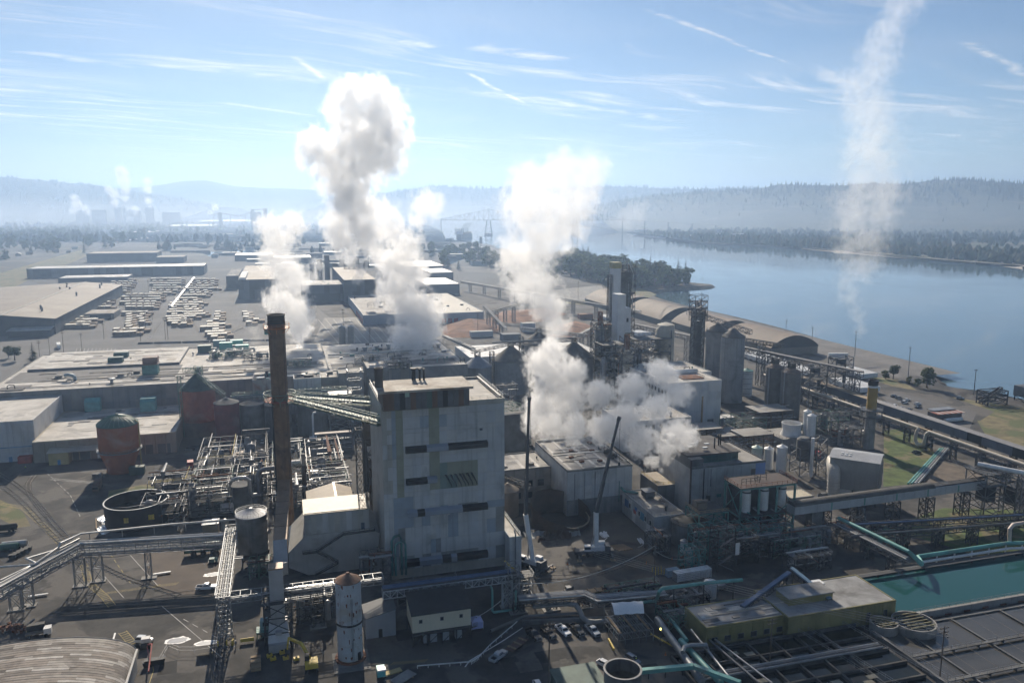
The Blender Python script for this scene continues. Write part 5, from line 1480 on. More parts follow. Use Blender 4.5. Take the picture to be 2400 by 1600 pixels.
# --- baghouse, conveyor gallery, yellow-topped stack
def right_plant():
 BG=M('bag_grey',(.26,.255,.24),.7,var=.12,scale=.2,streak=.35,corr=1.4)
 BR=M('bag_roof',(.42,.42,.42),.5,.2,var=.12,scale=.2)
 c=Vector((*P(2010,1078,17.5),0))
 c=Vector((212.5,249.5,0))
 rz=RAD(-46)
 ex,ey=Vector((math.cos(rz),math.sin(rz),0)),Vector((-math.sin(rz),math.cos(rz),0))
 t=thing('baghouse','grey ribbed baghouse with pitched roof and big curved duct','building',c)
 W,D=17.5,13.5
 loc=lambda u,v,z:tuple(c+ex*u+ey*v+Vector((0,0,z)))
 part('upper_casing',BG,t,lambda b:b.obox((c.x,c.y,12.0),(W,D,5.4),rz))
 part('casing',BG,t,lambda b:b.obox((c.x,c.y,5.4),(W-.5,D-.5,6.59),rz))
 for s in (0,1,2):
  u=(-W/3,0,W/3)[s]
  part('hopper',BG,t,lambda b:b.add([loc(u-W/6+.2,-D/2+.3,5.39),loc(u+W/6-.2,-D/2+.3,5.39),loc(u+W/6-.2,D/2-.3,5.39),loc(u-W/6+.2,D/2-.3,5.39),loc(u-.5,-.5,.6),loc(u+.5,-.5,.6),loc(u+.5,.5,.6),loc(u-.5,.5,.6)],[(0,1,2,3),(7,6,5,4),(0,4,5,1),(1,5,6,2),(2,6,7,3),(3,7,4,0)]))
 rf=part('roof',BR,t,lambda b:(b.slab([loc(-W/2-.4,-D/2-.4,17.42),loc(W/2+.4,-D/2-.4,17.42),loc(W/2+.4,0,18.6),loc(-W/2-.4,0,18.6)],(0,0,.15)),b.slab([loc(-W/2-.4,0.02,18.6),loc(W/2+.4,.02,18.6),loc(W/2+.4,D/2+.4,17.42),loc(-W/2-.4,D/2+.4,17.42)],(0,0,.15))))
 for k in range(7):
  part('wall_rib',BG,t,lambda b:b.beam(loc(W/2+.2,-D/2+.5+2.05*k,5.4),loc(W/2+.2,-D/2+.5+2.05*k,15),.35))
 for k in range(2):
  for j in range(3):
   part('roof_hatch',WHITE,rf,lambda b:b.obox(loc(-5+1.5*j,-3.6+1.6*k,18.1+.25*k),(.9,.8,.25),rz))
 part('support_frame',STEEL_D,t,lambda b:[b.beam(loc(u,v,0),loc(u,v,5.4),.45)for u in (-W/2+.4,0,W/2-.4)for v in (-D/2+.4,D/2-.4)])
 DU=M('duct_pale',(.46,.43,.38),.6,.1,var=.12,scale=.3)
 (dx,dy)=P(1952,1160,3)
 zt=13.5
 o=part('curved_duct',DU,t,lambda b:b.tube([(dx,dy,1.5),(dx,dy,9.5),(dx+.5,dy+1.0,12.2),(dx+2.2,dy+4,13.8),(dx+5.6,dy+8.5,14)],2.3,18),True)
 for k in range(6):
  part('duct_ring',M('ring_pale',(.38,.35,.31),.6),o,lambda b:b.lathe(dx,dy,[(2.31,1.6+1.4*k),(2.42,1.65+1.4*k),(2.42,1.8+1.4*k),(2.31,1.85+1.4*k)],18,False),True)
 part('lower_duct',DU,t,lambda b:b.tube([(dx+1,dy+.5,3.6),(dx+5,dy-1,3.4),(dx+9,dy-.5,4.4),(dx+13,dy+1,6.5)],[1.9,1.9,2.4,3.0],16),True)
 part('fan_drum',STEEL,t,lambda b:b.tube([(dx-4.5,dy+1.2,2.0),(dx-2.2,dy+1.2,2.0)],1.9,16),True)
 t=building('shed','low cream roofed shed between vessel frame and curved duct',P(1865,1190,4)[0],P(1912,1180,4)[0],P(1880,1180,4)[1],P(1880,1160,4)[1],6.5,BG,M('cream_roof',(.52,.46,.34),.7,var=.12),par=.2)
 za,zb=9.0,8.0
 a,c2=P(1858,1196,12),P(2298,1128,11)
 yg=221.0
 xa,xb=164.5,246.0
 t=thing('conveyor_gallery','long pale conveyor gallery with curved dark roof sloping up to the right','conveyor',(xa,yg,0))
 GW=M('gallery_wall',(.40,.41,.42),.7,var=.1,scale=.2,dirt=(.25,.25,.25),dirt_amt=.25,streak=.35)
 N=18
 for k in range(N):
  x0,x1=xa+(xb-xa)*k/N,xa+(xb-xa)*(k+1)/N
  z0=9.4+1.2*k/N
  piece('wall_panel',TEAL if k in (4,9,12,15)and False else GW,t,x0+.04,x1-.04,yg,yg+4.2,z0,z0+2.9)
  if k in (3,6,9,12,15):
   piece('green_strip',M('strip_green',(.13,.27,.22),.7),t,x0+1,x0+1.6,yg-.06,yg-.003,z0+.2,z0+2.8)
  if k<13:
   def arc(b):
    n=8
    vs=[]
    for xx in (x0,x1):
     for i in range(n+1):
      an=math.pi*i/n
      vs.append((xx,yg+2.1-2.25*math.cos(an),z0+2.91+1.3*math.sin(an)))
    b.add(vs,[(i,i+1,n+2+i,n+1+i)for i in range(n)]+[tuple(range(n,-1,-1)),tuple(range(n+1,2*n+2))])
   part('roof_sheet',M('gallery_roof',(.085,.08,.072),.75,var=.3,scale=.3),t,arc,True)
  else:
   piece('belt',BLACK,t,x0,x1,yg+.6,yg+3.6,z0+2.91,z0+3.3)
 for xx in (178,192,207,222,238):
  part('bent',STEEL_D,t,lambda b:b.tower(xx,yg+2,0,9.4,3,4,3.2,.3))
 xq,yq=P(1917,1265)
 part('concrete_pier',CONC_D,t,lambda b:b.box(172,176.5,yg+.5,yg+4,0,9.3))
 part('concrete_wall',CONC,t,lambda b:b.box(160,174,216,217,0,6.5))
 x,y=P(2035,1050)
 top=ZH((x,y),890)
 t=thing('chimney_stack','concrete stack with ochre top and black rim on the right','chimney',(x,y,0))
 part('shaft',CONC,t,lambda b:b.lathe(x,y,[(2.45,0),(2.3,top-14)],28),True)
 part('ochre_section',M('ochre',(.36,.235,.06),.7,var=.15,scale=.3,streak=.4),t,lambda b:b.lathe(x,y,[(2.25,top-13.99),(2.2,top-3.6)],28),True)
 part('white_band',WHITE,t,lambda b:b.lathe(x,y,[(2.26,top-3.6),(2.26,top-2.6)],28),True)
 part('rim',BLACK,t,lambda b:b.lathe(x,y,[(2.24,top-2.59),(2.3,top),(1.9,top),(1.9,top-4)],28,False),True)
 for zz in (top-14.2,top-17.4):
  o=part('platform',STEEL,t,lambda b:b.lathe(x,y,[(2.3,zz),(5.2,zz),(5.2,zz+.2),(2.3,zz+.2)],12,False))
  part('handrail',GALV,o,lambda b:b.rail([(x+5.1*math.cos(k*.5236),y+5.1*math.sin(k*.5236),zz+.2)for k in range(13)],1.2,2.2,.1))
 part('platform_frame',STEEL,t,lambda b:(b.tower(x,y,top-22,top-14,7,6,4,.2),b.lattice((x-16,y+14,top-20),(x-3,y+2,top-17),1.8,2,2.5,.18)))
right_plant()
# --- long pipe racks, dark gallery and tanks on the right
def right_yard():
 zb=7.0
 xr=289.0
 t=thing('pipe_rack','long pipe rack with tall hooped expansion loop beside the lawn','pipe rack',(xr,300,0))
 part('truss',STEEL,t,lambda b:b.lattice((xr,215,zb),(xr,420,zb),1.6,3.4,5,.22))
 PB=M('pipe_buff',(.46,.42,.35),.55,.1,var=.15,scale=.3)
 PO=M('pipe_ochre',(.36,.26,.14),.6,.1,var=.2,scale=.3)
 yl0,yl1=291.5,298.0
 part('main_pipe',PB,t,lambda b:b.tube([(xr-1.1,212,zb+2.4),(xr-1.1,yl0-1,zb+2.4),(xr-1.1,yl0,zb+2.3),(xr-2.4,yl0+.4,zb+1.4),(xr-3.0,yl0+.4,zb-1),(xr-3.0,yl0+.6,zb-3.6),(xr-3.2,yl0+2.2,zb-4.6),(xr-3.2,yl1-2.2,zb-4.6),(xr-3.0,yl1-.6,zb-3.6),(xr-3.0,yl1-.4,zb-1),(xr-2.4,yl1-.4,zb+1.4),(xr-1.1,yl1,zb+2.3),(xr-1.1,yl1+1,zb+2.4),(xr-1.1,425,zb+2.4)],.75,12),True)
 part('ochre_pipe',PO,t,lambda b:b.tube([(xr+.8,212,zb+2.1),(xr+.8,425,zb+2.1)],.5,10),True)
 part('thin_pipe',ALU,t,lambda b:b.tube([(xr+1.6,212,zb+1.9),(xr+1.6,425,zb+1.9)],.25,8),True)
 for yy in range(222,420,14):
  part('bent',STEEL_D,t,lambda b:b.tower(xr,yy,0,zb,3.2,.8,3.5,.26))
 xg=304.5
 t=thing('conveyor_gallery','long slate grey enclosed conveyor running straight towards the river sheds','conveyor',(xg,300,0))
 SL=M('slate_wall',(.13,.15,.18),.75,var=.12,scale=.2,streak=.3,corr=1.0)
 for k in range(26):
  y0=212+8*k
  piece('wall_panel',SL if k not in (3,5,8)else BLACK,t,xg-2.2,xg+2.2,y0+.05,y0+7.95,6.2,10.4)
  part('roof_sheet',M('gallery_tin',(.20,.20,.21),.6,.2,var=.15)if k<17 else M('gallery_tan',(.33,.25,.16),.7,var=.15),t,lambda b:b.slab([(xg-2.5,y0,10.41),(xg,y0,11.3),(xg+2.5,y0,10.41),(xg,y0,10.9)],(0,7.97,0)))
  if k % 2 == 0:
   part('bent',STEEL_D,t,lambda b:b.tower(xg,y0+1,0,6.2,3.6,.8,3.1,.28))
 t=thing('conveyor','high open belt conveyor on trestles above the trailer rows','conveyor',(*P(2300,1000),0))
 c0,c1=P(1490,760,22),P(2020,872,22)
 c1=(c1[0],c1[1])
 part('truss',STEEL,t,lambda b:b.lattice((*c0,19),(*c1,19),3.0,3.4,4,.3))
 part('belt_cover',M('belt_cover',(.22,.21,.20),.7,var=.2),t,lambda b:b.beam((*c0,22.3),(*c1,22.3),3.2,.4))
 for k in (.12,.3,.48,.66,.84,.98):
  q=Vector(c0).lerp(Vector(c1),k)
  part('trestle',STEEL,t,lambda b:b.tower(q.x,q.y,0,19,4,4,5,.3))
 d0,d1=P(1738,820,20),P(1830,872,12)
 t=thing('conveyor','steep short conveyor dropping to the squat twin silos','conveyor',(*d1,0))
 part('truss',STEEL_D,t,lambda b:b.lattice((*d0,26),(*d1,27.5),2.2,2.4,3,.3))
 part('trestle',STEEL,t,lambda b:b.tower(*Vector(d0).lerp(Vector(d1),.5),0,26,4,3,5,.3))
 for k,(px,py,w,h,lab)in enumerate(((1905,950,14,30,'left'),(1965,935,15,33,'right'))):
  x,y=P(px,py)
  t=thing('steel_gantry','%s tall open steel gantry above the trailer park' % lab,'steel tower',(x,y,0),'steel gantries')
  part('frame',STEEL,t,lambda b:b.tower(x,y,0,h*.78,w*.8,7,6,.4))
  part('deck',STEEL_D,t,lambda b:[b.box(x-w*.42,x+w*.42,y-3.6,y+3.6,z,z+.2)for z in (h*.52,h*.65)])
  part('machinery',STEEL_D,t,lambda b:(b.box(x-2,x+2,y-2,y+2,h*.65+.2,h*.65+3),b.lathe(x+3,y,[(1,h*.3),(1,h*.5)],10)))
 x,y=P(1853,1042)
 t=thing('cooling_tower','white flared cooling tower stack on a grey basin','cooling tower',(x,y,0))
 part('basin',CONC,t,lambda b:b.box(x-9,x+9,y-6,y+12,0,5))
 part('deck',ROOF_PALE,t,lambda b:b.box(x-8.8,x+8.8,y-5.8,y+11.8,5.004,5.15))
 part('fan_stack',WHITE,t,lambda b:b.lathe(x,y,[(5.2,5.16),(4.4,7),(4.3,8.2),(4.8,11),(4.5,11),(4.0,8.2),(4.1,6)],32,False),True)
 part('handrail',GALV,t,lambda b:b.rail([(x-8.8,y+11,5.15),(x-8.8,y-5.8,5.15),(x+8.8,y-5.8,5.15)],1.1,2.2,.09))
 for k,(px,py,r,h,lab)in enumerate(((1888,1045,1.8,17,'taller'),(1898,1050,2.0,15.8,'fatter'))):
  x,y=P(px,py)
  silo('white_silo','%s of the two slim white tanks right of the cooling tower' % lab,x,y,r,h,WHITE,WHITE,.9,cat='tank')
 for k,(px,py,r,h,lab,m)in enumerate(((1772,1098,2.2,9.5,'left pale green',M('tank_mint',(.42,.52,.45),.55,var=.1)),(1800,1098,2.0,9,'middle white',WHITE),(1830,1105,2.2,11,'right white',WHITE))):
  x,y=P(px,py)
  silo('white_silo','%s domed tank behind the dark process building' % lab,x,y,r,h,m,m,1.0,cat='tank')
 x,y=P(1880,1108)
 t=thing('scrubber','grey scrubber column with slim white pipe beside the cooling tower','tower',(x,y,0))
 part('column',CONC_D,t,lambda b:b.lathe(x,y,[(3,6),(3,15),(2,16)],20),True)
 part('frame',STEEL,t,lambda b:(b.tower(x,y,0,12,8,7,4,.3),b.tower(x+6,y-2,0,16,5,5,4,.25)))
 part('white_pipe',WHITE,t,lambda b:b.tube([(x+.6,y-5,0),(x+.6,y-5,17)],.7,12),True)
 part('red_box',RED,t,lambda b:b.box(x+9,x+10.6,y+2,y+4,5,8))
 rnd=random.Random(8)
 k=0
 for (px,py,w,d,h,lab)in ((1650,1040,14,12,9,'left'),(1700,1045,14,14,7,'middle'),(1760,1050,16,12,8,'right'),(1800,1000,20,14,10,'far')):
  x,y=P(px,py)
  t=thing('rusty_pipe_rack','%s rusty pipe frame behind the dark process building' % lab,'steel frame',(x,y,0),'rusty frames')
  part('frame',M('rusty_steel',(.19,.145,.11),.8,.1,var=.3,scale=.5),t,lambda b:[b.tower(x+dx,y,0,h,w/3.2,d,4,.28)for dx in (-w/3,0,w/3)])
  part('deck',ROOF_PALE,t,lambda b:b.box(x-w/2,x+w/2,y-d/2,y+d/2,h,h+.15))
  for q in range(7):
   yy=y+rnd.uniform(-d/2,d/2)
   part('pipe',(GALV,RUST,ALU,PB)[q % 4],t,lambda b:b.tube([(x-w*.6,yy,h*rnd.uniform(.3,1.1)),(x+w*.6,yy,h*rnd.uniform(.3,1.1))],rnd.uniform(.15,.35),7),True)
 t=thing('pipeline','bundle of teal and silver pipes slanting across the lawn','pipe',(*P(2175,1090),0))
 for k in range(4):
  a,c=P3(2128+8*k,1133,.8),P3(2204+6*k,1050,.8)
  part('pipe',(TEAL_PIPE,TEAL_PIPE,GALV,ALU)[k],t,lambda b:b.tube([a,c],.42,8),True)
 for k in range(5):
  a,c=Vector(P3(2124,1137,0)).lerp(Vector(P3(2200,1052,0)),(k+.5)/5),Vector(P3(2158,1137,0)).lerp(Vector(P3(2228,1052,0)),(k+.5)/5)
  part('sleeper',CONC,t,lambda b:b.beam(a+Vector((0,0,.2)),c+Vector((0,0,.2)),.5,.4))
 x,y=P(2325,1290)
 t=thing('transfer_tower','tall braced steel transfer tower at the right end of the gallery','steel tower',(x,y,0))
 part('frame',STEEL,t,lambda b:(b.tower(247,222,0,17,9,9,4.4,.35),b.tower(259,219,0,15,8,7,4.4,.35)))
 part('deck',STEEL_D,t,lambda b:(b.box(242,252,217,227,12.4,12.6),b.box(242,252,217,227,17,17.2)))
 part('handrail',GALV,t,lambda b:b.rail([(242,227,17.2),(242,217,17.2),(252,217,17.2)],1.1,2,.1))
 part('chute',STEEL_D,t,lambda b:b.box(245,249,219,224,6,12.3))
 part('chute',STEEL_D,t,lambda b:b.box(256,261,217,222,4,11))
 t=thing('white_pipe_bridge','fat white pipe on a truss running off the right edge','pipe rack',(260,215,0))
 part('truss',STEEL,t,lambda b:b.lattice((246,226,15.4),(268,188,15.4),2,3,3,.24))
 part('pipe',WHITE,t,lambda b:b.tube([(247,226,18.4),(269,188,18.4)],.9,12),True)
 part('leg',STEEL,t,lambda b:[b.tower(246+22*k,226-38*k,0,15.4,2.6,2,4,.26)for k in (.35,.75)])
 for k,(a,c,z,lab)in enumerate((((2000,1228),(2400,1205),8,'upper'),((1990,1255),(2400,1222),6.5,'lower'))):
  p,q=P(*a,z),P(*c,z)
  t=thing('trestle_conveyor','%s dark trestle conveyor crossing the grass on the right' % lab,'conveyor',(*p,0),'dark trestle conveyors')
  part('truss',STEEL_D,t,lambda b:b.lattice((*p,z-1.4),(*q,z-1.4),1.5,2.2,3,.25))
  part('pipe',(BLUE_PIPE,STEEL)[k],t,lambda b:b.tube([(p[0],p[1]-.8,z+.3),(q[0],q[1]-.8,z+.3)],.35,8),True)
  for s in (.1,.3,.5,.7,.9):
   w=Vector(p).lerp(Vector(q),s)
   part('trestle',STEEL_D,t,lambda b:b.tower(w.x,w.y,0,z-1.4,3,2,3,.25))
 x,y=P(2225,985)
 t=thing('rusty_shed','small shed with red striped tin roof near the river','shed',(x,y,0))
 part('wall',M('shed_dark',(.14,.12,.11),.85,var=.3),t,lambda b:b.box(x-8,x+8,y,y+7,0,4))
 for k in range(10):
  piece('roof_sheet',(M('tin_red',(.33,.12,.08),.7,var=.2),M('tin_pale',(.45,.36,.32),.7,var=.2))[k % 2],t,x-9+1.8*k,x-7.25+1.8*k,y-1.5,y+4,4.02,4.3)
 part('grey_roof',GALV,t,lambda b:b.box(x-7,x+8,y+4.1,y+9,4.6,4.9))
 part('white_tank',WHITE,t,lambda b:b.tube([(x-6,y-3,1.2),(x+5,y-3,1.2)],1.1,12),True)
 x,y=P(2330,945)
 t=thing('barge_loader','dark grey barge loading hopper on stilts at the river edge','loader',(x,y,0))
 part('hopper',M('loader_grey',(.16,.165,.17),.7,var=.2),t,lambda b:b.box(x+18,x+42,y-4,y+4,3,9))
 part('machinery',STEEL_D,t,lambda b:(b.tower(x-2,y,0,8,14,8,2.7,.5),b.lattice((x-12,y-2,1),(x+6,y+2,7),2,2,2,.4),b.tower(x+30,y,-4,3,22,7,3.5,.5)))
right_yard()
# --- ponds, filter building and pipes bottom right
def filter_plant():
 YW=[M('yellow_wall_%d' % i,c,.8,var=.15,scale=.3,dirt=(.14,.13,.05),dirt_amt=.35,streak=.5)for i,c in enumerate(((.25,.225,.095),(.22,.20,.085)))]
 FR=M('filter_roof',(.30,.30,.295),.85,var=.2,scale=.25,dirt=(.08,.075,.07),dirt_amt=.55)
 z=5.4
 x0,x1=P(1650,1467,z)[0],P(2000,1443,z)[0]
 y0=P(1650,1467,z)[1]-1.2
 t=building('filter_building','long yellow filter building with peeling pale roof beside the pond',x0,x1,y0,y0+11.5,z,YW[0],FR,panels=(12,1),pmats=YW,par=.25)
 for k in range(10):
  xx=x0+2.4+3.9*k
  win(t,xx-.8,xx+.8,1.3,2.6,y0-.1)
 part('walkway',STEEL_D,t,lambda b:(b.box(x0,x1,y0-1.6,y0-.2,.1,.25),b.rail([(x0,y0-1.6,.25),(x1,y0-1.6,.25)],1.1,2,.07)))
 roof_detail(t,x0+.5,x1-.5,y0+.5,y0+11,z,26,76,5)
 part('door_canopy',WHITE,t,lambda b:b.box(x1-7.5,x1-5,y0-1.2,y0-.2,4.6,4.75))
 part('roof_hatch',BLACK,t,lambda b:b.box(x1-9.5,x1-6.5,y0+3,y0+5.5,z+.13,z+.3))
 xb0,xb1=P(1995,1441,z)[0]-1.5,P(2118,1421,z)[0]
 yb0=P(2118,1421,z)[1]-.6
 yb1=P(2000,1350,z)[1]
 t=building('filter_building','yellow wing of the filter building with raised roof box, next to the pond',xb0-16,xb1,yb0+3.5,yb1,z+.3,YW[1],FR,panels=(8,1),pmats=YW,par=.25)
 part('roof_box',YW[0],t,lambda b:b.box(xb0-12,xb0+2,yb0+9,yb0+15,z+.43,z+2.4))
 part('roof_box_top',FR,t,lambda b:b.box(xb0-12.3,xb0+2.3,yb0+8.7,yb0+15.3,z+2.41,z+2.7))
 win(t,xb1-4,xb1-3,1,3.6,yb0+3.4)
 win(t,xb1-9.5,xb1-8.5,1,3.6,yb0+3.4)
 part('white_hatch',WHITE_CL,t,lambda b:b.box(xb0+1,xb0+4.6,yb1-4,yb1-1.4,z+.45,z+1.6))
 W=CONC
 px0,px1,py0,py1=P(2130,1425)[0]-6,262.0,P(2250,1434)[1],P(2100,1345)[1]
 t=thing('settling_pond','teal settling pond with concrete walls at the right edge','pond',((px0+px1)/2,py0,0))
 part('water',POND,t,lambda b:b.add([(px0-12,py0+.5,.9),(px1,py0+.5,.9),(px1,py1-.4,.9),(px0-12,py1-.4,.9)],[(0,1,2,3)]))
 part('near_wall',CONC,t,lambda b:b.box(px0+2,px1,py0-.4,py0+.5,-1.5,2.2))
 part('far_wall',CONC_D,t,lambda b:b.box(px0-14,px1,py1-.4,py1+.5,-1,1.6))
 part('handrail',GALV,t,lambda b:b.rail([(px0+2,py0,2.2),(px1,py0,2.2)],1.1,2.4,.06))
 for k in range(9):
  part('wall_bracket',RUST,t,lambda b:b.beam((px0+6+6.5*k,py0-.7,.6),(px0+8+6.5*k,py0-.7,.6),.35))
 part('walkway',STEEL_D,t,lambda b:(b.box(px0-12,px1,py1-2.4,py1-.8,1.9,2.1),[b.beam((px0-8+9*k,py1-1.6,-.5),(px0-8+9*k,py1-1.6,1.9),.35)for k in range(9)]))
 t=thing('pipeline','long teal pipe along the far side of the pond, rising to the gallery','pipe',(px0,py1+2,0))
 zz=4.2
 a0=P3(1965,1213,8)
 a1=P3(2130,1292,8)
 a2=P3(2160,1322,4)
 part('pipe',TEAL_PIPE,t,lambda b:b.tube([a0,a1,(a2[0],a2[1],4.2),(a2[0]+4,py1+2.4,3.4),(226,py1+2.4,3.6),(262,py1-6,3.6)],.62,12),True)
 part('white_pipe',WHITE,t,lambda b:b.tube([(a2[0]+4,py1+1,2.2),(226,py1+1,2.4),(262,py1-7.4,2.4)],.45,10),True)
 for k in range(3):
  part('side_pipe',(GALV,STEEL,ALU)[k],t,lambda b:b.tube([(a0[0]-.8*k-.8,a0[1]-.8-.4*k,6.6),(a1[0]-.8*k-.8,a1[1]-.8-.4*k,6.6)],.25,8),True)
 part('truss',STEEL,t,lambda b:b.lattice((a0[0]-1.4,a0[1]-1,4.6),(a1[0]-1.4,a1[1]-1,4.6),1.8,2.6,2.6,.18))
 part('support',WHITE,t,lambda b:[b.beam((198+7*k,py1+2.4,0),(198+7*k,py1+2.4,3.2),.35)for k in range(9)])
 part('red_loop',M('pipe_rusty',(.5,.42,.36),.6,var=.2),t,lambda b:b.tube([(228,py1+3,3.6),(228,py1+3.4,8),(229.5,py1+3.6,9.2),(250,py1+4,9.4)],.6,10),True)
 for s in (.2,.5,.8):
  q=Vector(a0).lerp(Vector(a1),s)
  part('leg',STEEL_D,t,lambda b:b.tower(q.x-1.4,q.y-1,0,4.6,2.4,1.4,2.3,.2))
 for (px,py,r,lab)in ((2140,1478,5.6,'larger round concrete clarifier under the pond wall'),(2070,1480,3.6,'smaller round concrete clarifier beside the yellow filter building')):
  x,y=P(px,py)
  t=thing('clarifier',lab,'clarifier',(x,y,0))
  part('wall',CONC,t,lambda b:b.lathe(x,y,[(r,-1.5),(r,3),(r-.35,3),(r-.35,1)],32,False),True)
  part('water',POND_D,t,lambda b:b.lathe(x,y,[(r-.36,1.9),(.1,1.91)],28,False))
  part('slats',M('slat',(.2,.18,.1),.8),t,lambda b:[b.box(x-r*.7,x+r*.7,y-r*.6+k*r*.24,y-r*.6+k*r*.24+.3,3.02,3.2)for k in range(6)])
 x0b,x1b,yb=P(1660,1600)[0],P(2010,1500)[0],y0-2
 BEDW=M('bed_wall',(.085,.082,.075),.9,var=.35,scale=.4)
 t=thing('filter_beds','dark concrete filter basins in front of the yellow building','basin',(x0b,yb-12,0))
 part('water',POND_D,t,lambda b:b.box(x0b-4,x1b+4,yb-34,yb,.1,.35))
 for k in range(7):
  piece('divider',BEDW,t,x0b-4+7.2*k,x0b-3.5+7.2*k,yb-34,yb,.05,1.25)
 for k in range(6):
  piece('divider',BEDW,t,x0b-4,x1b+4,yb-6.2*k-.5,yb-6.2*k,.06,1.2)
 for k in range(9):
  rr=random.Random(k)
  xx,yy=x0b+rr.uniform(0,x1b-x0b-4),yb-rr.uniform(2,30)
  piece('cover_plate',M('cover_tan',(.30,.27,.2),.8,var=.2),t,xx,xx+2.6,yy,yy+1.5,1.26,1.35)
 for k in range(3):
  part('header_pipe',(ALU,STEEL,GALV)[k],t,lambda b:b.tube([(x0b-2,yb-11-.9*k,1.7),(x1b+2,yb-11-.9*k,1.7)],.28,8),True)
 for k in range(4):
  xx=x1b-6+3*(k % 2)-14*(k // 2)
  part('walkway_rail',GALV,t,lambda b:b.rail([(xx+6,yb,1.3),(xx+12,yb-36,1.3)],1.1,2,.07))
 qx0=x1b+6
 t=thing('settling_pond','still dark pond with overhead wires at the bottom right corner','pond',(qx0+30,py0-20,0))
 part('water',M('pond_grey',(.085,.08,.07),.05,var=.15,scale=.1),t,lambda b:b.add([(qx0,121,.6),(262,121,.6),(262,py0-3.0,.6),(qx0,py0-3.0,.6)],[(0,1,2,3)]))
 part('bank',CONC_D,t,lambda b:(b.box(qx0-.6,qx0,120,py0-2.4,-.5,1.4),b.box(qx0,262,119.5,121,-.5,1.4),b.box(qx0,262,py0-3.4,py0-2.4,-.5,.9)))
 for k in range(9):
  xx=qx0+4+6.1*k
  part('wire',M('wire_tan',(.22,.19,.14),.8),t,lambda b:b.tube([(xx,121,1.5),(xx+1.5,py0-3,1.4)],.04,4))
 for k in range(3):
  yy=127+11*k
  w=part('catwalk',CONC_D,t,lambda b:b.box(qx0,262,yy,yy+.9,1.2,1.45))
  part('handrail',GALV,w,lambda b:b.rail([(qx0,yy,1.45),(262,yy,1.45)],1.1,2.4,.06))
  part('pier',CONC_D,w,lambda b:[b.box(qx0+5+8*q,qx0+5.5+8*q,yy+.1,yy+.8,-.4,1.19)for q in range(9)])
 for k in range(4):
  xx=qx0+8+17*k
  piece('divider',CONC_D,t,xx,xx+.5,121,py0-3.4,-.4,1.05+.01*k)
 part('edge_pipe',STEEL,t,lambda b:b.tube([(qx0,118.4,1.6),(262,118.4,1.6)],.4,8),True)
 t=thing('pipeline','bundle of silver and teal pipes descending in front of the yellow building','pipe',(*P(1600,1520),0))
 for k,(a,c,r,m)in enumerate((((1540,1450),(1645,1595),.95,GALV),((1595,1500),(1690,1600),.8,TEAL_PIPE),((1620,1475),(1720,1600),.35,ALU),((1635,1475),(1780,1600),.3,STEEL),((1565,1440),(1610,1500),.5,TEAL_PIPE),((1660,1485),(1810,1600),.25,ALU))):
  part('pipe',m,t,lambda b:b.tube([P3(*a,2.2),P3(*c,2.2)],r,10),True)
 part('cross_pipe',GALV,t,lambda b:b.tube([P3(1600,1528,3.5),P3(1604,1515,3.5),P3(1620,1511,3.5),P3(1655,1510,3.5),P3(1658,1522,1.5)],.55,10),True)
 [part('post',STEEL,t,lambda b:b.beam(P3(1560+18*k,1482+24*k,0),P3(1560+18*k,1482+24*k,2),.2))for k in range(5)]
 part('teal_truss',TEAL_PIPE,t,lambda b:(b.beam(P3(1500,1572,4),P3(1625,1560,4),1.2,1.0),b.beam(P3(1625,1560,4),P3(1735,1600,4),1.2,1.0)))
 part('teal_leg',STEEL_D,t,lambda b:[b.beam(P3(px,py+18,0),P3(px,py,3.6),.25)for px,py in ((1520,1572),(1560,1568),(1600,1563),(1650,1570))])
 x,y=P(1458,1625)
 t=thing('open_tank','round dark open tank cut by the bottom edge of the picture','tank',(x,y,0))
 part('shell',CONC_D,t,lambda b:b.lathe(x,y,[(4.4,0),(4.4,6.4),(4.1,6.4),(4.1,2)],36,False),True)
 part('rim',STEEL,t,lambda b:b.lathe(x,y,[(4.42,6.2),(4.55,6.25),(4.55,6.5),(4.05,6.5)],36,False),True)
 part('grit',M('grit',(.10,.09,.06),.9,var=.4,scale=.5),t,lambda b:b.lathe(x,y,[(4.1,3.4),(.1,3.5)],30,False))
 x,y=P(1340,1575,3)
 t=thing('green_shed','low green metal shed at the bottom edge below the pickups','shed',(x,y,0))
 part('wall',M('shed_green',(.055,.085,.07),.7,var=.2,scale=.4),t,lambda b:b.box(x-5,x+6,y-8,y+1,0,3.2))
 part('roof',M('green_roof',(.07,.11,.09),.5,.2,var=.2,scale=.4,corr=3),t,lambda b:b.slab([(x-5.3,y-8.3,3.21),(x+6.3,y-8.3,3.21),(x+6.3,y+1.3,3.9),(x-5.3,y+1.3,3.9)],(0,0,.15)))
 for k,(a,c,z0,z1,lab)in enumerate((((1740,1420),(1850,1340),6,9,'rising'),((1855,1330),(1945,1402),9,6.5,'falling'))):
  p,q=P3(*a,z0),P3(*c,z1)
  t=thing('inclined_conveyor','%s blue topped conveyor above the yellow filter building roof' % lab,'conveyor',p,'blue conveyors')
  part('truss',STEEL_D,t,lambda b:b.lattice((p[0],p[1],z0-1.6),(q[0],q[1],z1-1.6),1.4,1.6,2,.16))
  part('cover',(BLUE_PIPE,M('cover_blue',(.15,.25,.35),.5,var=.15))[k],t,lambda b:b.beam(p,q,1.3,.5))
  part('leg',STEEL_D,t,lambda b:[b.beam(Vector(p).lerp(Vector(q),s)-Vector((0,0,Vector(p).lerp(Vector(q),s).z)),Vector(p).lerp(Vector(q),s),.3)for s in (.05,.35,.65,.95)])
 x,y=P(1664,1398)
 t=silo('plastic_tank','white ribbed plastic tank beside the teal pipe',x,y,1.75,4.6,WHITE_CL,WHITE_CL,.6,cat='tank')
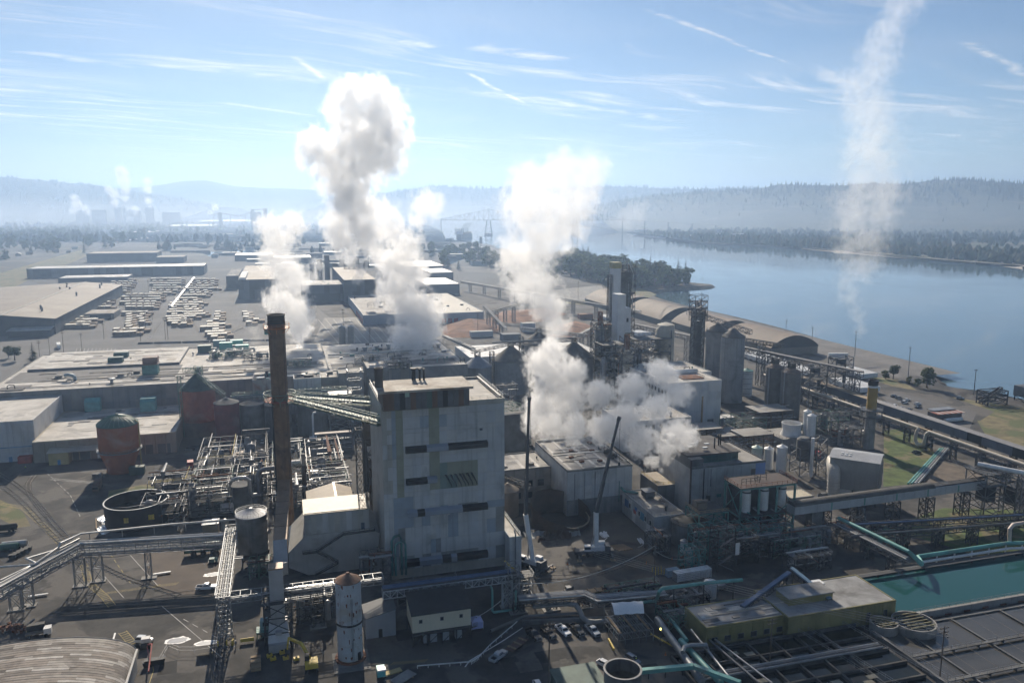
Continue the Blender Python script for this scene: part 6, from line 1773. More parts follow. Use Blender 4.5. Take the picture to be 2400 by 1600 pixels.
 for k in range(10):
  a=k*.628
  part('rib',WHITE,t,lambda b:b.beam((x+1.77*math.cos(a),y+1.77*math.sin(a),.1),(x+1.77*math.cos(a),y+1.77*math.sin(a),4.6),.12))
filter_plant()
# --- silos, digester towers and white blocks in the middle right
def mid_right():
 SIL=M('silo_conc',(.26,.265,.27),.8,var=.12,scale=.2,dirt=(.11,.11,.11),dirt_amt=.3,streak=.55)
 SILR=M('silo_roof',(.13,.125,.12),.85,var=.2,scale=.3)
 for k,(px,py,r,h,lab)in enumerate(((1711,946,6.8,38.5,'nearer tall grey concrete silo with cone roof'),(1675,926,6.6,38.5,'farther tall grey concrete silo with cone roof'))):
  x,y=PC(px,py,r)
  t=silo('concrete_silo',lab,x,y,r,h,SIL,SILR,4.5,rail=STEEL,group='tall twin silos',n=40)
 xa,ya=PC(1675,926,6.6)
 xb,yb=PC(1711,946,6.8)
 t=thing('silo_headworks','dark steel headworks and conveyors on top of the tall twin silos','steel tower',(xa-8,ya+10,0))
 part('lift_tower',STEEL_D,t,lambda b:b.tower(xa-9,ya+8,0,52,6,6,5,.45))
 part('lift_shaft',STEEL_D,t,lambda b:b.box(xa-10.8,xa-7.2,ya+6.2,ya+9.8,0,44))
 part('head_house',STEEL,t,lambda b:(b.box(xa-11,xa-7,ya+6,ya+10,46,50),b.tower(xa-9,ya+8,44,56,8,8,4,.3)))
 xq,yq=P(1684,770,48)
 part('second_tower',M('twr_grey',(.24,.24,.24),.7,var=.2,streak=.4),t,lambda b:b.box(xa+2,xa+8,ya+30,ya+36,0,49))
 part('second_tower_top',STEEL_D,t,lambda b:(b.tower(xa+5,ya+33,45,57,9,8,4,.3),b.lathe(xa+5,ya+33,[(2,49),(2,53)],12)))
 part('link_bridge',STEEL,t,lambda b:(b.lattice((xa-7,ya+8,46),(xb+9,yb-4,40),2.6,2.6,3,.28),b.lattice((xa-8,ya+9,50),(xa+4,ya+32,52),1.6,2,3,.25)))
 CS=M('silo_corr',(.15,.145,.14),.7,.2,var=.2,scale=.3,streak=.5)
 for k,(px,py,r,h,lab)in enumerate(((1810,978,4.6,27.0,'left squat dark steel silo below the belt conveyor'),(1848,990,5.2,26.5,'right squat dark steel silo below the belt conveyor'))):
  x,y=PC(px,py,r)
  t=silo('steel_silo',lab,x,y,r,h,CS,M('silo_rustroof',(.20,.15,.12),.8,var=.25,scale=.3),2.4,rail=STEEL,bands=9,group='squat twin silos')
  part('head_gear',STEEL_D,t,lambda b:(b.tower(x,y,h+2,h+6,6,5,2,.3),b.box(x-1.5,x+1.5,y-1.5,y+1.5,h+2,h+5)))
  part('downpipe',GALV,t,lambda b:b.tube([(x-r-.3,y-2,0),(x-r-.3,y-2,h)],.35,8),True)
 x,y=P(1745,930)
 silo('white_silo','small white banded tank beside the tall twin silos',*P(1748,925),3.6,15,WHITE,TEAL,1.2,bands=5,band_mat=GALV,cat='tank')
 CT=M('cone_tank',(.24,.25,.26),.8,var=.12,scale=.2,dirt=(.14,.14,.14),dirt_amt=.25,streak=.5)
 CR=M('cone_roof',(.10,.098,.092),.85,var=.25,scale=.2,dirt=(.19,.16,.13),dirt_amt=.3)
 for k,(px,py,z,r,cz,lab,rm)in enumerate(((1119,857,17.5,8.9,6,'left concrete tank with bluish cone roof',M('cone_blue',(.22,.25,.30),.5,.2,var=.2,scale=.2)),(1197,842,20,11.6,8,'middle concrete tank with dark cone roof',CR),(1345,834,20,12.5,8.5,'right concrete tank with dark cone roof, half hidden by steam',CR),(1262,806,20,12,8,'rear concrete tank with dark cone roof',CR))):
  x,y=P(px,py,z)
  t=silo('cone_tank',lab+' behind the boiler house',x,y,r,z,CT,rm,cz,cat='tank',n=40,group='cone-roofed tanks')
  part('top_gear',STEEL_D,t,lambda b:(b.tower(x,y,z+cz-2,z+cz+3,3,3,2.5,.25),b.tower(x-r-1,y-2,0,z+6,2.5,2.5,5,.25)))
 xa,ya=P(1197,842,20)
 xc,yc=P(1345,834,20)
 t=thing('tank_bridge','pipe bridge linking the peaks of the cone-roofed tanks','pipe rack',(xa,ya,0))
 part('truss',STEEL,t,lambda b:(b.lattice((xa-26,ya-5,26),(xa,ya,29),1.4,2,3,.26),b.lattice((xa,ya,29),(xc,yc,29.5),1.6,2,3,.26)))
 part('pipe',GALV,t,lambda b:b.tube([(xa-12,ya,31),(xa,ya,31.2),(xc,yc,31.8)],.5,8),True)
 t=thing('conveyor','long slanting chip conveyor rising through the steam to the tanks','conveyor',(xc,yc,0))
 p,q=P3(1040,790,4),(xa-24,ya-2,27)
 part('truss',GALV,t,lambda b:b.lattice(p,q,1.8,2.2,4,.28))
 p2=P3(1258,772,22)
 part('upper_truss',GALV,t,lambda b:b.lattice((p2[0],p2[1]+40,16),(xc+10,yc+2,31),2.0,2.4,4,.3))
 WB=[M('block_white_%d' % i,c,.7,var=.08,scale=.2,dirt=(.32,.3,.27),dirt_amt=.22,streak=.4)for i,c in enumerate(((.56,.57,.57),(.60,.60,.59),(.52,.53,.54)))]
 z=15
 x0,y0=P(1510,888,z)
 x1=P(1640,868,z)[0]
 t=building('bleach_plant','white bleach plant block with pale roof left of the tall silos',196,236,400,433,19,WB[0],ROOF_W,panels=(8,3),pmats=WB,side=(-1,6,3),par=.6)
 vents(t,8,199,233,403,430,19,41)
 t=building('bleach_plant','tall white windowed block with rust streak at the end wall',186,216.5,356.5,380,24.5,WB[1],ROOF_W,panels=(8,5),pmats=WB,side=(-1,5,5),par=.5)
 part('rust_streak',M('rust_streak',(.36,.25,.14),.8,var=.3,scale=.4),t,lambda b:b.box(205.2,206.2,356.28,356.39,0,17))
 part('roof_curb',RUST,t,lambda b:(b.box(198,210,363,372,24.63,25.1),b.rail([(198,363,25.1),(210,363,25.1),(210,372,25.1)],1.1,2,.1)))
 part('ridge_duct',WHITE,t,lambda b:b.tube([(188,378,25.6),(214,378,25.6)],1.3,12),True)
 part('end_annex',WB[1],t,lambda b:b.box(216.6,226,356.8,366,0,4.2))
 part('louvre',STEEL,t,lambda b:b.box(209,212.5,356.2,356.39,2,4.5))
 for k in range(6):
  for j in range(3):
   win(t,358+3.8*k,359.4+3.8*k,8+5.2*j,10+5.2*j,185.9,STEEL,-1)
 t=building('bleach_plant','lower white office wing with rows of small windows in the steam',150,185,330,356,14,WB[2],ROOF_PALE,panels=(9,3),pmats=WB,par=.5)
 for k in range(8):
  for j in range(3):
   win(t,152+4.1*k,153.4+4.1*k,3+3.6*j,4.8+3.6*j,329.9)
 vents(t,10,152,183,333,354,14,44)
 def pxbox(px0,px1,pyt,base,d):
  xa,ya=P(*base)
  F=xa*math.sin(HEAD)+ya*math.cos(HEAD)
  a,c=PF(px0,pyt,F),PF(px1,pyt,F)
  return a.x,c.x,ya,ya+d,a.z
 DW=M('digester_white',(.62,.63,.64),.6,var=.08,scale=.2,streak=.25)
 a=pxbox(1437,1456,615,(1450,880),7)
 t=thing('digester_tower','tallest slim white tower with yellow cap above the plant','tower',(a[0],a[2],0))
 w=a[1]-a[0]
 part('shaft',DW,t,lambda b:b.box(a[0],a[1],a[2],a[3],0,a[4]-4))
 part('cap',M('cap_yellow',(.42,.38,.22),.7),t,lambda b:b.box(a[0]-.2,a[1]+.2,a[2]-.2,a[3]+.2,a[4]-4,a[4]))
 part('ladder_truss',STEEL_D,t,lambda b:b.tower(a[0]-2.2,a[2]+1.5,20,a[4]-8,2.4,2.4,5,.3))
 q=pxbox(1447,1468,690,(1458,905),9)
 t=thing('digester_tower','white tower block with dark side just below the tallest one','tower',(q[0],q[2],0))
 part('shaft',DW,t,lambda b:b.box(q[0],q[1],q[2],q[3],22,q[4]))
 part('stair_house',DW,t,lambda b:b.box(q[1]+.02,q[1]+5,q[2]+3,q[3]+2,34,q[4]-9))
 part('window',GLASS,t,lambda b:b.box(q[1]+2,q[1]+3.4,q[2]+2.9,q[2]+2.99,q[4]-18,q[4]-15.5))
 rnd=random.Random(4)
 for k,(px0,px1,pyt,base,m,lab)in enumerate(((1458,1486,632,(1475,860),M('vessel_dark',(.14,.14,.13),.7,.2,var=.25,scale=.3,streak=.4),'dark round digester vessel with pipework right of the white towers'),
      (1398,1424,765,(1412,905),M('vessel_conc',(.33,.32,.29),.75,var=.15,scale=.3,streak=.5),'pale concrete digester vessel left of the white towers'),
      (1458,1492,822,(1476,935),M('vessel_stain',(.40,.37,.31),.75,var=.15,scale=.3,streak=.6),'stained concrete vessel with orange top gear'),
      (1546,1592,762,(1570,880),M('vessel_cream',(.46,.43,.36),.75,var=.1,scale=.3,streak=.4),'fat cream vessel between white towers and tall silos'))):
  v=pxbox(px0,px1,pyt,base,1)
  r=(v[1]-v[0])/2
  x,y=(v[0]+v[1])/2,v[2]+r
  t=thing('digester_vessel',lab,'vessel',(x,y,0))
  part('shell',m,t,lambda b:b.lathe(x,y,[(r*1.0,0),(r,v[4]-r*.7),(r*.6,v[4]-r*.1),(.3,v[4])],28),True)
  if k != 3:
   part('frame',STEEL_D,t,lambda b:b.tower(x,y,0,v[4]+3,r*2.5,r*2.5,5,.3))
   for zz in (v[4]*.35,v[4]*.55,v[4]*.75,v[4]*.95):
    part('platform',STEEL_D,t,lambda b:(b.lathe(x,y,[(r,zz),(r*1.6,zz),(r*1.6,zz+.2),(r,zz+.2)],8,False),b.rail([(x+r*1.6*math.cos(i*.785),y+r*1.6*math.sin(i*.785),zz+.2)for i in range(9)],1.2,2,.14)))
   for i in range(6):
    an=rnd.random()*6.28
    part('riser_pipe',(GALV,STEEL,RUST,ALU)[i % 4],t,lambda b:b.tube([(x+r*1.25*math.cos(an),y+r*1.25*math.sin(an),0),(x+r*1.25*math.cos(an),y+r*1.25*math.sin(an),v[4]*rnd.uniform(.6,1.05)),(x+r*.6*math.cos(an),y+r*.6*math.sin(an),v[4]*1.05)],.35,7),True)
  if k in (1,2):
   part('top_gear',RUST,t,lambda b:(b.tower(x,y,v[4],v[4]+9,2.2,2.2,3,.35),b.lathe(x,y,[(.6,v[4]),(.6,v[4]+7)],10)))
  if k == 3:
   part('second_shell',m,t,lambda b:b.lathe(x+r*.9,y+r*1.6,[(r*.95,0),(r*.95,v[4]-2),(r*.2,v[4]-.5)],28),True)
   part('side_pipe',ALU,t,lambda b:b.tube([(x-r-.6,y,4),(x-r-.6,y,v[4]-8),(x-r+1,y,v[4]-6)],.6,8),True)
 for k,(px,py,w,d,h,lab)in enumerate(((1440,915,22,14,30,'front'),(1520,880,26,14,26,'right'),(1420,880,18,16,36,'left'),(1500,930,30,10,14,'low front'))):
  x,y=P(px,py)
  t=thing('digester_rack','%s open steel structure with pipes around the digester towers' % lab,'steel frame',(x,y,0),'digester steelwork')
  part('frame',(STEEL_D,STEEL)[k % 2],t,lambda b:[b.tower(x+dx,y,0,h,w/3.4,d,5,.34)for dx in (-w/3,0,w/3)])
  part('deck',STEEL_D,t,lambda b:[b.box(x-w/2,x+w/2,y-d/2,y+d/2,h*s,h*s+.2)for s in (.35,.65,1.0)])
  for i in range(12):
   zz=rnd.uniform(3,h+1)
   yy=y+rnd.uniform(-d/2,d/2)-1
   xx=x+rnd.uniform(-w/2,w/2)
   part('pipe',(GALV,STEEL,ALU,RUST,WHITE)[i % 5],t,lambda b:b.tube([(x-w*.5,yy,zz),(xx,yy,zz),(xx,yy,max(1,zz+rnd.uniform(-9,6))),(x+w*.5,yy,zz)],rnd.uniform(.2,.6),7),True)
  for i in range(3):
   xx,yy=x+rnd.uniform(-w/2,w/2),y+rnd.uniform(-d/2,0)
   rr=rnd.uniform(1,2.2)
   part('vessel',(GALV,WHITE,STEEL)[i],t,lambda b:b.lathe(xx,yy,[(rr,2),(rr,h*.7),(rr*.5,h*.7+rr)],14),True)
 x,y=P(1185,1010)
 t=thing('steel_platform','white framed platform with stair behind the right wall of the boiler house','steel tower',(x,y+20,0))
 part('frame',WHITE,t,lambda b:b.tower(84,350,18,32,8,6,4,.3))
 part('base',CONC_D,t,lambda b:b.box(76,108,345,372,0,17.9))
 part('stair_flight',GREEN_ST,t,lambda b:(b.lattice((88,352,24),(106,350,20),1.6,2,2,.16),b.lattice((78,348,19),(106,348,19),1.6,2,2.5,.16)))
 part('pipe',RUST,t,lambda b:b.tube([(82,343,0),(82,343,12)],1.0,10),True)
 t=building('motor_house','dark machinery house with drums and fans beside the boiler house',66.5,80,283,300,9,CONC_D,ROOF_D)
 for k in range(5):
  part('drum',(STEEL_D,RUST,STEEL)[k % 3],t,lambda b:b.tube([(68+2.6*k,284+2*(k % 2),10.6),(68+2.6*k,289+2*(k % 2),10.6)],1.3,12),True)
 part('fan_wheel',RUST,t,lambda b:b.tube([(72,282.6,6),(72,282.2,6)],2.2,16),True)
 x,y=P(1185,1225)
 t=silo('storage_tank','brown domed tank half hidden behind the right edge of the boiler house',x+3,y+8,4.2,9.5,M('tank_brown',(.23,.19,.15),.75,var=.2,scale=.3,streak=.4),M('dome_brown',(.30,.24,.18),.7,var=.2),2.2,cat='tank')
 part('pipe_tray',STEEL_D,t,lambda b:b.lattice((x+1,y+22,10.5),(x+10,y+4,10.5),1.6,2,2,.16))
mid_right()
# --- river sheds, trailers, parked cars
def arch_shed(name,label,x0,x1,y0,y1,zw,rise,gable_front=True,group=None):
 t=thing(name,label,'shed',((x0+x1)/2,y0,0),group)
 n=14
 SR=M('shed_roof',(.20,.15,.11),.75,var=.15,scale=.05,dirt=(.16,.13,.10),dirt_amt=.3)
 SW=M('shed_wall',(.17,.15,.125),.8,var=.15,scale=.1,streak=.3)
 part('wall',SW,t,lambda b:b.box(x0,x1,y0,y1,0,zw))
 prof=[(x0-.6+(x1-x0+1.2)*i/n,zw+rise*math.sin(math.pi*i/n)** .8)for i in range(n+1)]
 ns=5
 for k in range(ns):
  ya,yb=y0-.5+(y1-y0+1)*k/ns,y0-.5+(y1-y0+1)*(k+1)/ns
  def f(b):
   vs=[(x,yy,z+.02)for yy in (ya,yb-.15)for x,z in prof]
   b.add(vs,[(i,i+1,n+2+i,n+1+i)for i in range(n)])
  part('roof_bay',SR,t,f,True)
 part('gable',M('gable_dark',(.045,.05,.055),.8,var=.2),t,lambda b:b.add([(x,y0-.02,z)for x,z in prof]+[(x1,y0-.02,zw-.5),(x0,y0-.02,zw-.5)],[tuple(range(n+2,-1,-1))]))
 part('rear_gable',SW,t,lambda b:b.add([(x,y1+.02,z)for x,z in prof]+[(x1,y1+.02,zw-.5),(x0,y1+.02,zw-.5)],[tuple(range(n+3))]))
 return t
_sh=(((1700,805),(1918,815),70,'nearest arched storage shed on the wharf'),((1620,782),None,70,'second arched storage shed on the wharf'),((1560,760),None,80,'third arched storage shed on the wharf'),((1500,735),None,80,'farthest arched storage shed on the wharf'))
ysh=P(1918,828)[1]
arch_shed('storage_shed',_sh[0][3],360,402,524,594,6,9,group='arched river sheds')
arch_shed('storage_shed',_sh[1][3],354,398,604,676,6,10,group='arched river sheds')
arch_shed('storage_shed',_sh[2][3],350,396,690,770,6,11,group='arched river sheds')
arch_shed('storage_shed',_sh[3][3],346,400,786,880,6,11,group='arched river sheds')
def make_trailer():
 t=thing('semi_trailer','white semi trailer parked in the long conveyor row, from the near end','trailer',(0,0,0),'white semi trailers')
 part('box',WHITE_CL,t,lambda b:b.box(-1.3,1.3,-7.3,7.3,1.1,4.1))
 part('roof',M('trailer_roof',(.68,.68,.67),.5,var=.05),t,lambda b:b.box(-1.28,1.28,-7.28,7.28,4.105,4.16))
 part('chassis',STEEL_D,t,lambda b:b.box(-.5,.5,-7,7,.7,1.09))
 for s in (-1,1):
  for yy in (4.6,5.9):
   part('wheel',RUBBER,t,lambda b:b.tube([(s*1.2,yy,.5),(s*.7,yy,.5)],.5,10))
 part('landing_gear',STEEL,t,lambda b:(b.beam((-.7,-4,0),(-.7,-4,1.1),.15),b.beam((.7,-4,0),(.7,-4,1.1),.15)))
 return t
tr=make_trailer()
ORD='first second third fourth fifth sixth seventh eighth ninth tenth eleventh twelfth thirteenth fourteenth fifteenth sixteenth seventeenth eighteenth nineteenth twentieth twenty-first twenty-second'.split()
spots=[]
for k in range(22):
 spots.append((340+1.0*(k % 2),452+3.35*k,RAD(90)))
for k in range(9):
 spots.append((344,398+3.35*k,RAD(90)))
for k in range(7):
 spots.append((372,432+3.5*k,RAD(96)))
for k in range(5):
 spots.append((300+3.4*k,640,0))
for k in range(6):
 spots.append((318,735+3.5*k,RAD(88)))
for i,(x,y,r)in enumerate(spots):
 lab=tr['label']
 if i >= 22:
  lab='white semi trailer in the near block under the gantries, from the near end'
 if i >= 31:
  lab='white semi trailer on the wharf side of the gantries, from the near end'
 if i >= 38:
  lab='white semi trailer between digesters and river sheds, from the left'
 if i >= 43:
  lab='white semi trailer in the cluster left of the digesters, from the front'
 o=tr if i == 0 else copy_tree(tr)
 j=i-max(q for q in (0,22,31,38,43)if q <= i)
 lab=ORD[j]+' ' +lab.replace('parked ','')
 o.location,o.rotation_euler,o['label']=(x,y,0),(0,0,r),lab
 if i in (1,):
  pass
o=copy_tree(tr,(402,500,0),RAD(75),label='lone pale trailer parked in front of the nearest river shed')
o['group']=''
# --- vehicles
CARM={}
def paint(nm,col):
 return M('paint_' +nm,col,.25,.1,var=.03,scale=.5,spec=.6)
def loft(b,secs):
 """Skin through matching rings of points."""
 n=len(secs[0])
 vs=[q for s in secs for q in s]
 fs=[(i*n+j,i*n+(j+1)% n,(i+1)*n+(j+1)% n,(i+1)*n+j)for i in range(len(secs)-1)for j in range(n)]
 b.add(vs,fs+[tuple(range(n-1,-1,-1)),tuple((len(secs)-1)*n+j for j in range(n))])
def ring(y,w,z0,z1,tap=.9):
 return [(-w,y,z0),(w,y,z0),(w*1.02,y,(z0+z1)*.5),(w*tap,y,z1),(-w*tap,y,z1),(-w*1.02,y,(z0+z1)*.5)]
def wheels(t,ys,w,r):
 for yy in ys:
  for s in (-1,1):
   o=part('wheel',RUBBER,t,lambda b:b.tube([(s*w,yy,r),(s*(w-.25),yy,r)],r,12))
   part('rim',GALV,o,lambda b:b.tube([(s*(w+.01),yy,r),(s*(w-.05),yy,r)],r*.6,10))
def pickup(nm,col):
 """Pickup, nose towards -Y."""
 m=paint(nm,col)
 t=thing('pickup_truck','pickup truck','pickup',(0,0,0))
 part('body',m,t,lambda b:loft(b,[ring(-2.9,.86,.5,.95),ring(-2.75,.95,.45,1.12),ring(-1.45,.98,.42,1.22),ring(-1.3,.98,.42,1.22),ring(.95,.98,.42,1.2),ring(1.0,.98,.45,.75),ring(2.85,.96,.5,.75)]),True)
 part('bed',m,t,lambda b:(b.box(-.99,-.88,.96,2.9,.75,1.27),b.box(.88,.99,.96,2.9,.75,1.27),b.box(-.879,.879,2.8,2.9,.75,1.25)))
 part('bed_floor',BLACK,t,lambda b:b.box(-.87,.87,1.0,2.79,.76,.82))
 part('cab',m,t,lambda b:loft(b,[ring(-1.35,.88,1.2,1.24,.95),ring(-.7,.84,1.2,1.82,.86),ring(-.5,.84,1.2,1.88,.84),ring(.55,.84,1.2,1.88,.84),ring(.92,.86,1.2,1.5,.9)]),True)
 part('windscreen',GLASS,t,lambda b:b.add([(-.78,-1.33,1.27),(.78,-1.33,1.27),(.68,-.72,1.80),(-.68,-.72,1.80)],[(0,1,2,3)]))
 for s in (-1,1):
  part('side_window',GLASS,t,lambda b:b.add([(s*.9,-1.0,1.3),(s*.9,.7,1.3),(s*.79,.5,1.76),(s*.79,-.62,1.76)],[(0,1,2,3)]))
  part('headlight',M('lamp_glass',(.8,.8,.78),.15),t,lambda b:b.box(s*.58,s*.88,-2.93,-2.86,.82,1.0))
  part('mirror',BLACK,t,lambda b:b.box(s*1.02,s*1.2,-1.0,-.9,1.3,1.5))
 part('grille',BLACK,t,lambda b:b.box(-.55,.55,-2.94,-2.87,.68,1.0))
 part('bumper',GALV,t,lambda b:(b.box(-.92,.92,-3.02,-2.86,.42,.62),b.box(-.92,.92,2.9,3.02,.45,.62)))
 wheels(t,(-1.9,1.85),.99,.41)
 return t
def car(nm,col,suv=False):
 m=paint(nm,col)
 h=1.75 if suv else 1.45
 t=thing('parked_car','parked car','car',(0,0,0))
 part('body',m,t,lambda b:loft(b,[ring(-2.3,.75,.4,.75),ring(-2.1,.88,.32,.9),ring(-1.0,.91,.3,1.0),ring(1.6,.91,.3,1.02),ring(2.25,.85,.38,.95)]),True)
 part('cabin',GLASS,t,lambda b:loft(b,[ring(-1.1,.8,.98,1.0,.95),ring(-.45,.78,.98,h-.06,.8),ring(1.2,.78,.98,h-.04,.8),ring(2.1 if suv else 1.9,.8,.98,1.3 if suv else 1.05,.9)]),True)
 part('roof',m,t,lambda b:b.box(-.62,.62,-.4,1.35 if not suv else 1.7,h-.05,h+.02))
 wheels(t,(-1.4,1.4),.9,.33)
 return t
def place(proto,used,px,py,rz,label,group=None,z=0.0):
 x,y=P(px,py,z)
 o=proto if not used else copy_tree(proto)
 o.location,o.rotation_euler=(x,y,z),(0,0,rz)
 o['label']=label
 if group:
  o['group']=group
 return o
PK={n:pickup(n,c)for n,c in (('white',(.75,.75,.75)),('black',(.018,.018,.02)),('silver',(.42,.45,.48)))}
CR_={n:car(n,c,s)for n,c,s in (('white_car',(.72,.72,.72),False),('dark_car',(.03,.035,.045),False),('grey_suv',(.2,.22,.25),True),('white_suv',(.72,.73,.73),True),('silver_car',(.42,.44,.46),False))}
USED=set()
def put(kind,px,py,deg,label,group=None):
 pr=PK.get(kind)or CR_[kind]
 o=place(pr,kind in USED,px,py,RAD(deg),label,group)
 USED.add(kind)
 return o
g='pickups parked in a row below the pipe rack'
put('black',1251,1492,14,'black pickup at the left end of the parked row',g)
put('black',1285,1487,14,'black pickup second from the left in the parked row',g)
put('white',1320,1482,12,'white pickup in the middle of the parked row',g)
put('black',1352,1480,10,'black pickup second from the right in the parked row',g)
put('silver',1389,1482,8,'silver pickup at the right end of the parked row',g)
put('white',1462,1385,92,'white pickup hitched to a trailer in the dirt yard')
put('silver',1168,1542,128,'silver pickup towing a flatbed at the bottom centre')
put('white',484,1380,82,'white work pickup beside the bright pipe rack')
put('white_car',1418,1560,30,'white car beside the round open tank')
put('grey_suv',1483,1550,22,'dark jeep with pale hood near the bottom edge')
put('white_suv',338,1504,70,'white car by the arched roof corner')
put('white_car',1262,1612,0,'white car cut by the bottom edge')
for (px,py,deg,lab)in ((1398,1388,92,'tan flatbed trailer behind the white pickup'),(1212,1515,128,'rusty flatbed trailer behind the silver pickup'),(600,1560,2,'long dark flatbed trailer at the bottom edge beside the excavator')):
 x,y=P(px,py)
 rz=RAD(deg)
 t=thing('flatbed_trailer',lab,'trailer',(x,y,0))
 dx,dy=-math.sin(rz),math.cos(rz)
 part('deck',M('deck_tan2',(.33,.23,.13),.8,var=.25)if px != 1212 else M('deck_red',(.12,.065,.05),.8,var=.3),t,lambda b:b.obox((x,y,.7),(2.4,7.2,.2),rz))
 for k in range(3):
  part('crossbar',WOOD,t,lambda b:b.obox((x+dx*(-2.4+2.4*k),y+dy*(-2.4+2.4*k),.91),(2.5,.5,.25),rz))
 part('axle',BLACK,t,lambda b:b.obox((x,y,.3),(2.3,1.8,.38),rz))
 part('drawbar',STEEL_D,t,lambda b:b.beam((x-dx*3.6,y-dy*3.6,.65),(x-dx*5.4,y-dy*5.4,.6),.2))
g='cars in the river parking lot'
for k,(px,py,deg,kind,lab)in enumerate(((2095,930,100,'dark_car','dark car at the back left of the river parking lot'),(2107,935,100,'grey_suv','dark grey car second in the back row of the river parking lot'),(2125,939,100,'white_car','white car in the back row of the river parking lot'),
     (2120,945,100,'white_suv','white car just in front of the back row of the river parking lot'),(2150,948,100,'white_car','white car at the right end of the river parking lot'),(2152,956,100,'dark_car','black car right of centre in the river parking lot'),
     (2068,945,100,'dark_car','dark car at the left end of the river parking lot'),(2082,950,100,'white_car','white car close to the dark gallery, leftmost'),(2097,954,100,'white_suv','white car close to the dark gallery, second'),
     (2112,958,100,'silver_car','silver car close to the dark gallery, third'),(2130,962,100,'dark_car','dark car close to the dark gallery, rightmost'),(2032,928,100,'white_car','white car beside the ochre stack top'))):
 put(kind,px,py,deg,lab,g)
g='cars on the lawn road'
put('grey_suv',2160,1047,100,'grey car under the hooped pipe loop',g)
put('dark_car',2172,1044,100,'dark car right of the hooped pipe loop',g)
put('dark_car',2148,1062,95,'black car alone on the road below the hooped pipe',g)
g='cars and vans parked behind the process piping'
rr=random.Random(5)
lot=[(580,1070),(598,1068),(615,1066),(640,1068),(525,1046),(508,1052),(598,1042),(615,1038),(633,1040),(545,1085),(665,1090)]
for k,(px,py)in enumerate(lot):
 put(('dark_car','white_car','grey_suv','silver_car')[k % 4],px,py,rr.uniform(-12,12),'%s car parked behind the process piping, %s row' % (('dark','white','grey','silver')[k % 4],'front' if py>1060 else 'back'),g)
x,y=P(440,1058)
put('dark_car',444,1056,80,'dark car in the shade in front of the red brick silo')
put('grey_suv',2250,935,60,'grey van between the parking lot and the rusty shed')
for (px,py,rz,m,L,lab)in ((555,1062,0,WHITE,8,'white box truck parked among the cars by the grey tanks'),(573,1060,0,M('van_grey',(.3,.32,.34),.5),9,'grey box truck beside the white one'),(752,1090,4,WHITE,10,'white trailer van behind the pipe bench'),(785,1090,6,M('van_red',(.36,.16,.13),.6,var=.15),10,'faded red trailer van behind the pipe bench'),
   (447,1098,6,RED,6,'dark red truck at the edge of the grass'),(230,1145,4,M('bin_brown',(.13,.085,.065),.8,var=.3),8,'long rusty brown bin by the yard road')):
 x,y=P(px,py)
 t=thing('box_truck',lab,'truck',(x,y,0))
 part('box',m,t,lambda b:b.obox((x,y,.9),(2.5,L-2,2.7),RAD(rz)))
 part('cab',m,t,lambda b:b.obox((x,y-L/2,.6),(2.3,1.8,1.9),RAD(rz)))
 part('windscreen',GLASS,t,lambda b:b.obox((x,y-L/2-.9,1.5),(2.0,.1,.8),RAD(rz)))
 part('wheel',RUBBER,t,lambda b:[b.tube([(x+s*1.25,y+d,.5),(x+s*.9,y+d,.5)],.5,10)for s in (-1,1)for d in (-L*.4,L*.3)])
x,y=P(730,1565)
t=thing('excavator','yellow excavator with raised arm at the bottom edge','excavator',(x,y,0))
part('track',BLACK,t,lambda b:b.box(x-1.6,x-.9,y-2.2,y+2.2,.05,.95))
part('track',BLACK,t,lambda b:b.box(x+.9,x+1.6,y-2.2,y+2.2,.05,.95))
part('house',YELLOW,t,lambda b:(b.box(x-1.5,x+1.6,y-2.2,y+1.2,1.1,2.4),b.box(x-.2,x+1.6,y-2.6,y-1,2.41,2.7)))
cb=part('cab',BLACK,t,lambda b:b.box(x-1.5,x-.4,y-.4,y+1.3,2.41,3.6))
part('boom',YELLOW,t,lambda b:(b.beam((x-.3,y+.8,2.3),(x-2.2,y+3.4,5.2),.55,.7),b.beam((x-2.2,y+3.4,5.2),(x-5.2,y+6,5.6),.5,.6)))
part('stick',YELLOW,t,lambda b:b.beam((x-5.2,y+6,5.7),(x-5.6,y+6.4,2.4),.4,.5))
part('bucket',STEEL_D,t,lambda b:b.box(x-6.2,x-5.0,y+5.9,y+6.9,1.2,2.4))
part('cylinder',GALV,t,lambda b:b.tube([(x-.6,y+1.6,2.4),(x-2.2,y+3.2,4.5)],.12,6))
for (px,py)in ((632,1538),(640,1545),(662,1530),(670,1543),(695,1545)):
 x,y=P(px,py)
 t=thing('counterweight_block','yellow block on the dark ground beside the excavator','block',(x,y,0),'yellow blocks')
 part('block',YELLOW,t,lambda b:b.obox((x,y,0),(1.4,1.0,.7),.2))
 part('lug',BLACK,t,lambda b:b.obox((x,y,.7),(.5,.3,.25),.2))
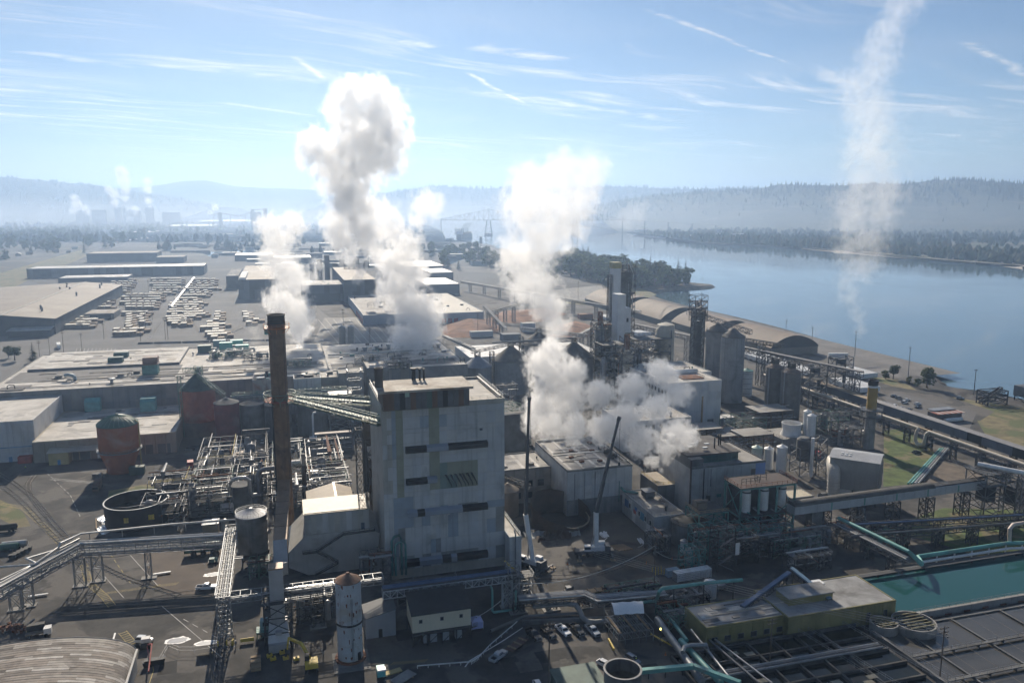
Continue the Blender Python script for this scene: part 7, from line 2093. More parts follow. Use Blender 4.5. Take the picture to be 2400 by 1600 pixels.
# --- foreground centre
def front():
 x,y=P(822,1540)
 h=ZH((x,y),1358)
 t=thing('standpipe','rust streaked pale blue standpipe with rusty cone roof','tank',(x,y,0))
 SW=M('standpipe_white',(.46,.49,.51),.7,var=.12,scale=.4,dirt=(.34,.27,.18),dirt_amt=.2,streak=.3)
 nc=9
 for k in range(nc):
  z0,z1=h*k/nc,h*(k+1)/nc
  o=part('shell_course',SW,t,lambda b:b.lathe(x,y,[(3.15,z0+.01),(3.15,z1-.05),(3.19,z1-.04),(3.19,z1-.01)],36,k == 0),True)
  rn=random.Random(k)
  for q in range(4):
   a=rn.uniform(-2.6,-.5)
   w=rn.uniform(.02,.08)
   zz=z1-rn.uniform(.1,.5)
   hh=rn.uniform(.4,1.3)
   part('rust_run',RUST,o,lambda b:b.add([(x+3.17*math.cos(a-w),y+3.17*math.sin(a-w),zz),(x+3.17*math.cos(a+w),y+3.17*math.sin(a+w),zz),(x+3.17*math.cos(a+w*.6),y+3.17*math.sin(a+w*.6),zz-hh),(x+3.17*math.cos(a-w*.6),y+3.17*math.sin(a-w*.6),zz-hh*.8)],[(0,1,2,3)]))
 part('cone_roof',M('rust_roof',(.22,.12,.075),.85,var=.35,scale=.4,dirt=(.09,.05,.04),dirt_amt=.4),t,lambda b:b.lathe(x,y,[(3.3,h),(3.3,h+.15),(.5,h+1.7),(.4,h+2.0)],36),True)
 part('girth_ring',BLACK,t,lambda b:b.lathe(x,y,[(3.2,h*.47),(3.36,h*.472),(3.36,h*.49),(3.2,h*.493)],36,False),True)
 part('ladder',STEEL_D,t,lambda b:[b.beam((x+.3+d,y-3.4,.4),(x+.3+d,y-3.4,h*.83),.08)for d in (0,.3)])
 part('base_ring',RUST,t,lambda b:b.lathe(x,y,[(3.2,0),(3.9,0),(3.9,.5),(3.2,.6)],30,False))
 part('plinth',CONC_D,t,lambda b:b.box(x-4.5,x+4.5,y-6.5,y+3,-.1,.12))
 part('hatch',BLACK,t,lambda b:b.box(x+1.6,x+2.4,y-3.0,y-2.3,.8,2.6))
 z=8.0
 (xa,ya),(xb,yb)=P(856,1440,7),P(926,1420,8)
 t=thing('wedge_shed','grey blue wedge roofed shed behind the rusty standpipe','shed',(xa,ya,0))
 SB=M('shed_blue',(.24,.27,.31),.7,var=.12,scale=.3,streak=.3,corr=2)
 part('wall',SB,t,lambda b:b.slab([(xa,ya,0),(xb,ya,0),(xb,ya,7.4),(xa,ya,5.6)],(0,8,0)))
 part('roof',M('shed_bl_roof',(.10,.11,.12),.7,var=.2),t,lambda b:b.slab([(xa-.2,ya-.2,5.62),(xb+.2,ya-.2,7.45),(xb+.2,ya+8.2,7.45),(xa-.2,ya+8.2,5.62)],(0,0,.2)))
 part('door',BLACK,t,lambda b:b.box(xb-4.6,xb-3.6,ya-.1,ya-.01,0,2.4))
 z=8.8
 (xa,ya),(xb,_)=P(966,1443,z),P(1105,1427,z)
 t=thing('control_house','cream control house with black roof raised over switchgear','building',((xa+xb)/2,ya,0))
 CRM=M('cream_wall',(.60,.55,.42),.7,var=.06,scale=.3,streak=.2)
 part('wall',CRM,t,lambda b:b.box(xa,xb,ya,ya+9.5,4.0,z-.1))
 part('roof',M('black_roof',(.022,.024,.027),.6,var=.3,scale=.4),t,lambda b:b.slab([(xa-.3,ya-.3,z-.08),(xb+.3,ya-.3,z-.08),(xb+.3,ya+10,z+1.6),(xa-.3,ya+10,z+1.6)],(0,0,.2)))
 for f_ in (.14,.5,.83):
  xx=xa+(xb-xa)*f_
  win(t,xx-.35,xx+.35,6.6,7.4,ya)
 part('floor_slab',STEEL_D,t,lambda b:b.box(xa-.2,xb+.2,ya-1.2,ya+9.6,3.7,3.99))
 for k in range(5):
  for yy in (ya,ya+9):
   part('column',STEEL_D,t,lambda b:b.beam((xa+(xb-xa)*k/4,yy,0),(xa+(xb-xa)*k/4,yy,3.7),.3))
  if k<4:
   part('brace',STEEL_D,t,lambda b:b.beam((xa+(xb-xa)*k/4,ya,.2),(xa+(xb-xa)*(k+1)/4,ya,3.7),.15))
 for k,f_ in enumerate((.22,.37,.58,.8)):
  xx=xa+(xb-xa)*f_
  piece('switch_cabinet',M('cab_grey',(.34,.37,.40),.6,var=.1),t,xx-(.4 if k == 0 else .85),xx+(.4 if k == 0 else .85),ya+1,ya+2.4,.1,2.8)
 part('stair',STEEL,t,lambda b:(b.beam((xb+1,ya-1,4),(xb+1,ya+5,.1),1.0,.2),b.rail([(xb+1.5,ya-1,4),(xb+1.5,ya+5,.1)],1.1,1.5,.07)))
 x,y=P(1116,1468)
 t=thing('canopy_tent','small pale blue canopy tent beside the cream control house','tent',(x,y,0))
 part('canopy',M('tent_blue',(.42,.46,.72),.7,var=.05),t,lambda b:b.add([(x-1.6,y-1.6,2.2),(x+1.6,y-1.6,2.2),(x+1.6,y+1.6,2.2),(x-1.6,y+1.6,2.2),(x,y,3.3)],[(0,1,4),(1,2,4),(2,3,4),(3,0,4)]))
 part('side_cloth',M('tent_blue',(.42,.46,.72),.7,var=.05),t,lambda b:(b.box(x-1.6,x+1.6,y-1.62,y-1.58,.3,2.2),b.box(x+1.58,x+1.62,y-1.57,y+1.6,.3,2.2)))
 part('leg',WHITE,t,lambda b:[b.beam((x+dx,y+dy,0),(x+dx,y+dy,2.2),.07)for dx in (-1.6,1.6)for dy in (-1.6,1.6)])
 z=8.2
 (xa,ya),(xb,yb)=P(897,1398,z),P(1201,1365,z)
 yy=(ya+yb)/2+1
 PBp=[(-1.0,2.4,.42,BLUE_PIPE),(0,2.4,.38,BLUE_PIPE),(.9,2.3,.3,STEEL_D),(-.5,.5,.25,GALV),(.6,.5,.25,STEEL)]
 rack('pipe_bridge','white lattice pipe bridge with blue pipes in front of the boiler house',[(xa,yy),(xb,yy)],z,2.1,2.8,PBp,[(xb-1,yy),(xa+13,yy)],1.9,M('truss_white',(.50,.53,.56),.5,.1,var=.1),.2)
 x,y=xb+.5,yy
 t=thing('pipe_tower','grey steel pipe tower at the right end of the blue pipe bridge','steel tower',(x,y,0))
 part('frame',GALV,t,lambda b:(b.tower(x,y,0,13,3.2,3.4,2.6,.2),b.tower(x+4.4,y+1,0,9,3.2,3.4,3,.2)))
 part('pipe',TEAL_PIPE,t,lambda b:b.tube([(x-7,y-2.4,8.4),(x-6.6,y-2.6,7.2),(x-6.6,y-2.6,1.0),(x-6.2,y-2.8,.5),(x-.2,y-2.8,.5),(x+.3,y-2.7,1.1),(x+.3,y-2.6,6)],.32,9),True)
 part('deck',STEEL_D,t,lambda b:b.box(x-2,x+6,y-1.8,y+2.8,9,9.15))
 part('handrail',GALV,t,lambda b:b.rail([(x-2,y-1.8,9.15),(x+6,y-1.8,9.15),(x+6,y+2.8,9.15)],1.1,1.6,.08))
 part('yellow_chute',YELLOW,t,lambda b:b.beam((x-1,y+4,12),(x+2.5,y+4,8.6),1.2,.5))
 z=2.6
 L0,L1,L2,L3=P(1215,1415,z),P(1368,1403,z),P(1398,1415,z),P(1560,1402,z)
 pipes=[(-1.5,1.8,.3,GALV),(-.8,1.8,.34,ALU),(0,1.8,.3,GALV),(.8,1.7,.38,STEEL),(1.5,1.9,.25,ALU),(-1.0,.4,.22,STEEL),(.3,.4,.25,GALV)]
 rack('pipe_rack','low rack of grey pipes passing behind the parked pickups',[L0,L1,L2,L3],z,1.3,3.6,pipes,[(*L0,3),(*L1,3),(*Vector(L0).lerp(Vector(L1),.5),3),(*L3,3),(*Vector(L2).lerp(Vector(L3),.4),3)],2.2,STEEL_D,.16)
 t=thing('pipeline','thick grey pipe snaking down behind the parked pickups','pipe',(*P(1370,1440),0))
 part('pipe',M('pipe_dirty',(.24,.24,.23),.6,.2,var=.2,scale=.4),t,lambda b:b.tube([P3(1250,1420,2.2),P3(1330,1414,2.2),P3(1350,1417,2.2),P3(1358,1428,2.0),P3(1365,1445,1.8),P3(1376,1455,1.4),P3(1395,1457,1.2),P3(1440,1452,1.2)],.7,12),True)
 part('second_pipe',M('pipe_dirty2',(.16,.15,.14),.7,.1,var=.2),t,lambda b:b.tube([P3(1150,1478,.9),P3(1230,1444,.9),P3(1360,1436,.9)],.45,9),True)
 part('retaining_wall',CONC_D,t,lambda b:b.beam(P3(1225,1458,.6),P3(1440,1448,.6),.8,1.2))
 t=thing('pipeline','teal pipe rising from the rack and running right past the white tank','pipe',(*P(1545,1405),0))
 part('pipe',TEAL_PIPE,t,lambda b:b.tube([P3(1500,1410,3),P3(1537,1408,3),P3(1540,1402,4),P3(1545,1385,7.6),P3(1552,1378,8.2),P3(1648,1366,8.4),P3(1740,1358,8.6)],.5,10),True)
 part('support',STEEL_D,t,lambda b:[b.beam((*P(px,py,8),0),(*P(px,py,8),8),.3)for px,py in ((1580,1376),(1650,1368),(1720,1360))])
 x,y=P(1470,1480)
 t=thing('scaffold_shelter','white tarp shelter roof on silver scaffolding','scaffold',(x,y,0))
 za=6.8
 (xa,ya),(xb,yb)=P(1440,1440,za),P(1510,1436,za)
 (xc,yc),(xd,yd)=P(1428,1412,za),P(1504,1408,za)
 n=7
 def tarp(b):
  vs=[]
  for i in range(9):
   u=i/8
   for j in range(n+1):
    v=j/n
    p=Vector((xa,ya)).lerp(Vector((xb,yb)),u).lerp(Vector((xc,yc)).lerp(Vector((xd,yd)),u),v)
    vs.append((p.x,p.y,za+1.3*math.sin(math.pi*v)+(.12 if i % 3 == 0 else -.06)))
  b.add(vs,[(i*(n+1)+j,(i+1)*(n+1)+j,(i+1)*(n+1)+j+1,i*(n+1)+j+1)for i in range(8)for j in range(n)])
 part('tarp',WHITE_CL,t,tarp,True)
 for i in range(6):
  for j in range(4):
   part('standard',GALV,t,lambda b:b.beam((xa+2.0*i-.5,ya-4+3.2*j,0),(xa+2.0*i-.5,ya-4+3.2*j,6.8 if j>1 else 3.4),.13))
 for zz in (1.7,3.4,5.2):
  part('ledgers',GALV,t,lambda b:[b.beam((xa-.5,ya-4+3.2*j,zz),(xa+9.5,ya-4+3.2*j,zz),.1)for j in range(0 if zz<4 else 2,4)]+[b.beam((xa-.5+2*i,ya-4,zz),(xa-.5+2*i,ya+5.6,zz),.1)for i in range(6)])
 part('board',WOOD,t,lambda b:[b.box(xa+2*i,xa+2*i+.6,ya-3.8,ya+5,3.5,3.58)for i in range(0,5,2)])
 part('yellow_board',YELLOW,t,lambda b:(b.beam((xb+1.6,yb-1,1.2),(xb+4.6,yb-8,1.0),.5,.15),b.beam((xa-2,ya-1,.8),(xa-2.6,ya-6,.8),.4,.6)))
 rr=random.Random(17)
 CONE=mesh_of(MB().lathe(0,0,[(.32,0),(.32,.05),(.17,.06),(.04,.85)],8),ORANGE,'cone')
 for k,(px,py)in enumerate(((1515,1240+80),(1440,1396),(1470,1392),(1497,1396),(1418,1398),(1560,1534),(1575,1310),(1365,1420),(1330,1322))):
  o=shared('traffic_cone',CONE,None,P3(px,py,.02))
  tag(o,'small orange traffic cone standing in the yard around the shelter','cone','orange traffic cones')
 for k,(px,py,lab)in enumerate(((1335,1385,'dark compressor left of the tan flatbed trailer'),(1600,1325,'dark generator on the dirt near the pole'),(1690,1380,'grey pump skid beside the white plastic tank'),(1655,1500,'pump skid beside the lamp post'),(500,1318,'dark equipment skid left of the bright pipe rack'))):
  x,y=P(px,py)
  t=thing('equipment_skid',lab,'machine',(x,y,0))
  part('base',STEEL_D,t,lambda b:b.box(x-1.6,x+1.6,y-1,y+1,.05,.5))
  part('engine',(STEEL,TEAL,GALV)[k % 3],t,lambda b:(b.box(x-1.2,x+.4,y-.8,y+.8,.51,1.6),b.lathe(x+1,y,[(.4,.51),(.4,1.5),(.1,1.7)],10)))
  part('wheel',RUBBER,t,lambda b:[b.tube([(x+s,y-1.1,.35),(x+s,y-.95,.35)],.35,9)for s in (-1,1)])
 x,y=P(478,1300)
 t=thing('tank_trailer','dark green frac tank trailer left of the bright pipe rack','trailer',(x,y,0))
 part('tank',M('frac_green',(.02,.10,.075),.5,var=.2),t,lambda b:(b.box(x-6,x+5,y,y+2.6,1.1,3.4),[b.box(x-6+1.8*k,x-5.8+1.8*k,y-.1,y-.003,1.1,3.4)for k in range(7)]))
 part('pump',BLACK,t,lambda b:[b.lathe(x-3+3*k,y-1.2,[(.9,0),(.9,1.6),(.4,2.2)],12)for k in range(3)])
 part('wheel',RUBBER,t,lambda b:[b.tube([(x+3+k,y-.1,.5),(x+3+k,y+.3,.5)],.5,10)for k in (0,1.2)])
 x,y=P(655,1500)
 x,y=P(620,1492)
 t=thing('control_booth','pale turquoise operator booth on a platform by the drop leg hopper','booth',(x,y,0))
 part('booth',M('booth_teal',(.34,.52,.53),.6,var=.1),t,lambda b:b.box(x-1,x+1,y,y+2,2.0,4.6))
 part('window',GLASS,t,lambda b:b.box(x-.3,x+.8,y-.06,y-.003,3.1,4.2))
 part('platform',TEAL,t,lambda b:(b.box(x-2,x+3,y-1,y+2.4,1.8,1.99),b.tower(x+.4,y+.6,0,1.8,4.4,3,1.8,.18),b.rail([(x-2,y-1,2),(x+3,y-1,2)],1.1,1.2,.07)))
 part('barrier',YELLOW,t,lambda b:(b.box(x-6,x-2.6,y-1.8,y-1.6,.4,1.4),b.lathe(x-8,y-2,[(.18,0),(.18,1.5)],8)))
front()
# --- arched warehouse bottom left
def arched_warehouse():
 zw,rise=6.0,6.6
 xr,yb=P(318,1520,zw)
 xl=xr-48.0
 yf=yb-40
 WALL=M('arch_wall',(.40,.39,.37),.75,var=.15,scale=.3,streak=.3)
 t=thing('arched_warehouse','weathered arched roof warehouse at the bottom left corner','building',((xl+xr)/2,yb,0))
 part('wall',WALL,t,lambda b:b.box(xl,xr,yf,yb,0,zw-.2))
 rnd=random.Random(9)
 SH=[M('roof_board_%d' % i,c,.85,var=.2,scale=.5,dirt=(.12,.10,.085),dirt_amt=.35)for i,c in enumerate(((.36,.33,.29),(.25,.225,.195),(.47,.44,.40),(.20,.175,.15),(.30,.26,.22),(.11,.095,.08)))]
 N=26
 ang=lambda i:math.pi*(.04+.92*i/N)
 W=(xr-xl)/2
 xm=(xl+xr)/2
 prof=lambda u:(xm-W*math.cos(u)/math.cos(math.pi*.04),zw+rise*(math.sin(u)-math.sin(math.pi*.04)))
 part('roof_deck',SH[5],t,lambda b:b.add([(*(lambda q:(q[0],yy))(prof(ang(i))),prof(ang(i))[1]-.08)for yy in (yb,yf)for i in range(N+1)],[(i,N+1+i,N+2+i,i+1)for i in range(N)]),True)
 rows=40
 h=(yb-yf)/rows
 cnt=0
 for r in range(rows):
  y1=yb-r*h
  i=N*.5-(N*.5 if r<14 else N*.5)
  i=0.0
  while i<N-.01:
   j=min(N,i+rnd.choice((2.0,3.0,3.5,4.5,6.0)))
   a,c=ang(i),ang(j)
   (xa,za),(xc,zc)=prof(a),prof(c)
   band=.33<((i+j)/2/N-.0*r)<.42
   m=SH[5]if (band and rnd.random()<.6)else SH[rnd.randrange(5)]
   if xc>xm-W*.25 and cnt<290:
    dz=.04+.03*rnd.random()
    ns=max(2,int((j-i)*1.2))
    q_=[prof(a+(c-a)*k/ns)for k in range(ns+1)]
    part('roof_sheet',m,t,lambda b:b.add([(x_,y1-.03,z_+dz)for x_,z_ in q_]+[(x_,y1-h,z_+dz+.05)for x_,z_ in q_],[(k,ns+1+k,ns+2+k,k+1)for k in range(ns)]),True)
    cnt += 1
   i=j
 part('eave_board',M('eave',(.5,.49,.46),.7),t,lambda b:b.box(xr-.3,xr+.5,yf,yb+.3,zw-.5,zw-.15))
 part('gable_trim',M('trim',(.30,.28,.25),.8),t,lambda b:b.tube([(prof(ang(i))[0],yb+.1,prof(ang(i))[1]+.05)for i in range(N+1)],.16,5))
 for (px,py,lab,m)in ((85,1488,'dark flatbed truck with pale deck behind the arched roof',M('truck_tan',(.22,.19,.15),.7,var=.2)),):
  x,y=P(px,py)
  o=thing('work_truck',lab,'truck',(x,y,0))
  part('bed',m,o,lambda b:b.obox((x,y,.9),(4.6,3.0,.5),.15))
  part('cab',WHITE,o,lambda b:b.obox((x+3,y-.5,.6),(1.8,2.1,1.7),.15))
  part('crate',BLACK,o,lambda b:b.obox((x,y+.6,1.41),(4.2,1.6,1.6),.15))
  part('wheel',RUBBER,o,lambda b:[b.tube([(x+d,y-1.7,.5),(x+d,y-1.3,.5)],.5,10)for d in (-1.4,2.8)])
 x,y=P(343,1520)
 o=thing('boom_lift','red boom lift folded beside the arched roof corner','lift',(x,y,0))
 part('chassis',BLACK,o,lambda b:(b.box(x-1.4,x+1,y-.6,y+2.2,.3,1.5),[b.tube([(x+s,y+d,.45),(x+s*.8,y+d,.45)],.45,9)for s in (-1.3,1.2)for d in (-.4,1.8)]))
 part('basket',WHITE,o,lambda b:b.box(x-1.2,x+.9,y+.4,y+2,1.51,2.6))
 part('arm',RED,o,lambda b:(b.beam((x+.6,y-.6,1.5),(x+2.2,y-4.5,3.6),.35),b.beam((x+2.2,y-4.5,3.6),(x+2.6,y-14,1.6),.3),b.beam((x+.4,y-1,1.2),(x+2.4,y-10,1.2),.25)))
 for (px,py,w,d,lab)in ((415,1500,3.3,1.9,'ragged white spilled powder ring left of the lattice tower'),(484,1506,3.4,1.3,'long white spilled powder patch beside the lattice tower'),(500,1345,3,1.6,'white powder spill under the frac tank trailer')):
  x,y=P(px,py)
  o=thing('powder_spill',lab,'spill',(x,y,0))
  rr=random.Random(px)
  n=26
  for nm,sc,mm,zz in (('rim',1.0,WHITE_CL,.03),('puddle',.8,M('puddle_grey',(.30,.31,.33),.3,var=.1),.036)):
   part(nm,mm,o,lambda b:b.add([(x+w*sc*math.cos(6.28*i/n)*(.8+.3*rr.random())/1.0,y+d*sc*math.sin(6.28*i/n)*(.75+(.5 if (nm == 'rim' and 4<i<10)else .25)*rr.random()),zz)for i in range(n)],[tuple(range(n))]))
 f=thing('chain_fence','thin wire fence with a yellow banner below the powder spills','fence',(*P(450,1540),0))
 pts=[P3(375,1555,0),P3(395,1520,0),P3(420,1530,0),P3(455,1530,0),P3(520,1520,0)]
 part('posts',GALV,f,lambda b:b.rail(pts,1.8,3.0,.06))
 part('banner',M('banner_yellow',(.50,.43,.18),.7),f,lambda b:b.slab([P3(462,1532,.3),P3(503,1527,.3),P3(503,1527,1.6),P3(462,1532,1.6)],(0,.05,0)))
 for (px,py,lab)in ((362,1558,'black rubbish skip below the boom lift'),(25,1475,'pile of rusty scrap behind the arched roof'),(55,1478,'second pile of rusty scrap behind the arched roof')):
  x,y=P(px,py)
  o=thing('scrap_heap' if 'scrap' in lab else 'skip',lab,'scrap' if 'scrap' in lab else 'skip',(x,y,0))
  rr=random.Random(px)
  if 'scrap' in lab:
   part('heap',RUST,o,lambda b:[b.obox((x+rr.uniform(-2.5,2.5),y+rr.uniform(-1.5,1.5),rr.uniform(0,.8)),(rr.uniform(.5,2),rr.uniform(.4,1.2),rr.uniform(.4,1.2)),rr.random()*3)for _ in range(14)])['kind']='stuff'
   part('beam',STEEL,o,lambda b:b.beam((x-1,y-2,.3),(x+2,y+3,1.6),.4))
  else:
   part('bin',BLACK,o,lambda b:b.slab([(x-2.2,y-1,.1),(x+2.2,y-.2,.1),(x+2.6,y-.2,1.5),(x-2.6,y-1,1.5)],(0,1.6,0)))
   part('lid',STEEL_D,o,lambda b:b.box(x-2.2,x+2.2,y-.6,y+1,1.55,1.65))
arched_warehouse()
# --- trees
LEAF=[M('leaf_%d' % i,c,.9,var=.5,scale=.25)for i,c in enumerate(((.075,.105,.045),(.09,.125,.05),(.05,.075,.042),(.12,.125,.05)))]
for _m in LEAF:# leaves let backlight through
 _n,_l=_m.node_tree.nodes,_m.node_tree.links
 _p=_n['Principled BSDF']
 _t,_x=_n.new('ShaderNodeBsdfTranslucent'),_n.new('ShaderNodeMixShader')
 _l.new(_p.inputs['Base Color'].links[0].from_socket,_t.inputs['Color'])
 _x.inputs[0].default_value=.5
 _l.new(_p.outputs[0],_x.inputs[1])
 _l.new(_t.outputs[0],_x.inputs[2])
 _l.new(_x.outputs[0],_n['Material Output'].inputs['Surface'])
BARK=M('bark',(.09,.07,.055),.95,var=.3,scale=.6)
def leafy(b,c,rad,n,s,rnd,flat=.8):
 """Leaf-clump faces spread through an uneven ball."""
 for _ in range(n):
  d=Vector((rnd.gauss(0,1),rnd.gauss(0,1),rnd.gauss(0,1)*flat)).normalized()
  r=rad*(rnd.random()** .4)
  p=Vector(c)+d*r
  nrm=(d+Vector((rnd.uniform(-.8,.8),rnd.uniform(-.8,.8),rnd.uniform(-.3,1)))).normalized()
  t=nrm.orthogonal().normalized()
  u=nrm.cross(t)
  a=rnd.random()*6.28
  t,u=t*math.cos(a)+u*math.sin(a),u*math.cos(a)-t*math.sin(a)
  k=s*rnd.uniform(.6,1.4)
  b.add([p-t*k-u*k*.6,p+t*k-u*k*.7,p+t*k*.8+u*k*.7,p-t*k*.7+u*k*.8],[(0,1,2,3)])
def tree_proto(kind,seed):
 rnd=random.Random(seed)
 t=thing(kind+'_tree','tree','tree',(0,0,0))
 if kind == 'conifer':
  h=20.0
  part('trunk',BARK,t,lambda b:b.tube([(0,0,0),(.1,0,h*.5),(0,0,h*.97)],[.4,.25,.05],6))
  def crown(b):
   for k in range(17):
    z=2.2+(h-2.5)*k/17
    r=3.4*(1-k/18.5)*rnd.uniform(.8,1.15)
    for q in range(max(5,13-k // 2)):
     a=rnd.random()*6.28
     p=Vector((math.cos(a)*r*.55,math.sin(a)*r*.55,z+rnd.uniform(-.5,.5)))
     o=Vector((math.cos(a),math.sin(a),-.35))*r*.6
     w=Vector((-math.sin(a),math.cos(a),.1))*r*.28
     b.add([p-o*.8,p+w,p+o,p-w],[(0,1,2,3)])
  part('crown',LEAF[2],t,crown)
 else:
  h=rnd.uniform(14,18)
  part('trunk',BARK,t,lambda b:b.tube([(0,0,0),(rnd.uniform(-.3,.3),rnd.uniform(-.3,.3),h*.4),(rnd.uniform(-.5,.5),0,h*.75)],[.45,.32,.08],7))
  lobes=[(rnd.uniform(-2.6,2.6),rnd.uniform(-2.6,2.6),h*rnd.uniform(.22,.92),rnd.uniform(1.7,3.0))for _ in range(13)]
  part('limbs',BARK,t,lambda b:[b.tube([(0,0,h*.35),(l[0]*.5,l[1]*.5,l[2]*.85),(l[0],l[1],l[2])],[.2,.12,.04],5)for l in lobes])
  part('crown',LEAF[seed % 4],t,lambda b:[leafy(b,l[:3],l[3],46,.66,rnd)for l in lobes])
 return t
PROTO=[tree_proto('broadleaf',s)for s in (1,2,3,4,5)]+[tree_proto('conifer',s)for s in (11,12)]
PUSED=[False]*len(PROTO)
def plant(k,x,y,s,label,group,z=0.0,wide=1.0):
 p=PROTO[k]
 o=p if not PUSED[k]else copy_tree(p)
 PUSED[k]=True
 o.location=(x,y,z-.1)
 o.rotation_euler=(0,0,random.random()*6.28)
 o.scale=(s*wide,s*wide,s)
 o['label'],o['group']=label,group
 return o
def grove(pts,n,s0,s1,kinds,label,group,seed,px=True):
 """Scatter n trees inside a polygon of picture points on the ground."""
 rnd=random.Random(seed)
 poly=[P(*q)for q in pts]if px else pts
 xs,ys=[p[0]for p in poly],[p[1]for p in poly]
 def inside(x,y):
  c=False
  for i in range(len(poly)):
   (x1,y1),(x2,y2)=poly[i],poly[i-1]
   if (y1>y)!= (y2>y)and x<(x2-x1)*(y-y1)/(y2-y1)+x1:
    c=not c
  return c
 k=0
 tries=0
 while k<n and tries<20000:
  tries += 1
  x,y=rnd.uniform(min(xs),max(xs)),rnd.uniform(min(ys),max(ys))
  if inside(x,y):
   plant(kinds[rnd.randrange(len(kinds))],x,y,rnd.uniform(s0,s1),label,group,wide=rnd.uniform(1.0,1.5))
   k += 1
B_=[0,1,2,3,4]
grove([(455,1130),(470,1020),(540,1030),(600,1060),(585,1110),(570,1250),(600,1500),(520,1480),(450,1300)],150,1.4,2.1,B_+[0,1,5],'dense green tree in the wood on the wooded river point','trees on the wooded point',3,False)
grove([(330,1150),(450,1150),(520,1700),(400,1700)],18,.9,1.4,B_,'loose tree on the flat ground behind the point','trees behind the point',4,False)
grove([(300,1500),(420,1450),(480,2000),(330,2000)],30,1.3,2.1,B_+[5],'hazy tree beside the inlet behind the steam','trees by the inlet',6,False)
grove([(195,600),(385,545),(380,528),(285,545),(190,572)],55,1.3,2.1,[0,2,4,5,6],'dark hazy tree in the belt beside the rail yard','trees beside the rail yard',5)
grove([(0,630),(0,545),(180,535),(190,570),(60,615)],80,1.2,2.1,B_+[5,6],'hazy garden tree among the houses at the left edge','trees among the houses',7)
for k,(px,py,s,kk,lab)in enumerate(((2172,908,.85,3,'single tall bushy evergreen standing on the wharf edge'),(2093,888,.62,1,'round green bush at the end of the wharf'),(2075,888,.4,0,'small bush left of the round one on the wharf'),(35,845,.7,1,'rounded tree at the left edge beside the mill roof'),(78,850,.8,5,'dark conifer at the left edge beside the mill roof'),(20,838,.6,3,'low tree at the far left edge'),
     (2130,900,.35,2,'scrubby bush on the bank below the wharf'),(2150,908,.4,3,'scrubby bush beside the lone conifer'),(1050,628,1.3,6,'tall dark conifer by the inlet'),(1075,632,1.1,5,'dark conifer behind the chip yard'))):
 x,y=P(px,py)
 plant(kk,x,y,s,lab,'single trees',wide=1.35 if kk<5 else 1.6)
def woods(name,label,spots,seed,hmin,hmax,mat):
 b=MB()
 rnd=random.Random(seed)
 for (x,y,z)in spots:
  h=rnd.uniform(hmin,hmax)
  r=h*rnd.uniform(.22,.42)
  n=6
  a0=rnd.random()
  vs=[]
  for (f_,rr)in ((0,.55),(.3,1.0),(.65,.75),(.9,.35)):
   for i in range(n):
    q=rnd.uniform(.7,1.3)
    vs.append((x+r*rr*q*math.cos(a0+6.28*i/n),y+r*rr*q*math.sin(a0+6.28*i/n),z-.5+h*f_*rnd.uniform(.93,1.07)))
  vs.append((x,y,z+h))
  fs=[(k*n+i,k*n+(i+1)% n,(k+1)*n+(i+1)% n,(k+1)*n+i)for k in range(3)for i in range(n)]+[(3*n+i,3*n+(i+1)% n,4*n)for i in range(n)]
  b.add(vs,fs)
 o=b.build(name,mat)
 tag(o,label,'woodland',kind='stuff')
 return o
rnd=random.Random(77)
fs_pts=[np.array(P(*q,0))for q in ((1503,550),(1640,569),(1760,575),(1937,586),(2195,608),(2400,624))]
sp=[]
for i in range(len(fs_pts)-1):
 a,c=fs_pts[i],fs_pts[i+1]
 for k in range(230):
  q=a+(c-a)*rnd.random()
  d=rnd.random()** 1.3*330+26
  sp.append((q[0]+d*1.0,q[1]+d*.25,1.0))
for k in range(300):
 a=np.array((1410,1200))+np.array((40,-1100))*rnd.random()
 sp.append((a[0]+30+rnd.random()*300,a[1],1))
woods('riverside_woods','long belt of hazy riverside trees along the far bank',sp,5,12,26,M('woods_green',(.07,.10,.045),.95,var=.55,scale=.02,patch=(.10,.095,.035),patch_scale=.01))
sp=[]
for k in range(900):
 px,py=rnd.uniform(-60,440),rnd.uniform(507,556)
 x,y=P(px,py)
 if mnoise.noise((x*.004,y*.003,8))>-.1 and not (px>230 and py>540):
  sp.append((x,y,0))
for k in range(700):
 px,py=rnd.uniform(330,1010),rnd.uniform(512,606)
 x,y=P(px,py)
 if mnoise.noise((x*.006,y*.004,4))>.12:
  sp.append((x,y,0))
woods('town_woods','faint dark trees covering the town beyond the rail yard',sp,9,12,30,M('town_green',(.035,.05,.03),.95,var=.5,scale=.02))
sp=[]
for k in range(2600):
 F,px=2600+7000*rnd.random()** 1.2,rnd.uniform(-400,700)
 q=PF(px,500,F)
 if mnoise.noise((q.x*.0016,q.y*.0010,3))>-.02:
  sp.append((q.x,q.y,0))
woods('plain_woods','dark hazy tree masses on the plain beyond the town',sp,6,12,28,M('plain_green',(.045,.06,.04),.95,var=.5,scale=.01))
sp=[]
for k in range(1500):
 F,px=2300+1500*rnd.random(),rnd.uniform(1420,2700)
 q=PF(px,500,F)
 if q.x>1560+0.05*q.y and q.y<4200:
  sp.append((q.x,q.y,1))
woods('lowland_woods','mixed trees and clearings on the lowland under the right ridge',sp,7,10,24,M('low_green',(.06,.085,.04),.95,var=.55,scale=.01))
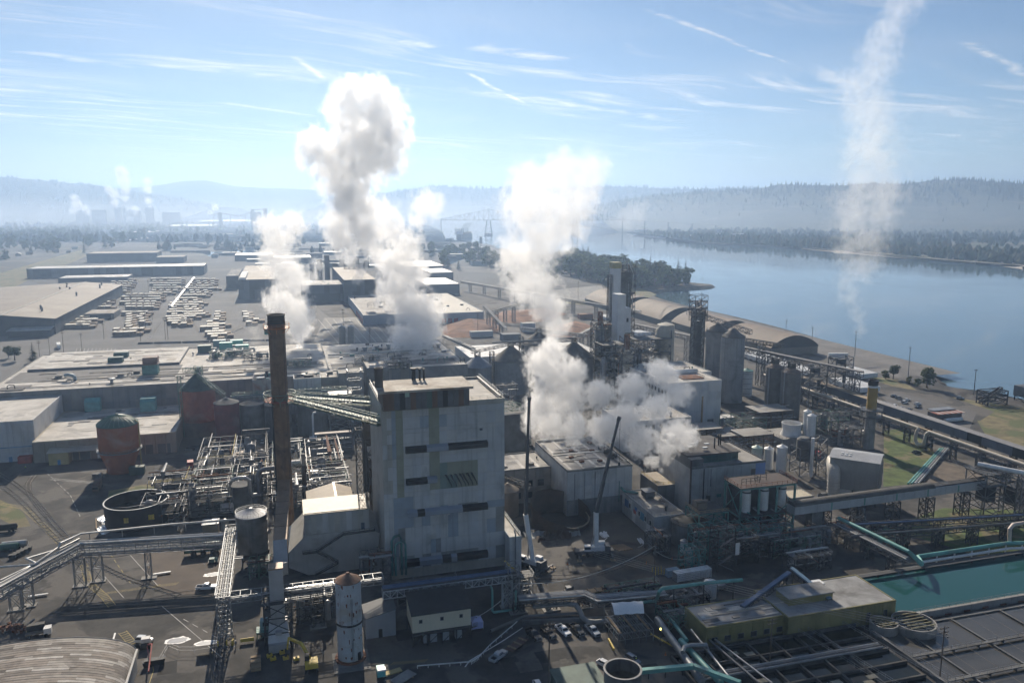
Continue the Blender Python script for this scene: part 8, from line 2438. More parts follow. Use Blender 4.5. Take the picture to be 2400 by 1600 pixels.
# --- lumber yard and warehouses on the left
def pxblock(name,label,FL,FR,back,z,wall,roof,cat='building',par=.4,panels=None,pmats=None,side=None,group=None,x_back=False):
 x0,y0=P(*FL,z)
 x1,ya=P(*FR,z)
 y0=(y0+ya)/2
 y1=P(*back,z)[1]
 t=building(name,label,x0,x1,y0,y1,z,wall,roof,par=par,cat=cat,panels=panels,pmats=pmats,side=side,group=group)
 roof_detail(t,x0+.5,x1-.5,y0+.5,y1-.5,z,9,int(x0),16)
 return t,(x0,x1,y0,y1)
HZ_W=M('mill_blue_wall',(.12,.135,.155),.8,var=.15,scale=.08,streak=.3,corr=.6)
HZ_D=M('mill_dark_wall',(.075,.08,.09),.8,var=.2,scale=.08,streak=.3,corr=.6)
TANROOF=M('tan_roof',(.26,.215,.165),.75,var=.15,scale=.03,dirt=(.38,.34,.29),dirt_amt=.3)
def gable_shed(name,label,x0,x1,y0,y1,zw,rise,ridge=.5,wall=None,roof=None,bays=6):
 t=thing(name,label,'warehouse',((x0+x1)/2,y0,0))
 xm=x0+(x1-x0)*ridge
 w=wall or HZ_D
 part('wall',w,t,lambda b:b.slab([(x0,y0,0),(x1,y0,0),(x1,y0,zw),(xm,y0,zw+rise),(x0,y0,zw)],(0,y1-y0,0)))
 for k in range(bays):
  ya,yb=y0-.6+(y1-y0+1.2)*k/bays,y0-.6+(y1-y0+1.2)*(k+1)/bays
  for s,(xa,za,xb,zb)in enumerate(((x0-.8,zw-.1,xm,zw+rise),(xm,zw+rise,x1+.8,zw-.1))):
   part('roof_bay',roof or TANROOF,t,lambda b:b.slab([(xa,ya,za+.05),(xb,ya,zb+.05),(xb,yb-.12,zb+.05),(xa,yb-.12,za+.05)],(0,0,.3)))
 part('ridge_cap',M('ridge_pale',(.5,.47,.42),.6),t,lambda b:b.box(xm-.7,xm+.7,y0-.7,y1+.7,zw+rise+.36,zw+rise+.7))
 return t
x1,y0=P(128,747,14)
y1=P(263,668,14)[1]
t=gable_shed('lumber_warehouse','huge brown roofed lumber warehouse at the left edge',x1-150,x1,y0,y1,14,4.5,.72)
for k in range(9):
 rr=random.Random(k)
 xx,yy=x1-rr.uniform(8,60),rr.uniform(y0+10,y1-10)
 part('roof_vent',STEEL,t,lambda b:b.lathe(xx,yy,[(.9,14),(.9,20),(1.3,20.2),(.2,21)],9))
part('front_annex',HZ_D,t,lambda b:b.box(x1-34,x1-1,y0-14,y0-.02,0,6))
part('annex_roof',M('annex_pale',(.42,.41,.38),.7),t,lambda b:b.slab([(x1-35,y0-14.5,6.02),(x1-.5,y0-14.5,6.02),(x1-.5,y0-.1,7.4),(x1-35,y0-.1,7.4)],(0,0,.3)))
t,q=pxblock('lumber_shed','small open fronted shed in the lumber yard beside the huge warehouse',(196,737),(268,733),(276,724),6,M('shed_pale',(.22,.2,.17),.8),TANROOF,par=.2)
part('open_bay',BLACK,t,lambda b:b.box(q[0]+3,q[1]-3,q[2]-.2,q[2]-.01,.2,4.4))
pxblock('long_mill','long sawmill with bright roof edge across the back of the lumber yard',(72,628),(475,625),(474,617),15,HZ_D,M('bright_roof',(.5,.47,.43),.5,.2,var=.2,scale=.03),panels=(30,1),pmats=[HZ_D,HZ_W])
pxblock('long_mill','low lean-to roof in front of the long sawmill',(140,651),(296,650),(296,643),7,HZ_W,M('bright_roof',(.5,.47,.43),.5,.2))
pxblock('planer_shed','wide hazy planer shed beyond the long sawmill',(205,594),(365,593),(362,588),18,HZ_W,TANROOF)
pxblock('planer_shed','taller hazy shed right of the planer shed',(365,603),(430,602),(430,598),12,HZ_W,TANROOF)
t,q=pxblock('recycling_mill','dark blue mill block with tan roof left of the steam plume',(558,656),(645,655),(580,623),24,HZ_W,TANROOF,panels=(7,2),pmats=[HZ_W,HZ_D],side=(1,4,2))
for k in range(7):
 part('roof_unit',WHITE,t,lambda b:b.box(q[0]+1,q[0]+9,q[2]+3+k*14,q[2]+9+k*14,24.2,27))
pxblock('recycling_mill','narrower dark mill block in front of the lumber road',(529,648),(559,646),(540,630),18,HZ_D,ROOF_G)
t,q=pxblock('recycling_mill','dark mill block with bright white roof patch under the steam',(708,669),(810,667),(715,658),20,HZ_D,ROOF_W,panels=(8,2),pmats=[HZ_W,HZ_D])
vents(t,8,q[0]+2,q[1]-2,q[2]+2,q[3]-2,20,61)
t,q=pxblock('recycling_mill','widest dark mill block with tan roof at the foot of the huge plume',(806,657),(882,655),(806,626),27,HZ_W,TANROOF,panels=(8,2),pmats=[HZ_W,HZ_D])
part('roof_frame',STEEL_D,t,lambda b:[b.tower(q[0]+18+7*k,q[3]-30,27,34+3*(k % 3),6,8,3,.5)for k in range(5)])
for k in range(5):
 xx=q[0]-30+11*k
 part('tower_block',HZ_D,t,lambda b:b.box(xx,xx+7,q[3]+40,q[3]+52,0,30+6*(k % 3)))
WHT=M('ware_white',(.50,.52,.54),.7,var=.08,scale=.1,streak=.25,corr=.6)
t,q=pxblock('white_warehouse','long white warehouse with red dock doors behind the steam',(852,740),(1030,733),(816,694),9,WHT,ROOF_PALE,panels=(18,1),pmats=[WHT],side=(-1,10,1))
for k in range(6):
 part('dock_door',RED,t,lambda b:b.box(q[0]-.3,q[0]-.15,q[2]+8+12*k,q[2]+14+12*k,.5,5))
vents(t,14,q[0]+4,q[1]-4,q[2]+4,q[3]-6,9,62,mats=(STEEL_D,STEEL),smax=2.4)
t,q=pxblock('white_warehouse','right half of the white warehouse with tan roof beside the chip piles',(1031,738),(1128,728),(1090,686),10,WHT,M('warm_roof',(.46,.42,.35),.75,var=.12,scale=.06,dirt=(.56,.53,.49),dirt_amt=.3),panels=(10,1),pmats=[WHT])
vents(t,9,q[0]+4,q[1]-4,q[2]+4,q[3]-6,10,63,mats=(STEEL_D,STEEL),smax=2.4)
for k in range(3):
 part('dock_door',RED,t,lambda b:b.box(q[0]+4+6*k,q[0]+8+6*k,q[2]-.2,q[2]-.12,.5,5))
for k,(FL,FR,bk,z,lab)in enumerate((((1100,838),(1248,832),(1180,806),8,'wide white flat warehouse roof between the cone tanks'),((1340,838),(1420,832),(1400,798),10,'white warehouse roof left of the digester towers'),((880,846),(1075,842),(1000,818),9,'grey low roof behind the steaming hall'))):
 pxblock('low_warehouse',lab,FL,FR,bk,z,WHT if k<2 else WALL_G,M('wh_roof_%d' % k,((.62,.63,.63),(.52,.51,.48),(.25,.24,.23))[k],.7,var=.12,scale=.06))
for k,(FL,FR,bk,z,lab)in enumerate((((550,598),(640,597),(640,592),12,'bright roofed hazy shed left of the plume'),((640,604),(730,603),(730,598),12,'bright roofed hazy shed in the plume'),((385,530),(500,529),(500,526),14,'far bright roof strip beyond the log yard'),((460,519),(610,518),(610,515),14,'farthest bright roof strip on the horizon'),((300,545),(360,544),(360,541),10,'hazy roof right of the tree belt'),((950,625),(1040,622),(1040,610),16,'hazy chip mill block right of the plume'),((1000,668),(1075,664),(1070,650),14,'blue hazy sawmill shed behind the white warehouse'),((1010,640),(1060,637),(1060,628),20,'tall hazy chipper house'))):
 pxblock('hazy_mill',lab,FL,FR,bk,z,HZ_W,M('hazy_roof',(.5,.48,.45),.4,.1,var=.2,scale=.02),par=.2)
def make_stack(seed):
 rnd=random.Random(seed)
 t=thing('lumber_stack','stack','lumber',(0,0,0),'lumber stacks in the yard')
 L=rnd.choice((12,16,22))
 TOP=M('lumber_wrap',(.72,.67,.57),.75,var=.15,scale=.2)  # pale wrap whose colour also paints in the sunlit stack tops
 for j in range(3):
  w=L*(1 if j<2 else rnd.uniform(.6,1))
  n=int(w/5.5)
  for i in range(n):
   piece('bundle',M('lumber_%d' % ((i+j)% 3),((.27,.19,.12),(.23,.165,.11),(.31,.23,.15))[(i+j)% 3],.85,var=.2,scale=.4),t,-L/2+i*5.5,-L/2+i*5.5+5.2,-4.5,4.5,.15+1.35*j,1.35+1.35*j)
   if j == 2 or (j == 1 and i*5.5>w):
    piece('wrap',TOP,t,-L/2+i*5.5-.05,-L/2+i*5.5+5.25,-4.55,4.55,1.36+1.35*j,1.42+1.35*j)
 return t
LS=[make_stack(s)for s in (1,4,6)]
ls_used=[False]*3
rnd=random.Random(31)
clusters=((267,318,656,690,16,'left back block of the lumber yard'),(362,424,655,694,20,'back block beside the boxcars'),(300,388,692,728,24,'middle block of the lumber yard'),(446,512,656,700,22,'back right block beside the lumber road'),(408,478,702,768,24,'front right block beside the rail track'),
   (232,264,700,728,9,'row along the huge warehouse'),(175,236,740,772,12,'heap at the corner of the huge warehouse'),(300,352,735,775,9,'front middle rows of the lumber yard'),(270,335,775,790,4,'frontmost row of the lumber yard'),(470,640,735,800,12,'scattered group by the curved siding'))
for (a,c,d,e,n,lab)in clusters:
 n=int(n*1.35)
 rows=max(2,int((e-d)/5.5))
 for k in range(n):
  py=d+(e-d)*((k % rows)+.5)/rows
  px=a+(c-a)*((k // rows)+.5+rnd.uniform(-.2,.2))/max(1,math.ceil(n/rows))
  i=rnd.randrange(3)
  x,y=P(px,py)
  o=LS[i]if not ls_used[i]else copy_tree(LS[i])
  ls_used[i]=True
  o.location=(x,y,.06)
  o.rotation_euler=(0,0,rnd.uniform(-.04,.04))
  o['label']='pale topped lumber stack in the ' +lab
def make_boxcar(nm,col):
 t=thing('boxcar','boxcar','rail car',(0,0,0),'boxcars on the yard track')
 part('body',M('boxcar_' +nm,col,.7,var=.2,scale=.3),t,lambda b:(b.box(-1.5,1.5,-8,8,1.2,4.6),b.box(-1.55,1.55,-1.4,1.4,1.4,4.4)))
 part('roof',M('boxcar_roof',(.5,.5,.5),.5,.2),t,lambda b:b.slab([(-1.6,-8,4.61),(1.6,-8,4.61),(0,-8,5.0)],(0,16,0)))
 part('bogie',BLACK,t,lambda b:(b.box(-1.1,1.1,-6.8,-4.2,.3,1.19),b.box(-1.1,1.1,4.2,6.8,.3,1.19)))
 return t
bc=make_boxcar('brown',(.22,.17,.14))
pa,pb=np.array(P(401,727)),np.array(P(455,656))
ang=math.atan2(pb[1]-pa[1],pb[0]-pa[0])-math.pi/2
ln=np.linalg.norm(pb-pa)
nb=int(ln/17.5)
for k in range(nb):
 if k in (nb // 2,):
  continue
 q=pa+(pb-pa)*(k+.5)/nb
 o=bc if k == 0 else copy_tree(bc)
 o.location,o.rotation_euler=(q[0],q[1],.1),(0,0,ang)
 o['label']='boxcar number %s from the near end of the yard train' % ('one two three four five six seven eight nine ten eleven twelve thirteen fourteen fifteen'.split()[min(k,14)])
for k in range(14):
 q=Vector(P(235+(k % 3)*22,575-(k % 3)*3)).lerp(Vector(P(380+(k % 3)*10,553)),(k // 3+.5)/5)
 o=copy_tree(bc,(q.x,q.y,.1),RAD(-14),label='distant boxcar standing in the far rail yard')
 o['group']='boxcars in the far rail yard'
def chip_pile(label,outline,hmax,seed):
 q=[P(*p)for p in outline]
 cx,cy=sum(p[0]for p in q)/len(q),sum(p[1]for p in q)/len(q)
 b=MB()
 n,m=40,7
 vs=[]
 for j in range(m+1):
  v=j/m
  for i in range(n):
   k=i/n*len(q)
   a,c=np.array(q[int(k)]),np.array(q[(int(k)+1)% len(q)])
   e=a+(c-a)*(k-int(k))
   p=np.array((cx,cy))*v+e*(1-v)
   h=hmax*(v ** .8)*(1+.35*mnoise.noise((p[0]*.05,p[1]*.05,seed)))
   vs.append((p[0],p[1],h if j else 0))
 b.add(vs,[(j*n+i,j*n+(i+1)% n,(j+1)*n+(i+1)% n,(j+1)*n+i)for j in range(m)for i in range(n)]+[tuple(m*n+i for i in range(n))])
 o=b.build('chip_pile',CHIPS,smooth=True)
 tag(o,label,'chip pile','wood chip piles')
chip_pile('largest orange wood chip pile behind the cone tanks',[(1035,790),(1040,762),(1100,745),(1160,748),(1175,775),(1120,792)],7,1)
chip_pile('wide flat orange chip pile beside the white warehouse',[(1140,748),(1180,728),(1280,722),(1330,735),(1290,752),(1200,758)],5,2)
chip_pile('dark orange chip pile left of the digester towers',[(1290,790),(1300,765),(1350,752),(1395,765),(1390,785),(1340,798)],7,3)
for k,(a,c,za,zb,lab)in enumerate((((1185,775),(1135,722),3,18,'stacker conveyor with slanting belt above the chip piles'),((1150,735),(1218,716),8,17,'chip stacker boom pouring chips onto the flat pile'),((1080,662),(1500,735),10,14,'very long covered conveyor crossing behind the steam column'),((1395,770),(1330,805),14,6,'dark inclined conveyor left of the digesters'))):
 p,q=P3(*a,za),P3(*c,zb)
 t=thing('conveyor',lab,'conveyor',(p[0],p[1],0))
 part('truss',STEEL,t,lambda b:b.lattice(p,q,2.2,2.6,5,.35))
 part('belt_cover',M('belt_grey',(.20,.20,.20),.7,var=.2),t,lambda b:b.beam((p[0],p[1],p[2]+2.4),(q[0],q[1],q[2]+2.4),3.0,.5))
 n=3 if k != 2 else 9
 for s in range(n):
  w=Vector(p).lerp(Vector(q),(s+.7)/(n+.4))
  part('trestle',STEEL,t,lambda b:b.tower(w.x,w.y,0,w.z,3,3,5,.3))
for k,(px,py,w,d,h,m,lab)in enumerate(((1240,778,12,8,8,WHT,'white conveyor house on legs above the chip yard'),(1130,790,20,6,5,WHT,'white trailers at the foot of the largest chip pile'),(1200,800,16,10,6,HZ_W,'blue grey screening house at the chip conveyor foot'),(1375,748,14,8,5,M('rust_roofed',(.33,.16,.09),.8,var=.2),'small rusty roofed shed beside the digesters'),(640,850,10,6,6,TEAL,'turquoise block on the mill roof edge'))):
 x,y=P(px,py)
 z0=0 if k != 4 else 21
 building('yard_house',lab,x-w/2,x+w/2,y,y+d,z0+h,m,ROOF_W if k<2 else m,z0=z0,par=.2)
x,y=P(812,818)
for k in range(2):
 silo('steel_silo','%s of two slim silver tanks beyond the mill roof' % ('left','right')[k],x+k*7-3,y,2.6,18,ALU,ALU,1.2,cat='tank',bands=6)
for k,(px,py,rz,m,lab)in enumerate(((880,722,80,M('trk_dark',(.08,.10,.12),.5),'dark tanker lorry parked at the white warehouse'),(872,715,80,WHITE,'white tanker lorry behind the dark one'),(897,752,10,RED,'red container on the dock apron'),(910,750,10,WHITE,'white container beside the red one'),(138,815,15,WHITE,'white box trailer at the left edge of the yard road'))):
 x,y=P(px,py)
 t=thing('parked_lorry',lab,'lorry',(x,y,0))
 part('box',m,t,lambda b:b.obox((x,y,1),(2.6,12,2.9),RAD(rz)))
 part('chassis',BLACK,t,lambda b:b.obox((x,y,.4),(2.0,12,.59),RAD(rz)))
 part('cab',m,t,lambda b:b.obox((x+7.4*math.sin(RAD(rz)),y-7.4*math.cos(RAD(rz)),.5),(2.4,2.2,2.8),RAD(rz)))
# --- bridge, ship, far plant, houses
def river_bridge():
 F=3400.0
 rx,ry=math.cos(HEAD),-math.sin(HEAD)
 c=PF(1145,548,F)
 O=Vector((c.x,c.y,0))
 R=Vector((rx,ry,0))
 ST=M('bridge_steel',(.13,.16,.17),.7,.1,var=.1)
 t=thing('river_bridge','long steel cantilever truss bridge across the river','bridge',(c.x,c.y,-3))
 at=lambda s,z,o=0:O+R*s+Vector((-ry*0,0,z))+Vector((math.sin(HEAD),math.cos(HEAD),0))*o
 deck=lambda s:58-max(0,-s-230)*.05-max(0,s-610)*.06
 def top(s):
  if s<0:
   return deck(s)+max(5,46*(1+s/215.))if s>-200 else deck(s)+5
  if s<366:
   u=abs(s-183)/183.
   return deck(s)+20+26*u ** 1.6
  return deck(s)+max(5,46*(1-(s-366)/215.))if s<566 else deck(s)+5
 for o_ in (-6,6):
  part('side_truss',ST,t,lambda b:[(b.beam(at(s,deck(s),o_),at(s+20,deck(s+20),o_),2.0),b.beam(at(s,top(s),o_),at(s+20,top(s+20),o_),1.6),b.beam(at(s,deck(s),o_),at(s,top(s),o_),1.0),b.beam(at(s,deck(s)if (s // 20)% 2 else top(s),o_),at(s+20,top(s+20)if (s // 20)% 2 else deck(s+20),o_),1.0))for s in range(-200,566,20)])
 part('deck',ST,t,lambda b:[b.beam(at(s,deck(s)),at(s+40,deck(s+40)),12,1.6)for s in range(-620,980,40)])
 for s in (0,366):
  p=part('pier',ST,t,lambda b:[b.beam(at(s+dx*14,-3,o),at(s+dx*7,58,o),3)for dx in (-1,1)for o in (-7,7)]+[b.beam(at(s-14+k*2.4,-3+k*18,o),at(s+14-k*2.4-2,13+k*18,o),1.2)for k in range(3)for o in (-7,7)])
  part('footing',CONC,p,lambda b:b.obox((*at(s,0).xy,-5),(34,24,9),-HEAD))
 for s in (-200,-300,-400,-500,-600,566,660,760,860,960):
  part('approach_pier',ST,t,lambda b:[b.beam(at(s,-3,o),at(s,deck(s)-1,o),2.2)for o in (-5,5)])
river_bridge()
def ship():
 x,y=P(1090,556,-3)
 t=thing('cargo_ship','dark cargo ship with raised deck cranes at the far wharf','ship',(x,y,-3))
 HUL=M('hull',(.06,.075,.09),.6,var=.15)
 rz=RAD(60)
 ex,ey=Vector((math.cos(rz),math.sin(rz),0)),Vector((-math.sin(rz),math.cos(rz),0))
 c=Vector((x,y,-3))
 q=lambda u,v,z:c+ex*u+ey*v+Vector((0,0,z))
 prof=[(-80,9),(-70,13),(50,13),(72,8),(84,0)]
 part('hull',HUL,t,lambda b:b.slab([q(u,v,0)for u,v in prof]+[q(u,-v,0)for u,v in prof[::-1]],(0,0,13)))
 part('bridge_house',M('ship_white',(.5,.52,.53),.6),t,lambda b:(b.obox(q(-66,0,13.01),(16,22,14),rz),b.obox(q(-64,0,27.02),(6,4,8),rz)))
 part('deck_cargo',M('logs',(.2,.15,.1),.9,var=.3),t,lambda b:[b.obox(q(-34+26*k,0,13.01),(20,20,7),rz)for k in range(4)])
 for k in range(4):
  m=part('crane_mast',HUL,t,lambda b:b.beam(q(-46+27*k,0,13),q(-46+27*k,0,36),3))
  part('jib',HUL,m,lambda b:b.beam(q(-46+27*k,0,33),q(-46+27*k+8,-14,56),1.6))
 x2,y2=P(1127,566,-3)
 t=thing('dolphin_pile','dark mooring pile block standing in the river below the ship','pile',(x2,y2,-3))
 part('piles',STEEL_D,t,lambda b:b.box(x2-4,x2+4,y2-4,y2+4,-4,12))
 part('cap',CONC,t,lambda b:b.box(x2-5,x2+5,y2-5,y2+5,12.01,14))
ship()
def far_plant():
 FP=M('far_plant',(.14,.15,.16),.8,var=.2,scale=.02)
 rnd=random.Random(14)
 for k,(px,pyb,w,pyt,F,lab)in enumerate(((275,500,12,487,5200,'blocky left boiler house'),(290,500,4,483,5200,'slim chimney'),(350,505,18,487,5000,'big boiler house'),(230,500,30,493,5200,'long low hall'),(190,500,26,494,5200,'low left hall'),(320,500,16,494,5200,'low middle hall'),(400,503,40,498,5000,'flat right hall'))):
  a,c=PF(px-w/2,pyb,F),PF(px+w/2,pyb,F)
  h=PF(px,pyt,F).z
  t=thing('far_mill',lab+' of the steaming mill on the left horizon','building',(a.x,a.y,0),'mill on the left horizon')
  part('wall',FP,t,lambda b:b.box(a.x,c.x,a.y,a.y+40,0,h))
  part('roof',FP,t,lambda b:b.box(a.x-1,c.x+1,a.y-1,a.y+41,h+.01,h+1.5))
 F=4300
 for k,(px,pyt,w,lab)in enumerate(((600,498,26,'main bin block'),(592,491,6,'left head tower'),(622,489,9,'right head tower'),(516,498,8,'left transfer tower'),(700,500,14,'far right gantry'))):
  a,c=PF(px-w/2,512,F),PF(px+w/2,512,F)
  h=PF(px,pyt,F).z
  t=thing('grain_terminal',lab+' of the grain terminal on the horizon','building',(a.x,a.y,0),'grain terminal')
  part('wall',FP,t,lambda b:b.box(a.x,c.x,a.y,a.y+40,0,h))
  part('roof',FP,t,lambda b:b.box(a.x-1,c.x+1,a.y-1,a.y+41,h+.01,h+2))
 t=thing('grain_conveyor','thin conveyor bridges between the grain terminal towers','conveyor',PF(560,512,F))
 part('bridge',FP,t,lambda b:(b.beam(PF(490,505,F),PF(516,499,F),4),b.beam(PF(516,499,F),PF(560,507,F),4),b.beam(PF(560,507,F),PF(592,496,F),4),b.beam(PF(592,492,F),PF(626,490,F),4)))
 part('leg',FP,t,lambda b:[b.beam(Vector((*PF(px,505,F).xy,0)),PF(px,505,F),3)for px in (500,540,575)])
 HM=[mesh_of(MB().box(-5,5,-4,4,0,3.2),M('house_wall',(.36,.35,.33),.8,var=.3,scale=.02),'wall')]
 RM=mesh_of(MB().slab([(-5.6,-4.6,3.21),(-5.6,0,5.6),(-5.6,4.6,3.21)],(11.2,0,0)),M('house_roof',(.24,.22,.21),.7,var=.5,scale=.02),'roof')
 rnd=random.Random(90)
 for k in range(70):
  px,py=rnd.uniform(-20,330),rnd.uniform(510,615)
  if py>630-px*.22 or (px>190 and py>540):
   continue
  x,y=P(px,py)
  t=thing('town_house','small pitched roof house among the trees at the left','house',(x,y,0),'houses of the town')
  rz=rnd.choice((0,1.57))+.1
  for nm,me in (('wall',HM[0]),('roof',RM)):
   o=bpy.data.objects.new(nm,me)
   COL.objects.link(o)
   o.parent=t
  t.rotation_euler=(0,0,rz)
  t.scale=(rnd.uniform(.9,1.5),)*3
 for k,(px,py,w,h,lab)in enumerate(((1715,566,22,7,'long white far-bank plant block'),(1735,560,26,12,'taller white far-bank plant block'),(1610,556,30,5,'low pale far-bank roof'),(1505,541,24,5,'bright far-bank shed roof'),(1690,560,5,22,'slim white far-bank tower'))):
  x,y=P(px,py)
  F=x*math.sin(HEAD)+y*math.cos(HEAD)
  w_m=w*F/CAM_F
  t=building('far_bank_plant',lab+' across the river',x-w_m/2,x+w_m/2,y,y+30,h*1.6,WHITE,ROOF_W,par=0)
far_plant()
rnd=random.Random(55)
for k in range(170):
 px,py=rnd.uniform(330,1040),rnd.uniform(520,600)
 if px<420 and py>560:
  continue
 x,y=P(px,py)
 L,w,h=rnd.uniform(20,70),rnd.uniform(7,14),rnd.uniform(2.5,6)
 t=thing('log_deck','long dark log deck in the hazy log yard','logs',(x,y,0),'log decks in the far yard')
 m=M('log_bark_%d' % (k % 3),((.10,.085,.07),(.13,.11,.09),(.20,.18,.15))[k % 3],.8,var=.3,scale=.05)
 part('logs',m,t,lambda b:b.slab([(x-L/2,y,0),(x-L/2,y+w,0),(x-L/2,y+w*.8,h),(x-L/2,y+w*.2,h)],(L,rnd.uniform(-3,3),0)))
 piece('top_log',m,t,x-L*.45,x+L*.4,y+w*.4,y+w*.6,h,h+.7)
for k in range(80):
 px,py=rnd.uniform(330,1130),rnd.uniform(530,640)
 if px<500 and py>575:
  continue
 x,y=P(px,py)
 w,d,h=rnd.uniform(10,46),rnd.uniform(8,20),rnd.uniform(4,13)
 t=thing('yard_shed','hazy grey yard shed beyond the recycling mill','shed',(x,y,0),'hazy yard sheds')
 piece('wall',(HZ_D,HZ_W,WHT)[k % 3],t,x-w/2,x+w/2,y,y+d,0,h)
 piece('roof',(ROOF_PALE,M('hazy_roof',(.5,.48,.45),.4,.1),ROOF_G)[k % 3],t,x-w/2-.4,x+w/2+.4,y-.4,y+d+.4,h+.01,h+.5)
sheet('log_pond',RIVER,[(470,592),(560,587),(610,590),(600,597),(490,600)],.12)
sheet('inlet',RIVER,[(1020,578),(1060,586),(1072,592),(1030,592)],.12)
sheet('inlet',RIVER,[(1030,610),(1075,598),(1130,596),(1090,606),(1050,622)],.12)
sheet('inlet',RIVER,[(520,503),(600,502),(770,506),(690,510),(560,508)],.3)
# --- poles, wires, tracks, markings
def make_pole(h=11.0,arms=1):
 t=thing('utility_pole','pole','pole',(0,0,0),'wooden utility poles')
 part('pole',POLEWOOD,t,lambda b:b.tube([(0,0,0),(0,0,h)],[.19,.13],7))
 for k in range(arms):
  a=part('crossarm',POLEWOOD,t,lambda b:b.box(-1.3,1.3,-.07,.07,h-.6-k*1.1,h-.42-k*1.1))
  part('insulator',GALV,a,lambda b:[b.lathe(x,0,[(.07,h-.42-k*1.1),(.07,h-.2-k*1.1)],6)for x in (-1.2,-.5,.5,1.2)])
 return t
PL=make_pole(14,2)
poles=[(244,795,1.0,'in the lumber yard left of the track'),(329,790,1.3,'at the front of the lumber yard'),(330,800,1.0,'beside the front of the lumber yard'),(388,795,1.4,'left twin pole at the rail track'),(394,795,1.4,'right twin pole at the rail track'),(309,735,1.4,'in the middle of the lumber yard'),(356,690,1.5,'behind the middle lumber block'),(349,692,1.4,'close behind the middle lumber block'),(384,710,1.2,'right of the middle lumber block'),(341,768,1.2,'beside the front lumber rows'),(358,750,1.3,'right of the front lumber rows'),(412,748,1.0,'at the front right lumber block'),(455,690,1.3,'beside the boxcars'),
 (118,838,1.2,'on the road left of the mill roof'),(150,832,1.4,'beside the white trailer'),(95,855,1.3,'at the left edge by the trees'),(193,830,1.2,'behind the mill roof on the left'),(430,1190,.9,'between the open tank and the process piping'),(806,800,2.0,'on the dock apron beyond the mill'),(868,830,1.5,'beyond the mill by the silver tanks'),
 (1532,1398,1.2,'in the dirt yard with cables strung to it'),(1286,1640,1.4,'rising from the bottom edge below the pickups'),(1804,1558,.9,'in front of the yellow filter building'),(2202,1592,1.0,'standing in the dark pond corner'),(1645,690,1.6,'on the spit'),(1418,715,1.8,'behind the digesters on the flat'),(1840,812,1.6,'in front of the river shed'),(1120,790,1.5,'at the chip pile'),(1355,705,1.7,'behind the steam column')]
for k,(px,py,s,lab)in enumerate(poles):
 x,y=P(px,py)
 o=PL if k == 0 else copy_tree(PL)
 o.location,o.scale=(x,y,0),(1,1,s)
 o['label']='wooden utility pole standing ' +lab
for k,(px,py,top,lab)in enumerate(((1902,815,768,'farthest tall lamp mast on the wharf'),(2003,835,778,'second tall lamp mast on the wharf'),(2128,885,815,'third tall lamp mast on the wharf, with a flat head'),(2282,925,868,'nearest tall lamp mast on the wharf'),(1608,770,690,'lamp mast among the river sheds'))):
 x,y=P(px,py)
 h=ZH((x,y),top)
 t=thing('lamp_mast',lab,'lamp',(x,y,0),'wharf lamp masts')
 part('mast',STEEL,t,lambda b:b.tube([(x,y,0),(x,y,h)],[.3,.16],8))
 part('lamp_head',STEEL_D,t,lambda b:b.box(x-1.1,x+1.1,y-.3,y+.3,h,h+.4))
def wire(label,a,c,sag,r=.07,m=None):
 a,c=Vector(a),Vector(c)
 pts=[a.lerp(c,k/14)-Vector((0,0,sag*4*(k/14)*(1-k/14)))for k in range(15)]
 t=thing('overhead_cable',label,'cable',(a.x,a.y,0),'overhead cables')
 part('strand',m or BLACK,t,lambda b:b.tube(pts,r,5),True)
 part('clamp',STEEL,t,lambda b:b.box(a.x-.15,a.x+.15,a.y-.15,a.y+.15,a.z-.15,a.z+.15))
px_,py_=P(1532,1398)
tz=14*1.2
for k,(c,sag,lab,m,r)in enumerate(((P3(1215,1366,8),3.5,'pale thick cable sagging from the yard pole to the pipe tower',M('cable_pale',(.45,.45,.43),.6),.11),(P3(1260,1355,8),3.2,'dark cable sagging low over the dirt yard',BLACK,.07),(P3(1265,1345,9),3,'second dark cable over the dirt yard',BLACK,.07),(P3(1258,1350,7),4,'lowest dark cable over the dirt yard',BLACK,.07),(P3(1630,1300,9),2,'cable from the yard pole to the vessel frame',M('cable_pale',(.45,.45,.43),.6),.07))):
 wire(lab,(px_,py_,tz-.8-.4*k),c,sag,r,m)
wire('pale cable rising from the blue tent to the pipe tower',P3(1116,1446,3),P3(1215,1366,8),1.0,.1,M('cable_pale',(.45,.45,.43),.6))
xa,ya=P(2202,1592)
xb,yb=P(1804,1558)
for k in range(4):
 wire(('topmost','second','third','lowest')[k]+' power line crossing the filter beds and dark pond',(xa+.4*k,ya,13.4-.8*k),(xb+.4*k-30,yb+46,15-.8*k),1.2,.05,M('cable_grey',(.32,.31,.29),.6))
RAILM=M('rail_steel',(.30,.27,.24),.35,.7,var=.15)
TIE=M('tie_wood',(.07,.06,.05),.9,var=.3)
def track(label,pts,z=.02,ties=True,px=True):
 q=smooth_line([P(*p)for p in pts]if px else pts,8)
 t=thing('rail_track',label,'track',(*q[0],0))
 for s in (-.72,.72):
  line=[]
  for i,p in enumerate(q):
   a,c=np.array(q[max(0,i-1)]),np.array(q[min(len(q)-1,i+1)])
   d=(c-a)/np.linalg.norm(c-a)
   line.append((p[0]+d[1]*s,p[1]-d[0]*s,z+.12))
  part('rail',RAILM,t,lambda b:b.tube(line,.09,4))
 if ties:
  part('sleepers',TIE,t,lambda b:[b.obox(((q[i][0]+q[i+1][0])/2,(q[i][1]+q[i+1][1])/2,z-.02),(2.6,.9,.09),math.atan2(q[i+1][1]-q[i][1],q[i+1][0]-q[i][0])+math.pi/2)for i in range(len(q)-1)])['kind']='stuff'
track('outer curved rail track at the left edge of the yard',[(-20,1100),(30,1130),(80,1170),(130,1230),(170,1270),(230,1320),(300,1355),(420,1395)])
